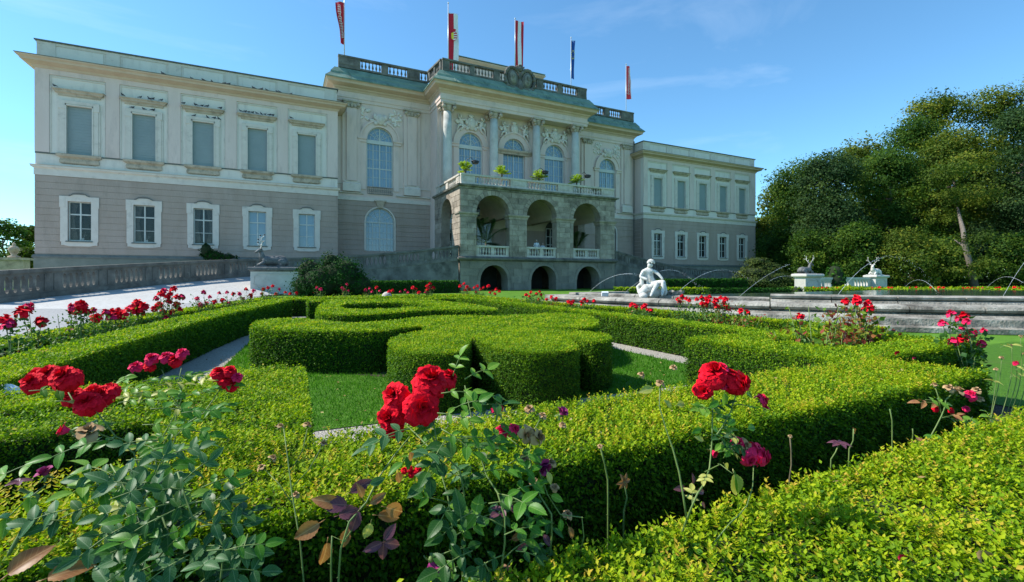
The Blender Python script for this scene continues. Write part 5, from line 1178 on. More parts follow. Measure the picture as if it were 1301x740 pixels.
def leafmesh(name, c1, c2, vein, curl=.25, fold=.3, rough=.42, trans=.25, nv=8):
    mt = bpy.data.materials.new('leaf_'+name); mt.use_nodes = True; n = mt.node_tree.nodes; l = mt.node_tree.links.new; b = n['Principled BSDF']
    b.inputs['Roughness'].default_value = rough; b.inputs['Specular IOR Level'].default_value = .22
    t = n.new('ShaderNodeTexCoord'); s = n.new('ShaderNodeSeparateXYZ'); l(t.outputs['Object'], s.inputs[0])
    oi = n.new('ShaderNodeObjectInfo'); ad = n.new('ShaderNodeVectorMath'); ad.operation = 'ADD'; l(t.outputs['Object'], ad.inputs[0]); l(oi.outputs['Random'], ad.inputs[1])
    a = n.new('ShaderNodeTexNoise'); a.inputs['Scale'].default_value = 45; a.inputs['Detail'].default_value = 5; l(ad.outputs[0], a.inputs[0])
    r = n.new('ShaderNodeValToRGB'); r.color_ramp.elements[0].position = .35; r.color_ramp.elements[1].position = .68; r.color_ramp.elements[0].color = (*c1, 1); r.color_ramp.elements[1].color = (*c2, 1); l(a.outputs['Fac'], r.inputs[0])
    # midrib and side veins
    ab = n.new('ShaderNodeMath'); ab.operation = 'ABSOLUTE'; l(s.outputs['Y'], ab.inputs[0])
    v1 = n.new('ShaderNodeMath'); v1.operation = 'LESS_THAN'; v1.inputs[1].default_value = .0009; l(ab.outputs[0], v1.inputs[0])
    sm = n.new('ShaderNodeMath'); sm.operation = 'SUBTRACT'; l(s.outputs['X'], sm.inputs[0]); l(ab.outputs[0], sm.inputs[1])
    sn = n.new('ShaderNodeMath'); sn.operation = 'MULTIPLY'; sn.inputs[1].default_value = 900; l(sm.outputs[0], sn.inputs[0]); si = n.new('ShaderNodeMath'); si.operation = 'SINE'; l(sn.outputs[0], si.inputs[0])
    gt = n.new('ShaderNodeMath'); gt.operation = 'GREATER_THAN'; gt.inputs[1].default_value = .93; l(si.outputs[0], gt.inputs[0]); g2 = n.new('ShaderNodeMath'); g2.operation = 'MULTIPLY'; g2.inputs[1].default_value = .5; l(gt.outputs[0], g2.inputs[0])
    mxx = n.new('ShaderNodeMath'); mxx.operation = 'MAXIMUM'; l(v1.outputs[0], mxx.inputs[0]); l(g2.outputs[0], mxx.inputs[1])
    k = n.new('ShaderNodeMix'); k.data_type = 'RGBA'; l(mxx.outputs[0], k.inputs[0]); l(r.outputs[0], k.inputs[6]); k.inputs[7].default_value = (*vein, 1); l(k.outputs[2], b.inputs['Base Color'])
    tr = n.new('ShaderNodeBsdfTranslucent'); q = n.new('ShaderNodeMix'); q.data_type = 'RGBA'; q.blend_type = 'MULTIPLY'; q.inputs[0].default_value = 1; l(k.outputs[2], q.inputs[6]); q.inputs[7].default_value = (1.9, 1.9, 1.0, 1); l(q.outputs[2], tr.inputs[0])
    ms = n.new('ShaderNodeMixShader'); ms.inputs[0].default_value = trans; l(b.outputs[0], ms.inputs[1]); l(tr.outputs[0], ms.inputs[2]); l(ms.outputs[0], n['Material Output'].inputs[0])
    # ovate leaflet with a toothed rim, 5 cm long, x along the midrib
    m = MB(); m.smooth = True; rows = []; L_ = .05
    for i in range(nv*2+1):
        t_ = i/(nv*2); w_ = L_*.28*math.sin(PI*t_**.82)**.8*(1.0 if i % 2 else .93)+.0004; x = L_*t_; z = -curl*L_*t_*t_+.0
        rows.append([(x-.0015*(i % 2), -w_, z+fold*w_), (x, -w_*.5, z+fold*w_*.38), (x, 0, z), (x, w_*.5, z+fold*w_*.38), (x-.0015*(i % 2), w_, z+fold*w_)])
    m.loft(rows, False, False); m.tube([(-.012, 0, .001), (0, 0, 0)], .0009, 4)
    return m.mesh('leaf', mt)
LM = {'green': leafmesh('green', (.040,.150,.012), (.085,.235,.018), (.15,.29,.06), trans=.36), 'bright': leafmesh('bright', (.10,.24,.02), (.17,.32,.035), (.24,.38,.08), trans=.35),
      'blue': leafmesh('blue', (.030,.105,.028), (.055,.150,.042), (.14,.23,.11), rough=.5), 'dark': leafmesh('dark', (.016,.07,.010), (.034,.11,.015), (.08,.15,.05)),
      'purple': leafmesh('purple', (.085,.03,.055), (.16,.06,.085), (.25,.10,.10)), 'brown': leafmesh('brown', (.22,.085,.035), (.34,.17,.06), (.40,.22,.10), .35, .4), 'yellow': leafmesh('yellow', (.30,.33,.06), (.42,.40,.10), (.48,.46,.18))}
UPV = Vector((0, 0, 1))
class Rose:
    def __init__(s, base, label, name='rose_bush', grp='rose bushes in the foreground bed', cat='rose bush'):
        s.root = empty(name, base, label, cat, grp); s.r = random.Random(hash(label) % 9999 if False else sum(map(ord, label)))
    def stem(s, pts, r0=.0042, r1=.0018, m='stem', thorns=True, n=7):
        r0 *= .72; r1 *= .8
        P = resample([Vector(p) for p in pts], .05) if len(pts) > 2 else [Vector(p) for p in pts]
        q = MB(); q.smooth = True; q.tube(P, [r0+(r1-r0)*i/(len(P)-1) for i in range(len(P))], n)
        if thorns:
            for i in range(1, len(P)-1, 2):
                a = s.r.uniform(0, 6.28); d = Vector((math.cos(a), math.sin(a), .3)); q.tube([P[i], P[i]+d*.006], [.0015, .0002], 4)
        q.build('stem', M[m], s.root); return P
    def bloom(s, p, kind='red', sc=1.0, face=None, jit=.3):
        me = s.r.choice(RM[kind]); f = Vector(face) if face else Vector((s.r.uniform(-jit, jit)-.1, s.r.uniform(-jit, jit)-.35, 1)); f.normalize()
        q = f.to_track_quat('Z', 'Y'); o = link('bloom', me, s.root, p, q.to_euler(), sc); o.rotation_euler.rotate_axis('Z', s.r.uniform(0, 6.28)); return o
    def leaflet(s, p, d, n, ln=.05, kind='green'):
        ln *= .86; d = Vector(d).normalized(); n = Vector(n); n = (n-d*n.dot(d)); n = n.normalized() if n.length > 1e-5 else d.orthogonal(); y = n.cross(d)
        mx_ = Matrix((d, y, n)).transposed(); return link('leaf', LM[kind], s.root, p, mx_.to_euler(), (ln/.05, ln/.05*s.r.uniform(.85, 1.15), ln/.05))
    def spray(s, p, d, ln=.045, kind='green', n=5, nrm=None, rachis=None):
        "a compound rose leaf: a stalk with two pairs of leaflets and one at the tip"
        d = Vector(d).normalized(); nrm = Vector(nrm) if nrm else Vector((s.r.uniform(-.4, .4)-.1, s.r.uniform(-.5, .2)-.25, 1)); side = nrm.cross(d).normalized(); R_ = rachis or ln*1.9
        P = [Vector(p)+d*R_*t+Vector((0, 0, -.22*R_*t*t)) for t in (0, .35, .6, .8, 1)]
        q = MB(); q.smooth = True; q.tube(P, [.0014, .0012, .0011, .001, .0009], 5); q.build('stalk', M['stem'], s.root)
        j = lambda: Vector((s.r.uniform(-.2, .2), s.r.uniform(-.2, .2), s.r.uniform(-.25, .15)))
        s.leaflet(P[4], d+j()*.5, nrm+j(), ln*1.12, kind)
        for idx, f in ((3, 1.0), (1, .82))[:(n-1)//2]:
            for sd in (-1, 1): s.leaflet(P[idx], d*.45+side*sd+j(), nrm+j()*1.2, ln*f*s.r.uniform(.88, 1.1), kind)
    def leafy(s, P, a=0.0, b=1.0, n=5, ln=.04, kinds=('green',), spread=1.0):
        for i in range(n):
            t = a+(b-a)*(i+.5)/n; x = t*(len(P)-1); k = min(int(x), len(P)-2); p = P[k].lerp(P[k+1], x-k); an = i*2.4+s.r.uniform(-.5, .5)
            s.spray(p, (math.cos(an)*spread, math.sin(an)*spread, s.r.uniform(.1, .6)), ln*s.r.uniform(.8, 1.2), s.r.choice(kinds), s.r.choice((5, 5, 3)))
W = wd
# 1: big red cluster, left
b = at(150, 700, .0); b = Vector((-.62, 1.02, .0))
R1 = Rose(b, 'leafy rose bush at the left with two heaps of large deep red blooms')
s1 = R1.stem([b, W(170, 640, 1.1), W(110, 540, 1.15), W(84, 495, 1.17)]); s2 = R1.stem([b+Vector((.03, 0, 0)), W(190, 620, 1.1), W(150, 560, 1.13), W(118, 518, 1.15)])
for u, v, t, sc in ((42, 487, 1.20, .82), (62, 477, 1.24, .85), (84, 481, 1.15, .95), (50, 478, 1.28, .78)): R1.bloom(W(u, v, t), 'red', sc, (-.25, -.75, .75))
for u, v, t, sc in ((92, 504, 1.2, .74), (111, 513, 1.15, .92), (130, 503, 1.2, .82), (140, 497, 1.24, .7), (120, 500, 1.26, .76)): R1.bloom(W(u, v, t), 'red', sc, (-.1, -.7, .75))
R1.bloom(W(88, 548, 1.05), 'bud', 1.0, (-.9, -.2, .3)); R1.bloom(W(112, 551, 1.06), 'dry', 1.1); R1.bloom(W(58, 604, 1.0), 'purple', .8)
R1.leafy(s1, .3, .97, 12, .038, ('green', 'bright', 'yellow', 'green')); R1.leafy(s2, .25, .8, 6, .04, ('green', 'blue')); R1.leafy(s2, .4, .97, 7, .036, ('green', 'bright'))
for u, v, t, d, k, l_ in ((36, 497, 1.15, (1, .1, .05), 'green', .036), (70, 510, 1.12, (1, .3, -.1), 'yellow', .034), (150, 512, 1.12, (1, .2, .15), 'bright', .036), (168, 500, 1.2, (1, .1, .1), 'bright', .036), (190, 520, 1.12, (1, .2, 0), 'green', .042), (180, 540, 1.1, (1, -.1, 0), 'bright', .038), (215, 545, 1.1, (1, 0, -.1), 'green', .042), (130, 560, 1.02, (-1, -.2, 0), 'green', .042), (70, 580, .98, (-1, -.1, -.1), 'bright', .05), (60, 615, .95, (-.7, -.2, -.5), 'bright', .045), (100, 620, .95, (.9, -.3, .1), 'green', .05), (160, 585, 1.0, (1, -.2, 0), 'green', .045), (200, 570, 1.05, (1, .1, .1), 'blue', .042), (230, 525, 1.12, (1, .2, .1), 'green', .04), (150, 600, .98, (-.6, -.6, .1), 'bright', .042)):
    R1.spray(W(u, v, t), d, l_, k)
# 2: fresh buds behind it
b = Vector((-.72, 1.62, .0)); R2 = Rose(b, 'rose bush with five rose-pink buds in a row behind the large red heaps')
s1 = R2.stem([b, W(210, 560, 1.55), W(215, 500, 1.62), W(205, 470, 1.65)]); s2 = R2.stem([b, W(215, 540, 1.55), W(225, 490, 1.6), W(230, 468, 1.62)])
for u, v, k, sc in ((173, 467, 'pink', .72), (193, 457, 'pink', .80), (211, 455, 'pink', .72), (222, 459, 'red', .66), (231, 450, 'pink', .68), (190, 466, 'red', .55)): R2.bloom(W(u, v, 1.65), k, sc, (-.2, -.5, .9))
R2.leafy(s1, .5, 1, 9, .036, ('green', 'bright', 'yellow')); R2.leafy(s2, .5, 1, 9, .036, ('green', 'bright'))
for u, v in ((240, 478), (255, 500), (200, 490), (180, 485), (160, 478), (265, 520), (235, 505), (190, 505), (215, 520), (270, 485), (150, 495)): R2.spray(W(u, v, 1.5), (R2.r.uniform(-1, 1), R2.r.uniform(-.5, .3), .1), .038, R2.r.choice(('green', 'bright', 'green', 'yellow')))
# 3: red cluster at 287,480
b = Vector((-.36, 1.55, .0)); R3 = Rose(b, 'slim rose stem leaning right with a small tight cluster of red blooms')
s1 = R3.stem([b, W(215, 580, 1.35), W(255, 530, 1.42), W(282, 490, 1.5)])
for u, v, k, sc in ((278, 475, 'red', .72), (287, 484, 'red', .75), (294, 490, 'red', .6), (301, 480, 'pink', .55), (292, 473, 'red', .62)): R3.bloom(W(u, v, 1.5), k, sc, (.1, -.6, .8))
R3.leafy(s1, .35, .95, 6, .036, ('green', 'bright'))
# 4: blue green leafage bottom left
b = Vector((-.28, .90, .0)); R4 = Rose(b, 'rose shoots with broad blue-green leaves and no flowers at the lower left')
sA = R4.stem([b, W(280, 735, .85), W(245, 660, .88), W(225, 600, .92)]); sB = R4.stem([b, W(215, 720, .85), W(175, 650, .9), W(140, 590, .95)], m='stem')
for u, v, t, d, l_ in ((232, 612, .9, (.6, .2, .6), .042), (240, 640, .88, (1, 0, .1), .045), (215, 640, .88, (-1, -.2, .1), .045), (250, 670, .86, (1, .1, 0), .05), (225, 675, .85, (-1, 0, -.1), .052), (262, 700, .84, (1, 0, -.1), .05), (240, 705, .84, (-1, -.3, -.2), .055), (275, 725, .83, (1, 0, -.1), .048), (200, 700, .84, (-.9, -.2, -.2), .06), (180, 640, .88, (-1, .1, 0), .045), (195, 610, .92, (.2, .3, .8), .04), (165, 665, .86, (-.8, -.3, -.2), .048), (150, 600, .95, (-1, 0, .2), .042), (210, 580, .97, (.8, 0, .3), .042), (200, 560, 1.0, (-.9, .1, .2), .042), (170, 615, .92, (1, -.2, .1), .042), (255, 620, .9, (1, .3, .3), .042), (285, 700, .84, (1, -.1, .2), .045), (230, 730, .82, (-.8, -.2, -.2), .05), (190, 730, .83, (-.8, -.2, -.1), .045)):
    R4.spray(W(u, v, t), d, l_*.78, 'blue' if R4.r.random() < .75 else 'green', nrm=(R4.r.uniform(-.3, .3), -.75, .8))
for u, v, d in ((60, 735, (1, .1, .2)), (10, 730, (.8, .3, .6))): R4.leaflet(W(u, v, .80), d, (0, -.6, .8), .07, 'brown')
R4.leafy(sA, .1, 1, 10, .045, ('blue', 'green', 'dark')); R4.leafy(sB, .1, 1, 10, .045, ('blue', 'green', 'bright'))
for k_ in range(30):
    u_, v_ = R4.r.uniform(70, 320), R4.r.uniform(590, 745); R4.spray(W(u_, v_, .84+.12*R4.r.random()), (R4.r.uniform(-1, 1), R4.r.uniform(-.3, .2), R4.r.uniform(-.3, .4)), R4.r.uniform(.032, .048), R4.r.choice(('blue', 'green', 'dark', 'dark')), nrm=(R4.r.uniform(-.4, .3), -.7, .8))
# cut stump at the left edge
b = Vector((-.78, .95, .0)); R5 = Rose(b, 'cut rose cane at the left edge with one tuft of dull purple leaves'); s1 = R5.stem([b, W(25, 680, 1.0), W(24, 622, 1.02)], .006, .005)
for a in range(5): R5.leaflet(W(24, 612, 1.02), (math.cos(a*1.26), math.sin(a*1.26), .15), (0, -.4, 1), .026, 'purple')
# 6: centre bush
b = Vector((.33, 1.02, .0)); R6 = Rose(b, 'rose bush in the centre with four big scarlet blooms and fresh green leaves')
cA = R6.stem([b, W(575, 700, .95), W(560, 600, 1.02), W(548, 520, 1.1)]); cB = R6.stem([b, W(640, 700, .92), W(612, 590, 1.0), W(590, 490, 1.08)]); cC = R6.stem([b, W(590, 640, .96), W(545, 570, 1.0), W(515, 540, 1.08)])
for u, v, t, sc, fc in ((545, 487, 1.12, 1.28, (.1, -.6, .8)), (535, 518, 1.08, 1.25, (-.1, -1, .35)), (503, 504, 1.12, 1.02, (-.7, -.6, .6)), (497, 530, 1.10, .98, (-.7, -.8, .2)), (499, 541, 1.12, .85, (-.5, -.8, -.1)), (567, 483, 1.18, .85, (.5, -.2, .9))): R6.bloom(W(u, v, t), 'red', sc, fc)
for u, v, t, d, k, l_ in ((575, 478, 1.05, (.3, 0, 1), 'bright', .032), (590, 482, 1.05, (.9, 0, .5), 'bright', .034), (560, 500, 1.02, (1, -.3, .2), 'bright', .036), (600, 500, 1.03, (1, .1, -.1), 'bright', .034), (575, 520, 1.0, (.5, -.4, .4), 'green', .036), (555, 525, 1.0, (1, -.5, 0), 'bright', .036), (520, 545, .98, (-1, -.2, .1), 'blue', .036), (505, 552, 1.0, (-1, 0, -.1), 'blue', .034), (560, 545, .98, (.6, -.5, -.3), 'green', .04), (585, 555, .98, (1, -.2, 0), 'green', .038), (600, 570, .97, (1, 0, .1), 'green', .038), (575, 580, .96, (-.8, -.3, -.2), 'dark', .04), (610, 600, .95, (1, -.1, .1), 'green', .038), (590, 615, .95, (-.6, -.4, -.2), 'dark', .042), (565, 560, .98, (-.5, -.5, -.2), 'dark', .04), (620, 640, .93, (.9, -.2, .1), 'dark', .04), (600, 650, .93, (-.8, -.3, 0), 'dark', .04), (640, 680, .9, (.9, 0, .2), 'green', .038), (600, 700, .9, (-.8, -.2, .1), 'dark', .042), (650, 625, .95, (1, .1, .2), 'green', .035), (645, 590, .98, (.9, .1, .3), 'green', .036), (620, 560, 1.0, (.9, .2, .3), 'green', .036), (545, 560, 1.0, (-.9, -.3, -.2), 'green', .036)):
    R6.spray(W(u, v, t), d, l_, k)
R6.leafy(cA, .1, .95, 12, .04, ('green', 'dark', 'dark')); R6.leafy(cB, .1, .98, 14, .038, ('green', 'bright', 'dark')); R6.leafy(cC, .2, .9, 8, .036, ('green', 'dark', 'blue'))
R6.leaflet(W(585, 655, .86), (-.1, .2, 1), (0, -1, .2), .055, 'dark')
for u, v, t, d in ((655, 700, .9, (1, 0, -.3)), (640, 705, .9, (-1, 0, 0)), (615, 715, .88, (.4, 0, -.8)), (560, 705, .9, (1, 0, .2))): R6.spray(W(u, v, t), d, .03, R6.r.choice(('dark', 'green')))
# 7: pink remains right of it
b = Vector((.52, 1.06, .0)); R7 = Rose(b, 'spent rose bush with pink scraps, brown petals and a purple bud')
s1 = R7.stem([b, W(700, 690, .98), W(680, 620, 1.02), W(672, 565, 1.08), W(690, 525, 1.1)]); s2 = R7.stem([b, W(740, 690, 1.0), W(705, 650, 1.0), W(685, 600, 1.02)], .003, .0015); s3 = R7.stem([W(676, 580, 1.06), W(650, 560, 1.08), W(640, 552, 1.1)], .002, .001)
for u, v, k, sc, fc in ((632, 525, 'bud', .9, (-.2, -.5, .9)), (638, 548, 'pink', .5, (-.6, -.6, .5)), (652, 547, 'pink', .5, (.4, -.7, .6)), (668, 553, 'dry', .95, (.1, -.9, .2)), (681, 556, 'dry', .9, (.5, -.6, .2)), (712, 527, 'purple', .75, (.3, -.5, .8)), (687, 590, 'purple', 1.0, (.1, -.8, -.3)), (700, 589, 'dry', .5, None), (666, 584, 'dry', .55, None), (714, 541, 'dry', .4, None), (704, 620, 'dry', .45, None), (672, 521, 'dry', .55, None), (688, 530, 'dry', .5, None), (677, 612, 'dry', .5, None), (547, 714, 'purple', .95, (0, -.3, -1)), (720, 655, 'dry', .55, None)): R7.bloom(W(u, v, 1.05 if v < 700 else .88), k, sc, fc)
for u, v, k in ((695, 600, 'yellow'), (690, 615, 'bright'), (700, 630, 'bright'), (712, 660, 'green'), (690, 680, 'purple'), (722, 670, 'brown'), (670, 690, 'purple'), (650, 685, 'brown')): R7.leaflet(W(u, v, 1.0), (R7.r.uniform(-1, 1), -.2, R7.r.uniform(-.8, .4)), (0, -1, .4), .032, k)
for k_ in range(12): R7.spray(W(R7.r.uniform(600, 720), R7.r.uniform(600, 735), .98), (R7.r.uniform(-1, 1), -.2, R7.r.uniform(-.5, .3)), .028, R7.r.choice(('green', 'dark', 'purple', 'brown', 'dark')))
# 8: bronze and purple young leaves
b = Vector((.10, .93, .0)); R8 = Rose(b, 'rose shoot with shiny bronze and purple young leaves, bottom centre left')
s1 = R8.stem([b, W(430, 725, .86), W(460, 650, .9), W(485, 600, .95), W(520, 555, 1.0)], .0045, .0018); s2 = R8.stem([b, W(420, 710, .86), W(440, 690, .88), W(456, 660, .9)], .004, .002); s3 = R8.stem([b+Vector((-.03, 0, 0)), W(385, 735, .9), W(372, 640, .95), W(366, 590, 1.0), (W(360, 545, 1.04))], .0035, .0015)
for u, v, k, d, l_ in ((405, 665, 'brown', (-1, 0, -.45), .062), (415, 690, 'brown', (-.15, -.1, -1), .055), (440, 642, 'purple', (-1, .1, .25), .06), (445, 625, 'purple', (.7, .1, .25), .055), (470, 640, 'brown', (.9, -.1, .5), .04), (430, 640, 'brown', (-.9, 0, .35), .06), (455, 650, 'purple', (-.4, -.1, -.9), .05), (480, 655, 'brown', (.9, 0, -.25), .058), (470, 665, 'yellow', (-.3, 0, -.9), .04), (490, 645, 'brown', (.9, .1, -.5), .055), (485, 690, 'purple', (-.9, 0, -.2), .045), (487, 690, 'purple', (-.1, 0, -1), .045), (488, 690, 'purple', (.8, 0, -.3), .042), (488, 686, 'purple', (.5, 0, .6), .04), (505, 600, 'brown', (.2, 0, -1), .032), (470, 615, 'blue', (1, 0, .2), .035), (430, 655, 'purple', (.8, -.2, .2), .045), (442, 672, 'brown', (-.3, -.1, -.8), .045), (460, 632, 'brown', (-.2, -.1, .9), .035), (520, 575, 'brown', (.3, 0, -.9), .025)): R8.leaflet(W(u, v, .89), d, (R8.r.uniform(-.4, .4), -.9, .5), l_*.95, k)
# 9: dry hips
for (u, v) in ((355, 543), (390, 541), (410, 565), (345, 583), (332, 595), (375, 630)): R8.bloom(W(u, v, 1.02), 'dry', .42, (R8.r.uniform(-.5, .5), 0, .8))
R8.stem([W(368, 600, 1.0), W(385, 570, 1.02), W(390, 545, 1.03)], .0016, .001, thorns=False); R8.stem([W(370, 620, .99), W(390, 600, 1.0), W(408, 568, 1.02)], .0016, .001, thorns=False); R8.stem([W(371, 640, .98), W(350, 610, 1.0), W(336, 597, 1.02)], .0016, .001, thorns=False)
# small red sprig
for (u, v) in ((513, 598), (520, 596), (527, 600), (531, 596), (522, 603)): R8.bloom(W(u, v, 1.02), 'red', .22)
# 10: right bush
b = Vector((.93, 1.08, .0)); R10 = Rose(b, 'leggy rose bush at the right with three crimson blooms above and torn pink ones below')
a1 = R10.stem([b, W(872, 660, 1.05), W(900, 600, 1.1), W(905, 520, 1.15), W(905, 488, 1.17)], .005, .002); a2 = R10.stem([W(872, 660, 1.05), W(860, 590, 1.08), W(838, 520, 1.12), W(838, 490, 1.14)], .0035, .0018); a3 = R10.stem([W(905, 560, 1.1), W(925, 530, 1.14), W(935, 500, 1.16)], .003, .0015); a4 = R10.stem([W(895, 600, 1.08), W(915, 590, 1.06), W(930, 602, 1.02)], .002, .001)
a5 = R10.stem([b, W(900, 700, 1.05), W(950, 640, 1.12), W(957, 590, 1.15)], .003, .0015)
for u, v, k, sc, fc in ((906, 476, 'red', 1.02, (-.3, -.6, .8)), (936, 487, 'red', .92, (.3, -.9, .35)), (893, 496, 'red', .75, (-.7, -.7, .1)), (915, 470, 'pink', .6, (0, -.2, 1)), (919, 489, 'pink', .45, (.1, -1, .2)), (925, 478, 'red', .6, (.3, -.3, .9)), (967, 509, 'pink', .55, (.7, -.5, .5)), (958, 577, 'pink', .95, (.5, -.8, .3)), (944, 566, 'dry', .8, (0, -.9, .3)), (937, 563, 'pink', .5, (-.3, -.6, .6)), (904, 573, 'bud', .75, (.1, -.8, -.4)), (972, 520, 'bud', .4, None), (855, 468, 'dry', .4, None)): R10.bloom(W(u, v, 1.14), k, sc, fc)
for u, v, k, d, l_ in ((838, 488, 'dry', None, 0),): R10.bloom(W(u, v, 1.14), 'dry', .5)
R10.bloom(W(814, 477, 1.16), 'dry', .42)
for k_ in range(9): R10.spray(W(R10.r.uniform(895, 965), R10.r.uniform(505, 580), 1.12), (R10.r.uniform(-1, 1), -.1, R10.r.uniform(-.5, .5)), .026, R10.r.choice(('green', 'bright', 'yellow', 'dark')))
R10.bloom(W(966, 580, 1.13), 'pink', .75, (.7, -.7, .1)); R10.bloom(W(950, 583, 1.12), 'pink', .6, (0, -.9, -.2)); R10.leafy(a1, .35, .95, 6, .028, ('green', 'bright', 'yellow')); R10.leafy(a3, .2, .9, 3, .028, ('green', 'bright'))
R10.leaflet(W(932, 603, 1.0), (.25, -.1, -1), (-.3, -1, .1), .062, 'yellow'); R10.leaflet(W(934, 604, 1.0), (.35, -.1, -1), (-.1, -1, .2), .055, 'green')
for u, v, k, d, l_ in ((828, 493, 'yellow', (-1, 0, -.15), .04), (860, 515, 'yellow', (.9, 0, .1), .034), (852, 518, 'yellow', (-.4, 0, .5), .03), (882, 515, 'bright', (1, 0, -.1), .035), (920, 500, 'bright', (-.1, -.2, -1), .035), (912, 510, 'green', (-.8, 0, -.3), .035), (948, 500, 'green', (.8, 0, -.3), .035), (950, 545, 'green', (.9, 0, .1), .035), (925, 540, 'green', (.8, 0, .3), .035), (890, 545, 'green', (-.9, 0, -.2), .03), (893, 560, 'yellow', (-.7, 0, .4), .03), (905, 545, 'bright', (.8, 0, -.2), .03), (920, 580, 'bright', (.5, 0, .3), .03), (920, 590, 'yellow', (.6, 0, -.5), .03), (870, 620, 'purple', (-1, 0, .1), .036), (885, 625, 'purple', (.9, 0, -.1), .036), (880, 615, 'purple', (.1, 0, .8), .028), (890, 640, 'purple', (.8, 0, -.5), .03)): R10.leaflet(W(u, v, 1.1), d, (R10.r.uniform(-.4, .4), -.9, .5), l_, k)
# 11: wilting bush further right
b = Vector((2.15, 1.10, .0)); R11 = Rose(b, 'wilting rose bush with faded salmon flowers in the dark trough')
g1 = R11.stem([b, W(1190, 540, 1.95), W(1200, 510, 2.0), W(1212, 498, 2.0)], .005, .003); g2 = R11.stem([W(1195, 525, 1.98), W(1192, 505, 2.0), W(1187, 490, 2.0)], .003, .002)
for u, v, k, sc in ((1215, 498, 'dry', 1.2), (1232, 503, 'pink', .8), (1240, 497, 'dry', .8), (1187, 490, 'dry', .6), (1227, 520, 'pink', .45), (1220, 531, 'pink', .5), (1188, 520, 'red', .4), (1208, 522, 'red', .35), (1244, 508, 'dry', .7), (1205, 494, 'dry', .9)): R11.bloom(W(u, v, 2.0), k, sc)
R11.leafy(g1, .3, .95, 7, .045, ('green', 'bright', 'brown')); 
for u, v in ((1175, 508), (1250, 521), (1195, 530), (1215, 535), (1235, 530)): R11.spray(W(u, v, 1.98), (R11.r.uniform(-1, 1), -.2, 0), .045, R11.r.choice(('green', 'bright', 'yellow')))
b = Vector((3.2, 1.12, .0)); R12 = Rose(b, 'tall thin rose canes with seed buds at the right edge')
for i, (u, v) in enumerate(((1272, 455), (1285, 440), (1296, 428), (1290, 462), (1265, 470), (1301, 450))):
    R12.stem([b+Vector((i*.02, 0, 0)), W(u-6+i, 500, 2.5), W(u, v, 2.5)], .004, .002); R12.bloom(W(u, v, 2.5), ('dry', 'purple', 'dry', 'pink', 'dry', 'dry')[i], .5)
for u, v in ((1270, 442), (1282, 480), (1290, 470), (1262, 485)): R12.spray(W(u, v, 2.45), (R12.r.uniform(-1, 1), -.2, .2), .045, 'yellow')
# single canes in the trough
for i, (u0, v0, u1, v1, lb) in enumerate(((772, 650, 762, 568, 'lone green cane before the dark hedge side, left of the leaf tuft'), (792, 660, 792, 612, 'short cane topped by a rust coloured leaf tuft'), (1002, 620, 1003, 555, 'thin grey cane with a frayed tip against the dark hedge side'), (1055, 590, 1066, 563, 'cane carrying one star of dark purple leaves'), (1078, 580, 1084, 545, 'pale green cane beside the purple star of leaves'), (1133, 560, 1130, 520, 'bent thorny cane in the deep shade'), (1158, 565, 1159, 545, 'stub of a cane under the hedge edge'))):
    p1_ = W(u1, v1, 1.3 if i < 2 else 1.6+.1*(i-2)); t_ = 1.3 if i < 2 else 1.6+.1*(i-2); p0_ = W(u0, v0, t_); bb = Vector((p0_.x, p0_.y, 0)); q = Rose(bb, lb, 'rose_cane', 'single rose canes in the trough'); q.stem([bb, p0_, (p0_+p1_)/2+Vector((.012, 0, 0)), p1_], .0045, .003, 'stem' if i != 2 else 'woody')
    if i == 1:
        for a in range(6): q.leaflet(p1_, (math.cos(a), -.2, math.sin(a*1.1)+.1), (0, -1, .3), .028, 'brown')
    if i == 3:
        for a in range(6): q.leaflet(p1_, (math.cos(a*1.05), math.sin(a*1.05), .05), (0, -.3, 1), .045, 'purple')
    if i == 4: q.leaflet(p1_, (.6, 0, -.6), (0, -1, .2), .04, 'brown')
    if i in (0, 2): q.bloom(p1_, 'dry', .35)
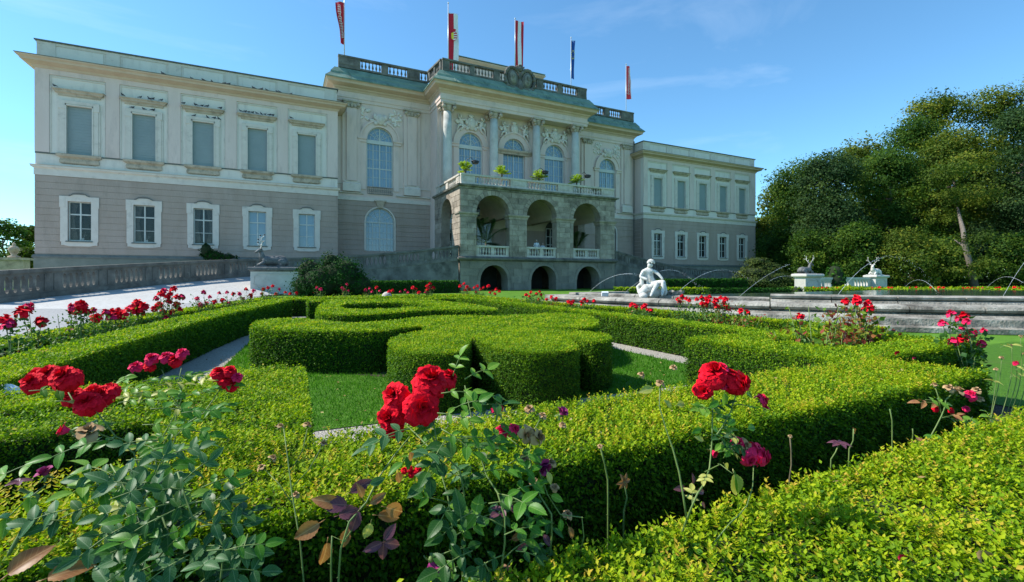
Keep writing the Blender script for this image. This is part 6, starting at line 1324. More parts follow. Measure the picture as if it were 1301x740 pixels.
# ------------------------------------------------------------------ bushes further off
BN = [0]
def bush(base, h, blooms, label, grp, w_=.45, nl=260, bs=1.0, leafc=.45, pinkp=.1, leaf=.034, name='rose_bush', spread=None):
    BN[0] += 1; r = random.Random(BN[0]*13+5); rn = np.random.default_rng(BN[0]+50); root = empty(name, base, label, 'rose bush', grp); b = Vector(base)
    tips = []
    for i, (dx, dy, z) in enumerate(blooms): tips.append(b+Vector((dx, dy, z)))
    m = MB(); m.smooth = True
    ends = tips+[b+Vector((r.uniform(-w_, w_)*.8, r.uniform(-w_, w_)*.8, h*r.uniform(.55, .95))) for _ in range(7)]
    paths = []
    for e in ends:
        st = b+Vector((r.uniform(-.06, .06), r.uniform(-.06, .06), 0)); mid_ = st.lerp(e, .5)+Vector((r.uniform(-.06, .06), r.uniform(-.06, .06), .04)); P = [st, mid_, e]; paths.append(P); m.tube(P, [.006, .0045, .0028], 4)
    m.build('stems', M['stem'], root, kind='stuff')
    P = []; 
    for k in range(nl):
        q = paths[k % len(paths)]; t = r.uniform(.3, .97); p = q[0].lerp(q[1], t*2) if t < .5 else q[1].lerp(q[2], t*2-1); P.append((p.x+r.gauss(0, .05), p.y+r.gauss(0, .05), max(.03, p.z+r.gauss(0, .035)-.02)))
    P = np.array(P); N = unit(rn.normal(size=(nl, 3))*.7+np.array([0, -.2, 1])); D = unit(rn.normal(size=(nl, 3))+np.array([0, 0, -.1])); T = np.clip(leafc+rn.normal(0, .2, nl), 0, 1)
    ln = leaf*rn.uniform(.7, 1.3, nl); link('foliage', leaves('foliage', P, D, N, ln, ln*.66, T, M['roseleaf'], 'fold', b), root, None, kind='stuff')
    for i, t in enumerate(tips):
        kd = 'pink' if r.random() < pinkp else 'red'; me = r.choice(SM[kd]); o = link('bloom', me, root, t, (r.uniform(-.5, .5)+.3, r.uniform(-.5, .5), r.uniform(0, 6)), bs*r.uniform(.8, 1.15))
    return root
def onrow(u, row):
    "where the sight line through column u crosses a planted row"
    a = (u-650)/FOC; d = Vector((FX+a*RX, FY+a*RY))
    for i in range(len(row)-1):
        p, q = Vector(row[i]), Vector(row[i+1]); e = q-p; den = d.x*e.y-d.y*e.x
        if abs(den) < 1e-9: continue
        t = (p.x*e.y-p.y*e.x)/den; s = (p.x*d.y-p.y*d.x)/den
        if t > 0 and -.001 <= s <= 1.001: return p+e*s, t
    return Vector(row[-1]), Vector(row[-1]).length
def rosebush_px(u, row, blooms, label, grp, vt=None, **k):
    "blooms given as they appear: (du, v)"
    p, t = onrow(u, row); b = Vector((p.x, p.y, .005)); bl = []; r = random.Random(int(u*7))
    for du, v in blooms:
        q = wd(u+du, v, t+r.uniform(-.12, .12)); bl.append((q.x-b.x, q.y-b.y, q.z))
    h = max([z for _, _, z in bl]+[.6 if vt is None else HC-(vt-352)/FOC*t])
    return bush(b, h, bl, label, grp, **k)
ROWL = [(-2.75, 3.5), (-2.5, 5.5), (-2.35, 7), (-2.05, 9.2), (-1.7, 11.4), (-1.15, 13.5), (-.6, 15.8), (-.3, 17)]
GL = 'rose bushes in the bed along the drive'
LB = [(8, [(-3, 408), (4, 412), (0, 415)], 'rose bush at the left edge with one red bloom', 410, .55), (42, [(-14, 398), (-6, 391), (10, 410)], 'open thorny rose bush with dark buds, second from the left', 392, .5),
 (100, [(-8, 391), (2, 388), (8, 396), (-4, 395), (3, 392)], 'rose bush with a tight knot of round red blooms above the drive', 395, .3), (126, [(-4, 405), (8, 398), (14, 404), (-8, 396)], 'rose bush with small faded pink flowers between two red ones', 400, .9),
 (150, [(-8, 399), (0, 398), (6, 401), (-2, 403)], 'rose bush with a low flat row of red blooms', 402, .1), (174, [(-6, 391), (0, 386), (8, 390), (4, 396), (-10, 394), (0, 394)], 'rose bush with five large red blooms just left of the tallest bush', 392, .1),
 (212, [(-14, 380), (-4, 370), (4, 374), (12, 378), (-10, 388), (2, 384), (12, 388), (18, 378), (-16, 393), (-6, 396), (6, 397), (0, 378), (8, 368), (-8, 374), (16, 394), (-2, 405)], 'tallest rose bush on the drive bed, covered with red blooms', 368, .15),
 (262, [(-12, 380), (-4, 372), (4, 378), (10, 384), (-8, 388), (16, 373), (0, 386)], 'rose bush with many small pink flowers right of the tallest bush', 374, .8),
 (288, [(-6, 382), (2, 386), (8, 374), (0, 372)], 'small rose bush with a few red and pink blooms before the pedestal', 380, .3), (312, [(-8, 374), (0, 368), (6, 376), (10, 370), (-4, 380)], 'rose bush at the left corner of the stag pedestal', 370, .5),
 (344, [(-12, 374), (-4, 366), (2, 364), (10, 368), (6, 374), (-10, 368)], 'rose bush with salmon red blooms in front of the stag pedestal', 364, .2), (366, [(-4, 372), (2, 374), (10, 373)], 'rose bush at the right foot of the stag pedestal', 370, .2)]
for u, bl, lb, vt, pk in LB: rosebush_px(u, ROWL, bl, lb, GL, vt, pinkp=pk, bs=1.65 if u < 190 else 1.5, nl=480, leafc=.5, w_=.4, leaf=.045)
ROWF = [(-.9, 17.1), (7, 17.1)]
GF = 'rose bushes of the far cross bed'
FB = [(404, [(-2, 366), (3, 368)], 'low rose bush with two blooms right of the pedestal', 1), (438, [(-4, 366), (2, 362), (4, 370), (-1, 369)], 'small rose bush before the dark shrub', 1), (468, [(-4, 369), (1, 367), (4, 371)], 'rose bush with pink red blooms at the end of the dark shrub', .6), (478, [(0, 366), (4, 370)], 'pale rose bush beside the grey garden lamp', .8),
 (496, [(-2, 371), (2, 370)], 'tiny red rose bush below the yew hedge', 0), (512, [(-4, 371), (2, 369), (6, 372)], 'rose bush with brownish pink flowers below the yew hedge', .7), (528, [(0, 368), (4, 372), (-4, 366)], 'thin rose bush with orange red flowers', .3), (542, [(-2, 372), (3, 366), (0, 369)], 'rose bush left of the bright red tuft by the porch', .3),
 (546, [(-4, 364), (0, 361), (4, 366), (-2, 367)], 'bright red rose tuft at the end of the yew hedge', 0), (590, [(-6, 364), (-1, 361), (3, 365), (6, 368), (0, 369)], 'rose bush with bright red tuft at the porch corner', 0), (606, [(-4, 366), (0, 364), (4, 368), (-2, 372)], 'rose bush in the middle of three before the porch', 0),
 (622, [(-8, 366), (-2, 364), (3, 370), (8, 368), (12, 371), (0, 372), (6, 374)], 'rose bush with a wide spread of red blooms before the first porch arch', 0)]
for u, bl, lb, pk in FB: rosebush_px(u, ROWF, bl, lb, GF, None, pinkp=pk, bs=1.6, nl=200, leafc=.6, w_=.25, leaf=.05)
ROWR = [(6.25, 17.4), (6.35, 14), (6.45, 11), (6.6, 8), (6.7, 5), (6.8, 3.2)]
GR = 'rose bushes in the bed before the fountain'
RB = [(672, [(-4, 375), (2, 372), (0, 377)], 'small red rose bush left end of the fountain bed', 0, .45), (684, [(-3, 374), (1, 371), (3, 375), (0, 381)], 'rose bush with two dark red tufts beside a leggy brown one', 0, .45), (700, [(-6, 381), (0, 378), (6, 380)], 'leggy rose bush with orange brown leaves before the basin', .3, .85),
 (726, [(-4, 384), (2, 383), (-1, 387), (0, 385)], 'rose bush with two red blooms left of the spotlight', 0, .5), (742, [(-4, 384), (0, 381), (4, 383), (-2, 387), (12, 383)], 'rose bush with red blooms just left of the spotlight', 0, .5),
 (806, [(-4, 388), (2, 391), (0, 388)], 'rose bush with one red head below the fountain statue', 0, .5), (820, [(-4, 391), (2, 394), (6, 395), (-1, 389)], 'rose bush with a row of red heads below the fountain statue', 0, .5),
 (869, [(-8, 381), (-3, 378), (2, 380), (6, 382), (-6, 384)], 'rose bush with a flat red head, right of the shell', 0, .5), (893, [(-8, 381), (-2, 379), (4, 380), (8, 378), (-2, 386), (2, 388), (6, 383)], 'rose bush with the widest heart-shaped red head before the basin', 0, .5),
 (915, [(-6, 382), (0, 379), (6, 381), (-8, 386), (4, 385), (-4, 391), (6, 390), (10, 393)], 'rose bush with red head over orange leaves before the basin', 0, .8), (945, [(-4, 396), (4, 398)], 'nearly flowerless rose bush with pale yellow leaves before the basin', 0, .8)]
for u, bl, lb, pk, lc in RB: rosebush_px(u, ROWR, bl, lb, GR, None, pinkp=pk, bs=1.2, nl=330, leafc=lc, w_=.34, leaf=.055)
# roses inside the square frame
for bx, by, h, bl, lb, nl, lc in ((4.5, 2.75, 1.0, [(-.1, 0, .82)], 'sparse rose bush with pale leaves, left in the square hedge frame', 150, .7), (4.75, 2.6, 1.05, [(.15, 0, .5), (.3, .1, .95)], 'tall brown-leaved rose bush in the middle of the square hedge frame', 420, .93),
      (5.25, 2.7, 1.02, [(.0, 0, .95), (.1, .05, .98), (.2, 0, .92), (.05, -.1, .88), (.24, .05, .86)], 'rose bush with a cluster of crimson blooms, right in the square hedge frame', 420, .85)):
    bush((bx, by, 0), h, bl, lb, 'rose bushes inside the square hedge frame', w_=.34, nl=int(nl*1.7), leafc=lc, leaf=.06)
p = Vector((5.35, 2.0, 0)); q = wd(1225, 418, 4.25)
bush((q.x, q.y, 0), .9, [((dx), dy, z) for dx, dy, z in ((-.22, 0, .62), (-.12, .05, .86), (-.1, -.05, .80), (.0, 0, .84), (.08, .05, .72), (.15, 0, .68), (.2, .05, .62), (.05, -.1, .60), (-.05, 0, .64), (.1, .08, .80), (.24, -.05, .70), (-.15, .1, .77))], 'full rose bush with magenta and crimson blooms at the right before the basin', 'rose bushes inside the square hedge frame', w_=.3, nl=420, leafc=.35, pinkp=.6, leaf=.055, bs=1.0)
ROWB = [tuple(wd(1028, 370, 30.8).xy), tuple(wd(1420, 370, 29).xy)]
for i, (u, wv) in enumerate(((1036, 5), (1048, 5), (1060, 6), (1083, 4), (1104, 4), (1114, 5), (1130, 4), (1156, 5), (1166, 4), (1186, 6), (1195, 5), (1228, 6), (1238, 6), (1246, 5), (1268, 4), (1284, 6), (1296, 4))):
    r = random.Random(i); rosebush_px(u, ROWB, [(r.uniform(-wv, wv), 371-r.uniform(1, 5.5)) for _ in range(7)], 'red rose bush of the far parterre, number %s from the nearer white pedestal' % ('one', 'two', 'three', 'four', 'five', 'six', 'seven', 'eight', 'nine', 'ten', 'eleven', 'twelve', 'thirteen', 'fourteen', 'fifteen', 'sixteen', 'seventeen')[i], 'rose bushes of the far parterre before the wall' if u < 1120 else 'rose bushes of the far parterre before the wood', None, pinkp=.1, bs=1.9, nl=70, w_=.3, leaf=.08, leafc=.6)
# ------------------------------------------------------------------ fountain figure, jets, people and small things
def skinned(name, verts, edges, radii, mt, root=None, loc=(0, 0, 0), rot=(0, 0, 0), sc=1, sub=2, rootv=0):
    me = bpy.data.meshes.new(name); me.from_pydata(verts, edges, []); me.materials.append(mt)
    o = bpy.data.objects.new(name, me); C.objects.link(o)
    sk = o.modifiers.new('skin', 'SKIN'); sk.use_smooth_shade = True
    for i, r in enumerate(radii): 
        q = me.skin_vertices[0].data[i]; q.radius = (r, r) if isinstance(r, (int, float)) else r; q.use_root = (i == rootv)
    s = o.modifiers.new('sub', 'SUBSURF'); s.levels = sub; s.render_levels = sub
    dg = bpy.context.evaluated_depsgraph_get(); ev = o.evaluated_get(dg); m2 = bpy.data.meshes.new_from_object(ev); m2.name = name
    m2.polygons.foreach_set('use_smooth', [True]*len(m2.polygons)); bpy.data.objects.remove(o)
    o = bpy.data.objects.new(name, m2); C.objects.link(o); o.location = loc; o.rotation_euler = rot; o.scale = (sc,)*3
    if root: o.parent = root
    return o
fc = wd(827, 379, 14.6); rf = empty('fountain_statue', fc, 'white marble seated figure leaning back on a coiled dolphin at the basin rim', 'statue')
V_ = [(0, 0, .42), (-.02, .01, .56), (-.07, .04, .72), (-.10, .05, .86), (-.07, .03, .95), (-.04, 0, 1.03), (-.01, -.03, 1.10),   # 0 pelvis..6 head
      (-.25, .0, .84), (-.36, -.05, .66), (-.16, -.20, .58),                                                          # 7-9 left arm across the lap
      (.07, .02, .86), (.20, -.06, .76), (.33, -.14, .58),                                                             # 10-12 other arm
      (-.08, -.06, .38), (.10, -.34, .46), (-.06, -.42, .22), (-.16, -.50, .06),                                      # 13-16 leg
      (.12, -.04, .40), (.30, -.30, .54), (.26, -.34, .26), (.20, -.44, .08)]                                          # 17-20
E_ = [(0, 1), (1, 2), (2, 3), (3, 4), (4, 5), (5, 6), (3, 7), (7, 8), (8, 9), (3, 10), (10, 11), (11, 12), (0, 13), (13, 14), (14, 15), (15, 16), (0, 17), (17, 18), (18, 19), (19, 20)]
R_ = [.15, .135, .14, .12, .055, .095, .085, .065, .052, .035, .065, .052, .034, .11, .088, .06, .035, .11, .088, .06, .035]
bd = skinned('figure', V_, E_, R_, M['marble'], rf, (0, 0, 0), (0, 0, math.radians(-28)))
m = MB(); m.smooth = True
for k in range(40): a = k*2.4; ph = k/40*1.6; m.blob((-.01+.1*math.cos(a)*math.sin(ph), -.0+.1*math.sin(a)*math.sin(ph), 1.10+.1*math.cos(ph)), .032, 6, 4)
o = link('hair', m.mesh('hair', M['marble']), rf); ORG[o.name] = Vector(fc); o.location = (0, 0, 0); o.rotation_euler.z = math.radians(-28)
def local(name, mm, mt, root, rz=0, kind=None):
    o = bpy.data.objects.new(name, mm.mesh(name, mt)); C.objects.link(o); o.parent = root; o.rotation_euler.z = rz
    if kind: o['kind'] = kind
    return o
m = MB(); m.smooth = True
m.tube([(-.25, -.1, .02), (-.32, -.15, .18), (-.22, -.2, .32), (-.08, -.1, .30), (.05, 0, .22), (.2, .05, .12), (.3, .1, .02)], [.12, .15, .13, .15, .17, .15, .1], 10); m.tube([(-.25, -.1, .05), (-.38, -.05, .2), (-.42, 0, .36), (-.33, 0, .46), (-.25, -.03, .42)], [.09, .07, .055, .045, .06], 8)
m.blob((0, .05, .16), (.34, .3, .2), 12, 8, jit=.05); m.blob((-.3, -.22, .08), (.14, .16, .12), 9, 6); local('dolphin', m, M['marble'], rf, math.radians(-28))
m = MB(); m.smooth = True; m.loft([[(-.1+.02*k, .06, .30-.03*k), (.12+.02*k, .0, .40-.05*k), (.30+.02*k, -.16, .28-.06*k), (.28, -.3, .1)] for k in range(2)], False, False)
m.tube([(-.2, .05, .8), (-.3, .0, .55), (-.3, -.05, .3)], [.05, .07, .04], 7); m.tube([(.15, -.1, .45), (.32, -.2, .40), (.38, -.18, .2), (.34, -.15, .02)], [.08, .09, .07, .04], 7); local('drapery', m, M['marble'], rf, math.radians(-28))
sp = wd(853, 382, 14.7); m = MB(); rings = []
for k in range(6):
    f = k/5; ring = []
    for i in range(28):
        a = 2*PI*i/28; rr = (.06+.34*f**.7)*(1+.10*f*math.cos(a*14/1)); ring.append((sp.x+rr*math.cos(a), sp.y+rr*.8*math.sin(a), sp.z+.0+.30*f**1.6+.03*f*math.cos(a*7)))
    rings.append(ring)
m.loft(rings, True, False); m.loft([[(sp.x+.1*math.cos(a*PI/4)*w_, sp.y+.1*math.sin(a*PI/4)*w_, sp.z-.18+z) for a in range(8)] for w_, z in ((1.4, 0), (.8, .1), (1, .2))])
m.top('shell_bowl', M['basin'], (sp.x, sp.y, sp.z-.2), 'fluted stone shell bowl beside the marble figure', 'shell')
# water jets: a thin rope of water that breaks into drops as it falls
wmat = bpy.data.materials.new('jet_water'); wmat.use_nodes = True; b_ = wmat.node_tree.nodes['Principled BSDF']; b_.inputs['Base Color'].default_value = (.88, .92, .95, 1); b_.inputs['Roughness'].default_value = .15; b_.inputs['Specular IOR Level'].default_value = .8; b_.inputs['Alpha'].default_value = .5
def jet(a, mid_, c, t0, t1, label, rad=.016, brk=.45):
    rad *= .5
    "an arc of water through three sighted points"
    rad *= .55
    A, B, D_ = wd(*a, t0), wd(*mid_, (t0+t1)/2), wd(*c, t1); r = random.Random(int(a[0])); m = MB(); m.smooth = True; n = 40
    P = []
    for i in range(n+1):
        s = i/n; s_m = (mid_[0]-a[0])/(c[0]-a[0]) if c[0] != a[0] else .5
        # Lagrange through the three points
        l0 = (s-s_m)*(s-1)/(s_m); l1 = s*(s-1)/(s_m*(s_m-1)); l2 = s*(s-s_m)/(1-s_m); base = A.lerp(D_, s); z = A.z*l0+B.z*l1+D_.z*l2; P.append(Vector((base.x, base.y, z)))
    root = empty('water_jet', A, label, 'water jet', 'water jets of the fountain')
    nb = int(n*brk); m.tube(P[:nb+1], [rad*(.7+.3*random.random()) for _ in range(nb+1)], 5); m.build('water_rope', wmat, root)
    m = MB(); m.smooth = True
    for i in range(int(nb*.6), n):
        for q in range(3 if i >= nb else 1):
            p = P[i].lerp(P[i+1], r.random())+Vector((r.gauss(0, .02), r.gauss(0, .02), r.gauss(0, .02)))*(1+3*max(0, i-nb)/n); m.blob(p, (rad*r.uniform(.5, 1.3),)*2+(rad*r.uniform(.7, 1.9),), 5, 4)
    m.build('drops', wmat, root, kind='stuff')
jet((742, 378), (783, 351), (822, 353), 18, 15, 'water jet arching up towards the marble figure from the left', .018, .8)
jet((790, 376), (812, 358), (828, 350), 16, 15, 'straight water jet rising just left of the marble figure', .014, 1)
jet((838, 345), (862, 346), (893, 372), 15, 16.5, 'short spray falling right behind the marble figure')
jet((852, 380), (898, 345), (960, 362), 15, 19, 'broad water arc starting at the shell bowl', .017, .5)
jet((937, 379), (968, 353), (1003, 336), 14.5, 16, 'water jet rising before the juniper', .014, 1)
jet((978, 357), (998, 351), (1020, 360), 18, 19, 'low curl of water before the white pedestal', .014, .5)
jet((1055, 388), (1112, 328), (1186, 366), 12.5, 16, 'tallest water arc crossing the white stag', .015, .45)
jet((1150, 364), (1170, 356), (1194, 377), 17, 15, 'low round arc of water between two red bushes', .013, .9)
jet((1253, 366), (1278, 352), (1312, 372), 17, 15, 'low arc of water near the right edge', .013, .8)
jet((1268, 388), (1288, 352), (1310, 322), 12, 12.5, 'steep straight water jet at the right edge', .011, 1)
# spotlight on a stake
p = wd(768, 383, 15.6); q = Vector((p.x, p.y, 0)); rs = empty('garden_spotlight', q, 'small white box spotlight on a thin stake beside the basin', 'spotlight')
m = MB(); m.box(q.x-.02, q.x+.02, q.y-.02, q.y+.02, -.05, .50); m.build('stake', M['metalw'], rs)
m = MB(); c_ = Vector((q.x, q.y, .60)); m.obox(c_, (.9, -.43, 0), (.4, .85, .35), (-.15, -.33, .93), .11, .05, .10); m.obox(c_+Vector((0, 0, -.115)), (.9, -.43, 0), (.4, .85, .35), (-.15, -.33, .93), .10, .04, .02); m.build('lamp_housing', M['metalw'], rs)
p = wd(491, 371, 17.6); rg = MB(); rg.smooth = True; rg.blob((p.x, p.y, .42), (.2, .2, .22), 12, 8); rg.tube([(p.x, p.y, 0), (p.x, p.y, .25)], .06, 6); rg.top('garden_lamp', M['rail'], (p.x, p.y, 0), 'grey dome garden lamp among the roses below the yew hedge', 'lamp')
p = wd(3, 462, 3.0); rg = MB(); rg.blob((p.x, p.y, .45), (.09, .05, .06), 8, 6); rg.tube([(p.x, p.y, 0), (p.x, p.y, .42)], .02, 6); rg.top('garden_spotlight', M['metalw'], (p.x, p.y, 0), 'white garden spotlight half hidden by leaves at the left edge', 'spotlight')
# people behind the middle loggia rail
pm = {k: mat(k, c, None, .8) for k, c in (('skin', (.52, .33, .24)), ('white_shirt', (.70, .72, .74)), ('light_dress', (.50, .52, .56)), ('dark_trousers', (.06, .07, .1)), ('grey_hair', (.30, .28, .25)))}
def person(u, h, cloth, hair, label, lean=0, dz=0):
    a = (u-650)/FOC; y = 39.0; t = y/(FY+a*RY); x = t*(FX+a*RX); root = empty('person', (x, y, 2.96), label, 'person', None, math.radians(-25))
    s = h/1.7
    V = [(0, 0, .95), (0, -.01, 1.12), (0, -.02, 1.30), (0, -.02, 1.42), (0, -.03, 1.48), (.19, -.02, 1.38), (.25, -.12, 1.14), (.16, -.30, 1.03), (-.19, -.02, 1.38), (-.25, -.10, 1.14), (-.14, -.30, 1.03), (.09, 0, .88), (.10, -.02, .48), (.10, .02, .08), (.10, -.14, .03), (-.09, 0, .88), (-.10, -.02, .48), (-.11, .02, .08), (-.11, -.14, .03)]
    E = [(0, 1), (1, 2), (2, 3), (3, 4), (2, 5), (5, 6), (6, 7), (2, 8), (8, 9), (9, 10), (0, 11), (11, 12), (12, 13), (13, 14), (0, 15), (15, 16), (16, 17), (17, 18)]
    R = [.15, .13, .15, .07, .055, .065, .045, .03, .065, .045, .03, .10, .065, .045, .035, .10, .065, .045, .035]
    V = [(p[0]*s, p[1]*s, p[2]*s) for p in V]; R = [r*s for r in R]
    b = skinned('body', V, E, R, pm[cloth], root, sub=1); 
    m = MB(); m.smooth = True; m.blob((0, -.05*s, 1.60*s), (.075*s, .09*s, .115*s), 12, 9); m.blob((0, -.14*s, 1.585*s), (.014*s, .02*s, .022*s), 6, 4)
    for sd in (-1, 1):
        m.blob((sd*.076*s, -.04*s, 1.595*s), (.012*s, .02*s, .03*s), 6, 4); m.blob((sd*.16*s*.95, -.33*s, 1.02*s), (.035*s, .05*s, .02*s), 7, 5)
        for f in range(5): m.tube([(sd*(.13+.014*f)*s, -.36*s, 1.02*s), (sd*(.13+.016*f)*s, (-.40-.01*(f in (1, 2)))*s, 1.015*s), (sd*(.13+.016*f)*s, (-.42-.01*(f in (1, 2)))*s, .995*s)], .008*s, 5)
        m.mat(1).blob((sd*.028*s, -.132*s, 1.61*s), (.011*s, .008*s, .007*s), 6, 4); m.mat(0)
    m.mat(2).blob((0, -.132*s, 1.548*s), (.022*s, .008*s, .007*s), 6, 4); local('head', m, [pm['skin'], M['iron'], M['pink']], root)
    m = MB(); m.smooth = True; m.blob((0, -.03*s, 1.64*s), (.083*s, .092*s, .10*s), 12, 8); m.blob((0, .03*s, 1.57*s), (.078*s, .06*s, .1*s), 10, 6); local('hair', m, pm[hair], root)
person(681, 1.78, 'white_shirt', 'grey_hair', 'taller person in white leaning on the middle porch rail')
person(689, 1.50, 'light_dress', 'grey_hair', 'shorter person in pale clothes beside the taller one at the rail')
# palms on the terrace and in the loggia
def palm(c, hstem, nf, fl, label, mt='palm', grp='potted palms on the terrace', droop=.6, name='potted_palm', pot=True, lw=.05, npair=16, upa=.6, seed=0):
    r = random.Random(seed+int(c[0]*10)); root = empty(name, c, label, 'palm', grp); c = Vector(c)
    if pot: m = MB(); m.smooth = True; m.lathe(c, [(.22, 0), (.30, .34), (.33, .36), (.33, .42), (.27, .42), (.25, .38)], 12); m.build('pot', M['sill'], root)
    m = MB(); m.smooth = True; m.tube([c+Vector((0, 0, .3)), c+Vector((.02, 0, .3+hstem))], [.09, .08], 8); m.build('trunk', M['bark'], root)
    P = []; D = []; N = []; Ls = []; top = c+Vector((0, 0, .3+hstem)); st = MB()
    for k in range(nf):
        a = k*2.4; el = r.uniform(.1, 1.2) if k > 3 else 1.3; d = Vector((math.cos(a)*math.cos(el), math.sin(a)*math.cos(el), math.sin(el)*upa+.15)); pts = []
        for i in range(9): t = i/8; pts.append(top+d*fl*t+Vector((0, 0, -droop*fl*t*t)))
        st.tube(pts, [.014*(1-.8*i/8) for i in range(9)], 4); side = d.cross(Vector((0, 0, 1))).normalized()
        for i in range(2, npair):
            t = i/npair; x = t*8; j = min(int(x), 7); p = pts[j].lerp(pts[j+1], x-j); dd = (pts[j+1]-pts[j]).normalized()
            for sd in (-1, 1): P.append(p); D.append(dd*.55+side*sd+Vector((0, 0, -.25))); N.append(Vector((0, 0, 1))); Ls.append(fl*.42*math.sin(PI*(t*.8+.15)))
    st.build('fronds', M['stem'], root, kind='stuff'); n = len(P); P, D, N = [np.array([tuple(v) for v in q]) for q in (P, D, N)]; Ls = np.array(Ls)
    link('leaflets', leaves('leaflets', P, D, N, Ls, lw, np.clip(.55+RNG.normal(0, .2, n), 0, 1), M[mt], 'quad', c), root, None, kind='stuff')
for u, lb in ((583, 'bright potted palm on the left corner of the terrace'), (637, 'second potted palm from the left on the terrace'), (684, 'third potted palm from the left on the terrace'), (732, 'rightmost bright potted palm on the terrace')):
    a = (u-650)/FOC; y = 38.5; t = y/(FY+a*RY); x = t*(FX+a*RX); palm((max(x, 14.3), y, 9.1), 1.15, 22, .95, lb, lw=.09, upa=1.1, droop=.35)
palm((28.8, 39, 9.1), .75, 14, .75, 'dull green agave-like palm at the right of the terrace', 'palmdark', 'potted palms on the terrace', lw=.06)
palm((16.6, 39.2, 2.96), 1.0, 9, 2.7, 'large dark palm in the left porch arch', 'palmdark', 'large palms inside the porch', .45, lw=.2, npair=22, upa=1.2)
palm((26.5, 39.2, 2.96), .8, 9, 2.5, 'large dark palm in the right porch arch', 'palmdark', 'large palms inside the porch', .45, lw=.2, npair=22, upa=1.0, seed=4)
# curved lamps on the terrace
def terrace_lamp(u0, u1, v1, label):
    a = (u0-650)/FOC; y = 38.2; t = y/(FY+a*RY); x = t*(FX+a*RX); root = empty('terrace_lamp', (x, y, 9.1), label, 'lamp', 'black curved lamps on the terrace'); e = wd(u1, v1, t)
    m = MB(); m.smooth = True; m.tube([(x, y, 9.1), (x, y, 9.9), (x+(e.x-x)*.15, y+(e.y-y)*.15, e.z+.12), (x+(e.x-x)*.6, y+(e.y-y)*.6, e.z+.32), tuple(e)], .03, 6); m.build('bent_pole', M['iron'], root)
    m = MB(); m.smooth = True; m.blob(e+Vector((.1, 0, -.02)), (.40, .24, .12), 12, 6); m.lathe((e.x+.1, e.y, e.z-.22), [(.26, 0), (.30, .12), (.1, .2)], 12); m.build('lamp_shade', M['iron'], root)
terrace_lamp(591, 602, 205, 'black bent lamp in front of the first balcony window'); terrace_lamp(680, 691, 218, 'black bent lamp behind the third palm'); terrace_lamp(737, 745, 223, 'black bent lamp at the right end of the terrace')
# lantern in the left arch
m = MB(); m.tube([(15.9, 39.4, 8.6), (15.9, 39.4, 7.5)], .02, 5); m.lathe((15.9, 39.4, 6.7), [(.05, 0), (.2, .1), (.25, .6), (.3, .65), (.12, .85), (.04, .95)], 6); m.top('hanging_lantern', M['iron'], (15.9, 39.4, 8.6), 'black iron lantern hanging in the left porch arch', 'lantern')
# flags
fm = {k: mat(k, c, None, .75) for k, c in (('flag_red', (.50, .012, .03)), ('flag_white', (.78, .77, .76)), ('flag_blue', (.01, .07, .30)), ('flag_yellow', (.75, .6, .05)), ('flag_pinkred', (.72, .05, .07)))}
def cloth(m, top, wv, hgt, cols, seed, mi=0, taper=1.0, nx=12, nz=26, wav_=.2, off=(0, 0)):
    "hanging cloth: wv is the vector from hoist to fly; cols the stripe widths by material"
    r = random.Random(seed); rows = []
    for k in range(nz+1):
        t = k/nz; row = []
        for i in range(nx+1):
            s = i/nx; q = top+wv*s*(1-(1-taper)*t)+Vector((0, 0, -hgt*t)); q += Vector((wv.y, -wv.x, 0)).normalized()*(wav_*math.sin(s*5+t*4+seed)+.04*math.sin(t*11+s*3))*s
            q.x += .05*math.sin(t*7+seed)*s; row.append(q)
        rows.append(row)
    b = len(m.v)
    for row in rows: m.v += [tuple(p) for p in row]
    acc = 0; tot = sum(c[0] for c in cols)
    for k in range(nz):
        for i in range(nx):
            s = (i+.5)/nx*tot; a_ = 0
            for wd_, mi_ in cols:
                a_ += wd_
                if s <= a_: break
            m.f.append([b+k*(nx+1)+i, b+k*(nx+1)+i+1, b+(k+1)*(nx+1)+i+1, b+(k+1)*(nx+1)+i]); m.m.append(mi_); m.sm.append(True)
    return rows
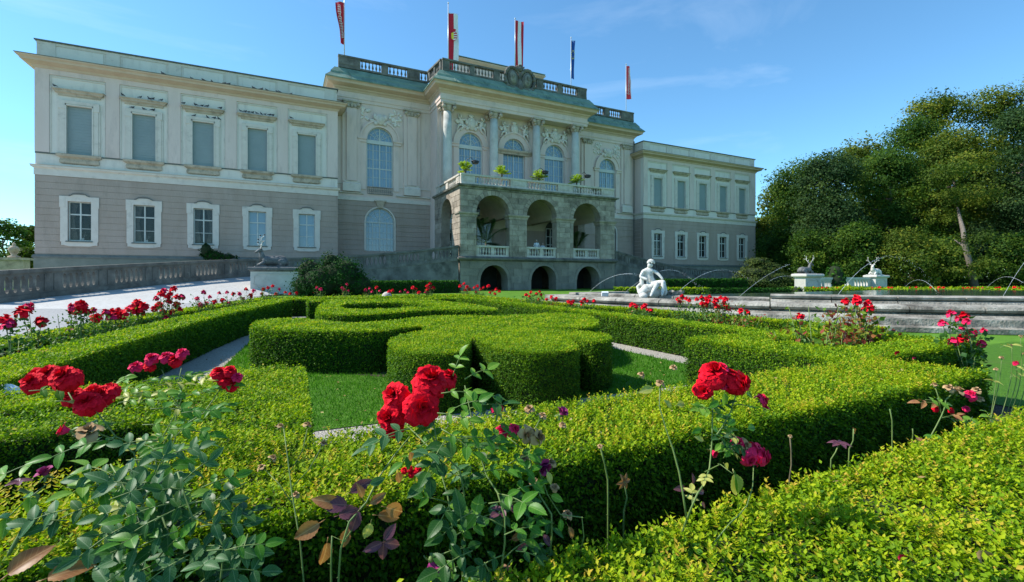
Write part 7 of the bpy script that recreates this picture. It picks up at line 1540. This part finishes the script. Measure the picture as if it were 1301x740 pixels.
def flag(u, vtop, v0, v1, t, zb, width, cols, mats, label, seed, side=1, taper=1.0, arm=False, mark=None):
    p = wd(u, vtop, t); root = empty('flagpole', (p.x, p.y, zb), label, 'flag', 'flags on the palace roof'); m = MB(); m.smooth = True
    m.tube([(p.x, p.y, zb), (p.x, p.y, p.z)], [.06, .035], 8); m.blob((p.x, p.y, p.z), .09, 8, 6); m.build('pole', M['polem'], root)
    a = wd(u, v0, t); b2 = wd(u, v1, t); wv = Vector((RX, RY, 0))*side*width; wv.rotate(Matrix.Rotation(.35, 3, 'Z'))
    if arm: q = MB(); q.tube([a+Vector((0, 0, .03)), a+wv+Vector((0, 0, .1))], .025, 5); q.build('crossbar', M['polem'], root)
    m = MB(); rows = cloth(m, a+wv*.03, wv, a.z-b2.z, cols, seed, taper=taper); f = m.build('flag_cloth', [fm[k] for k in mats], root)
    nrm = Vector((-FX, -FY, 0))
    if mark == 'shield':
        c_ = rows[9][6]; q = MB(); q.smooth = False
        def disc(cx, cz, rx, rz_, d, n=14): q.add([c_+Vector((RX, RY, 0))*(cx+rx*math.cos(2*PI*k/n))+Vector((0, 0, cz+rz_*math.sin(2*PI*k/n)))+nrm*d for k in range(n)], [list(range(n))])
        disc(0, 0, .38, .55, .16); q.mat(1); disc(.06, -.02, .30, .44, .17); q.mat(0)
        for k in range(3): q.add([c_+Vector((RX, RY, 0))*x+Vector((0, 0, z-.28+k*.24))+nrm*.18 for x, z in ((.02, 0), (.34, 0), (.34, .12), (.02, .12))], [(0, 1, 2, 3)])
        q.mat(2); q.add([c_+Vector((RX, RY, 0))*x+Vector((0, 0, z))+nrm*.18 for x, z in ((-.24, -.3), (0, -.38), (0, .38), (-.24, .3))], [(0, 1, 2, 3)])
        q.mat(0); disc(0, .62, .28, .12, .17); q.build('shield_emblem', [fm['flag_red'], fm['flag_white'], fm['flag_yellow']], f)
    if mark == 'stars':
        q = MB(); c_ = rows[10][6]
        for k in range(12):
            cc = c_+Vector((RX, RY, 0))*.2*math.cos(k*PI/6)+Vector((0, 0, .55*math.sin(k*PI/6)))+nrm*.2; q.add([cc+Vector((RX, RY, 0))*(.07 if j % 2 == 0 else .03)*math.sin(j*PI/5)+Vector((0, 0, (.09 if j % 2 == 0 else .04)*math.cos(j*PI/5))) for j in range(10)], [list(range(10))])
        q.build('ring_of_stars', fm['flag_yellow'], f)
    if mark == 'script':
        q = MB(); rr = random.Random(seed)
        for k in range(3, 23):
            c_ = rows[k][6]+(rows[k][7]-rows[k][6])*.5; wl = wv.length*rr.uniform(.12, .26)
            a1 = c_+nrm*.12; h_ = Vector((RX, RY, 0))
            q.tube([a1-h_*wl+Vector((0, 0, .1)), a1+h_*wl*.6+Vector((0, 0, .13)), a1+h_*wl+Vector((0, 0, 0)), a1-h_*wl*.3-Vector((0, 0, .06))], .028, 4)
        q.build('white_script', fm['flag_white'], f)
flag(437, -40, 4, 57, 47.5, 21.4, .85, [(1, 0)], ['flag_red'], 'dark red banner with pale writing, leftmost flag on the roof', 3, side=-1, taper=.35, arm=True, mark='script')
flag(569, 4, 17, 100, 49.5, 21.4, 1.10, [(.5, 0), (.5, 1)], ['flag_red', 'flag_white'], 'red and white banner with a small coat of arms, second flag from the left', 5, arm=True, mark='shield')
flag(654, 24, 26, 100, 56, 26.0, 1.0, [(.3, 0), (.42, 1), (.28, 0)], ['flag_red', 'flag_white'], 'furled red-white-red banner behind the stone arms', 8, side=1)
flag(725, 48, 52, 100, 62, 21.4, .50, [(1, 0)], ['flag_blue'], 'narrow furled blue flag with yellow stars', 9, arm=True, mark='stars')
flag(795, 82, 84, 126, 67, 21.0, .75, [(.9, 0), (.1, 1)], ['flag_pinkred', 'flag_white'], 'light red banner with white writing, rightmost flag', 12, mark='script')
# pigeons on the hoods and the cornice
def birdfn(m):
    m.smooth = True; m.blob((0, 0, .11), (.13, .065, .075), 8, 6); m.blob((.11, 0, .21), (.045, .04, .045), 7, 5); m.tube([(.06, 0, .15), (.11, 0, .2)], [.05, .035], 6); m.tube([(-.08, 0, .1), (-.26, 0, .05)], [.05, .025], 6); m.tube([(.15, 0, .21), (.18, 0, .2)], [.012, .004], 4); m.tube([(0, .02, .05), (0, .02, 0)], .01, 4); m.tube([(0, -.02, .05), (0, -.02, 0)], .01, 4)
BM = sharedmesh(birdfn, 'pigeon', M['bird']); rb_ = random.Random(4)
PN = {}
ORD = 'first second third fourth fifth sixth seventh eighth ninth tenth eleventh twelfth'.split()
def pigeon(x, y, z, lb, gp):
    PN[gp] = PN.get(gp, 0)+1; lb = ORD[PN[gp]-1]+' pigeon from the left '+lb
    o = link('pigeon', BM, None, (x, y, z), (0, 0, rb_.choice((0, PI, .6, -2.2))), rb_.uniform(.72, .95)); tag(o, lb, 'pigeon', gp)
for wi, xs in ((0, (-1.35,)), (1, (-1.3, -.2, .35, .6, 1.15)), (2, (-1.3, -.5, -.05, .3, 1.25)), (3, (-1.25, -.9, -.65, -.35, -.05, .3, .6, .95, 1.2)), (4, (-1.3,))):
    for x in xs: pigeon(LWX[wi]+x, 45.72, 15.27, 'on the stone hood of the %s shuttered window' % ('first', 'second', 'third', 'fourth', 'fifth')[wi], 'pigeons on the hood of the %s upper window' % ('first', 'second', 'third', 'fourth', 'fifth')[wi])
for wi, xs in ((1, (-.7, .0, .6)), (2, (-.6, .3, .8, 1.1))):
    for x in xs: pigeon(LWX[wi]+x, 45.82, 14.41, 'on the moulding under the hood of the %s shuttered window' % ('second', 'third')[wi-1], 'pigeons under the hood of the %s upper window' % ('second', 'third')[wi-1])
for x in (-8.6, -6.7, -5.9, -5.3, -4.4, -4.1, -2.3, -1.7, -1.3, -.5, -.3, .6): pigeon(x, 45.35, 17.27, 'on the main cornice of the left wing', 'pigeons on the main cornice')
# gate pillar and small house far left
c = wd(14, 348, 50); c.z = 0; rgp = empty('gate_pillar', c, 'sandstone gate pillar topped by an urn at the far left', 'pillar')
m = MB(); m.box(c.x-1.6, c.x+1.2, c.y-.8, c.y+.8, 0, 3.0); m.build('pier', M['sill'], rgp); m = MB(); m.box(c.x-1.8, c.x+1.4, c.y-1, c.y+1, 3.0, 3.25); m.build('cap', M['sill'], rgp)
m = MB(); m.smooth = True; m.lathe((c.x+.2, c.y, 3.25), [(.5, 0), (.5, .15), (.2, .3), (.35, .6), (.48, .95), (.3, 1.2), (.12, 1.35), (.16, 1.5), (.03, 1.65)], 12); m.build('urn', M['sill'], rgp)
# loose clippings and petals
for i, (u, v, z, k) in enumerate(((945, 482+0, .61, 'red'),)): pass
m = MB()
rr = random.Random(9)
pt = [at(1143, 713, .615), at(1247, 716, .62), at(1138, 452, .60), at(1160, 458, .60)]
for i, (p, mtn, lb) in enumerate(zip(pt, ('pink', 'dry', 'rose', 'pink'), ('fallen pink petal on the nearest hedge', 'curled pale dry leaf on the nearest hedge', 'fallen red petal on the long hedge', 'small fallen petal beside the red one'))):
    m = MB(); m.smooth = True; s_ = (.012, .022, .03, .02)[i]; petal(m, Vector(p), None, Vector((.5, .3, .6)).normalized(), Vector((0, -1, .3)).normalized(), s_*1.4, s_, .5, .4); m.top('fallen_petal', M[mtn], p, lb, 'petal')

# litter: dry leaves and dropped petals on the paths, turf and hedge tops
def litter(name, box_, n, size, mtn, seed, z, label, T0=.5, poly=None):
    r = np.random.default_rng(seed); x = r.uniform(box_[0], box_[1], n); y = r.uniform(box_[2], box_[3], n); ok = ~inpoly(x, y, [ORN])
    if poly: ok &= inpoly(x, y, [poly])
    x, y = x[ok], y[ok]; n = len(x); N = unit(r.normal(size=(n, 3))*.35+np.array([0, 0, 1])); D = unit(np.cross(N, r.normal(size=(n, 3)))); s = size*r.uniform(.6, 1.4, n)
    o = link(name, leaves(name, np.stack([x, y, np.full(n, z)+r.random(n)*.006], 1), D, N, s, s*.55, np.clip(T0+r.normal(0, .3, n), 0, 1), M[mtn], 'fold')); tag(o, label, 'litter', kind='stuff')
M['litter'] = leafmat('dry_leaf_litter', [(0, (.09, .05, .025)), (.5, (.28, .18, .07)), (1, (.42, .34, .14))], .7, .1, .1)
litter('fallen_leaves', (-1.6, 5.4, 1.9, 15), 900, .03, 'litter', 3, .035, 'dry leaves on the gravel path and lawn')
litter('fallen_leaves', (-.6, 3.6, .1, .83), 60, .018, 'litter', 4, .612, 'dry leaves on the nearest hedge')
litter('fallen_leaves', (-.3, 3.9, 1.3, 1.85), 60, .018, 'litter', 5, .612, 'dry leaves on the long hedge')
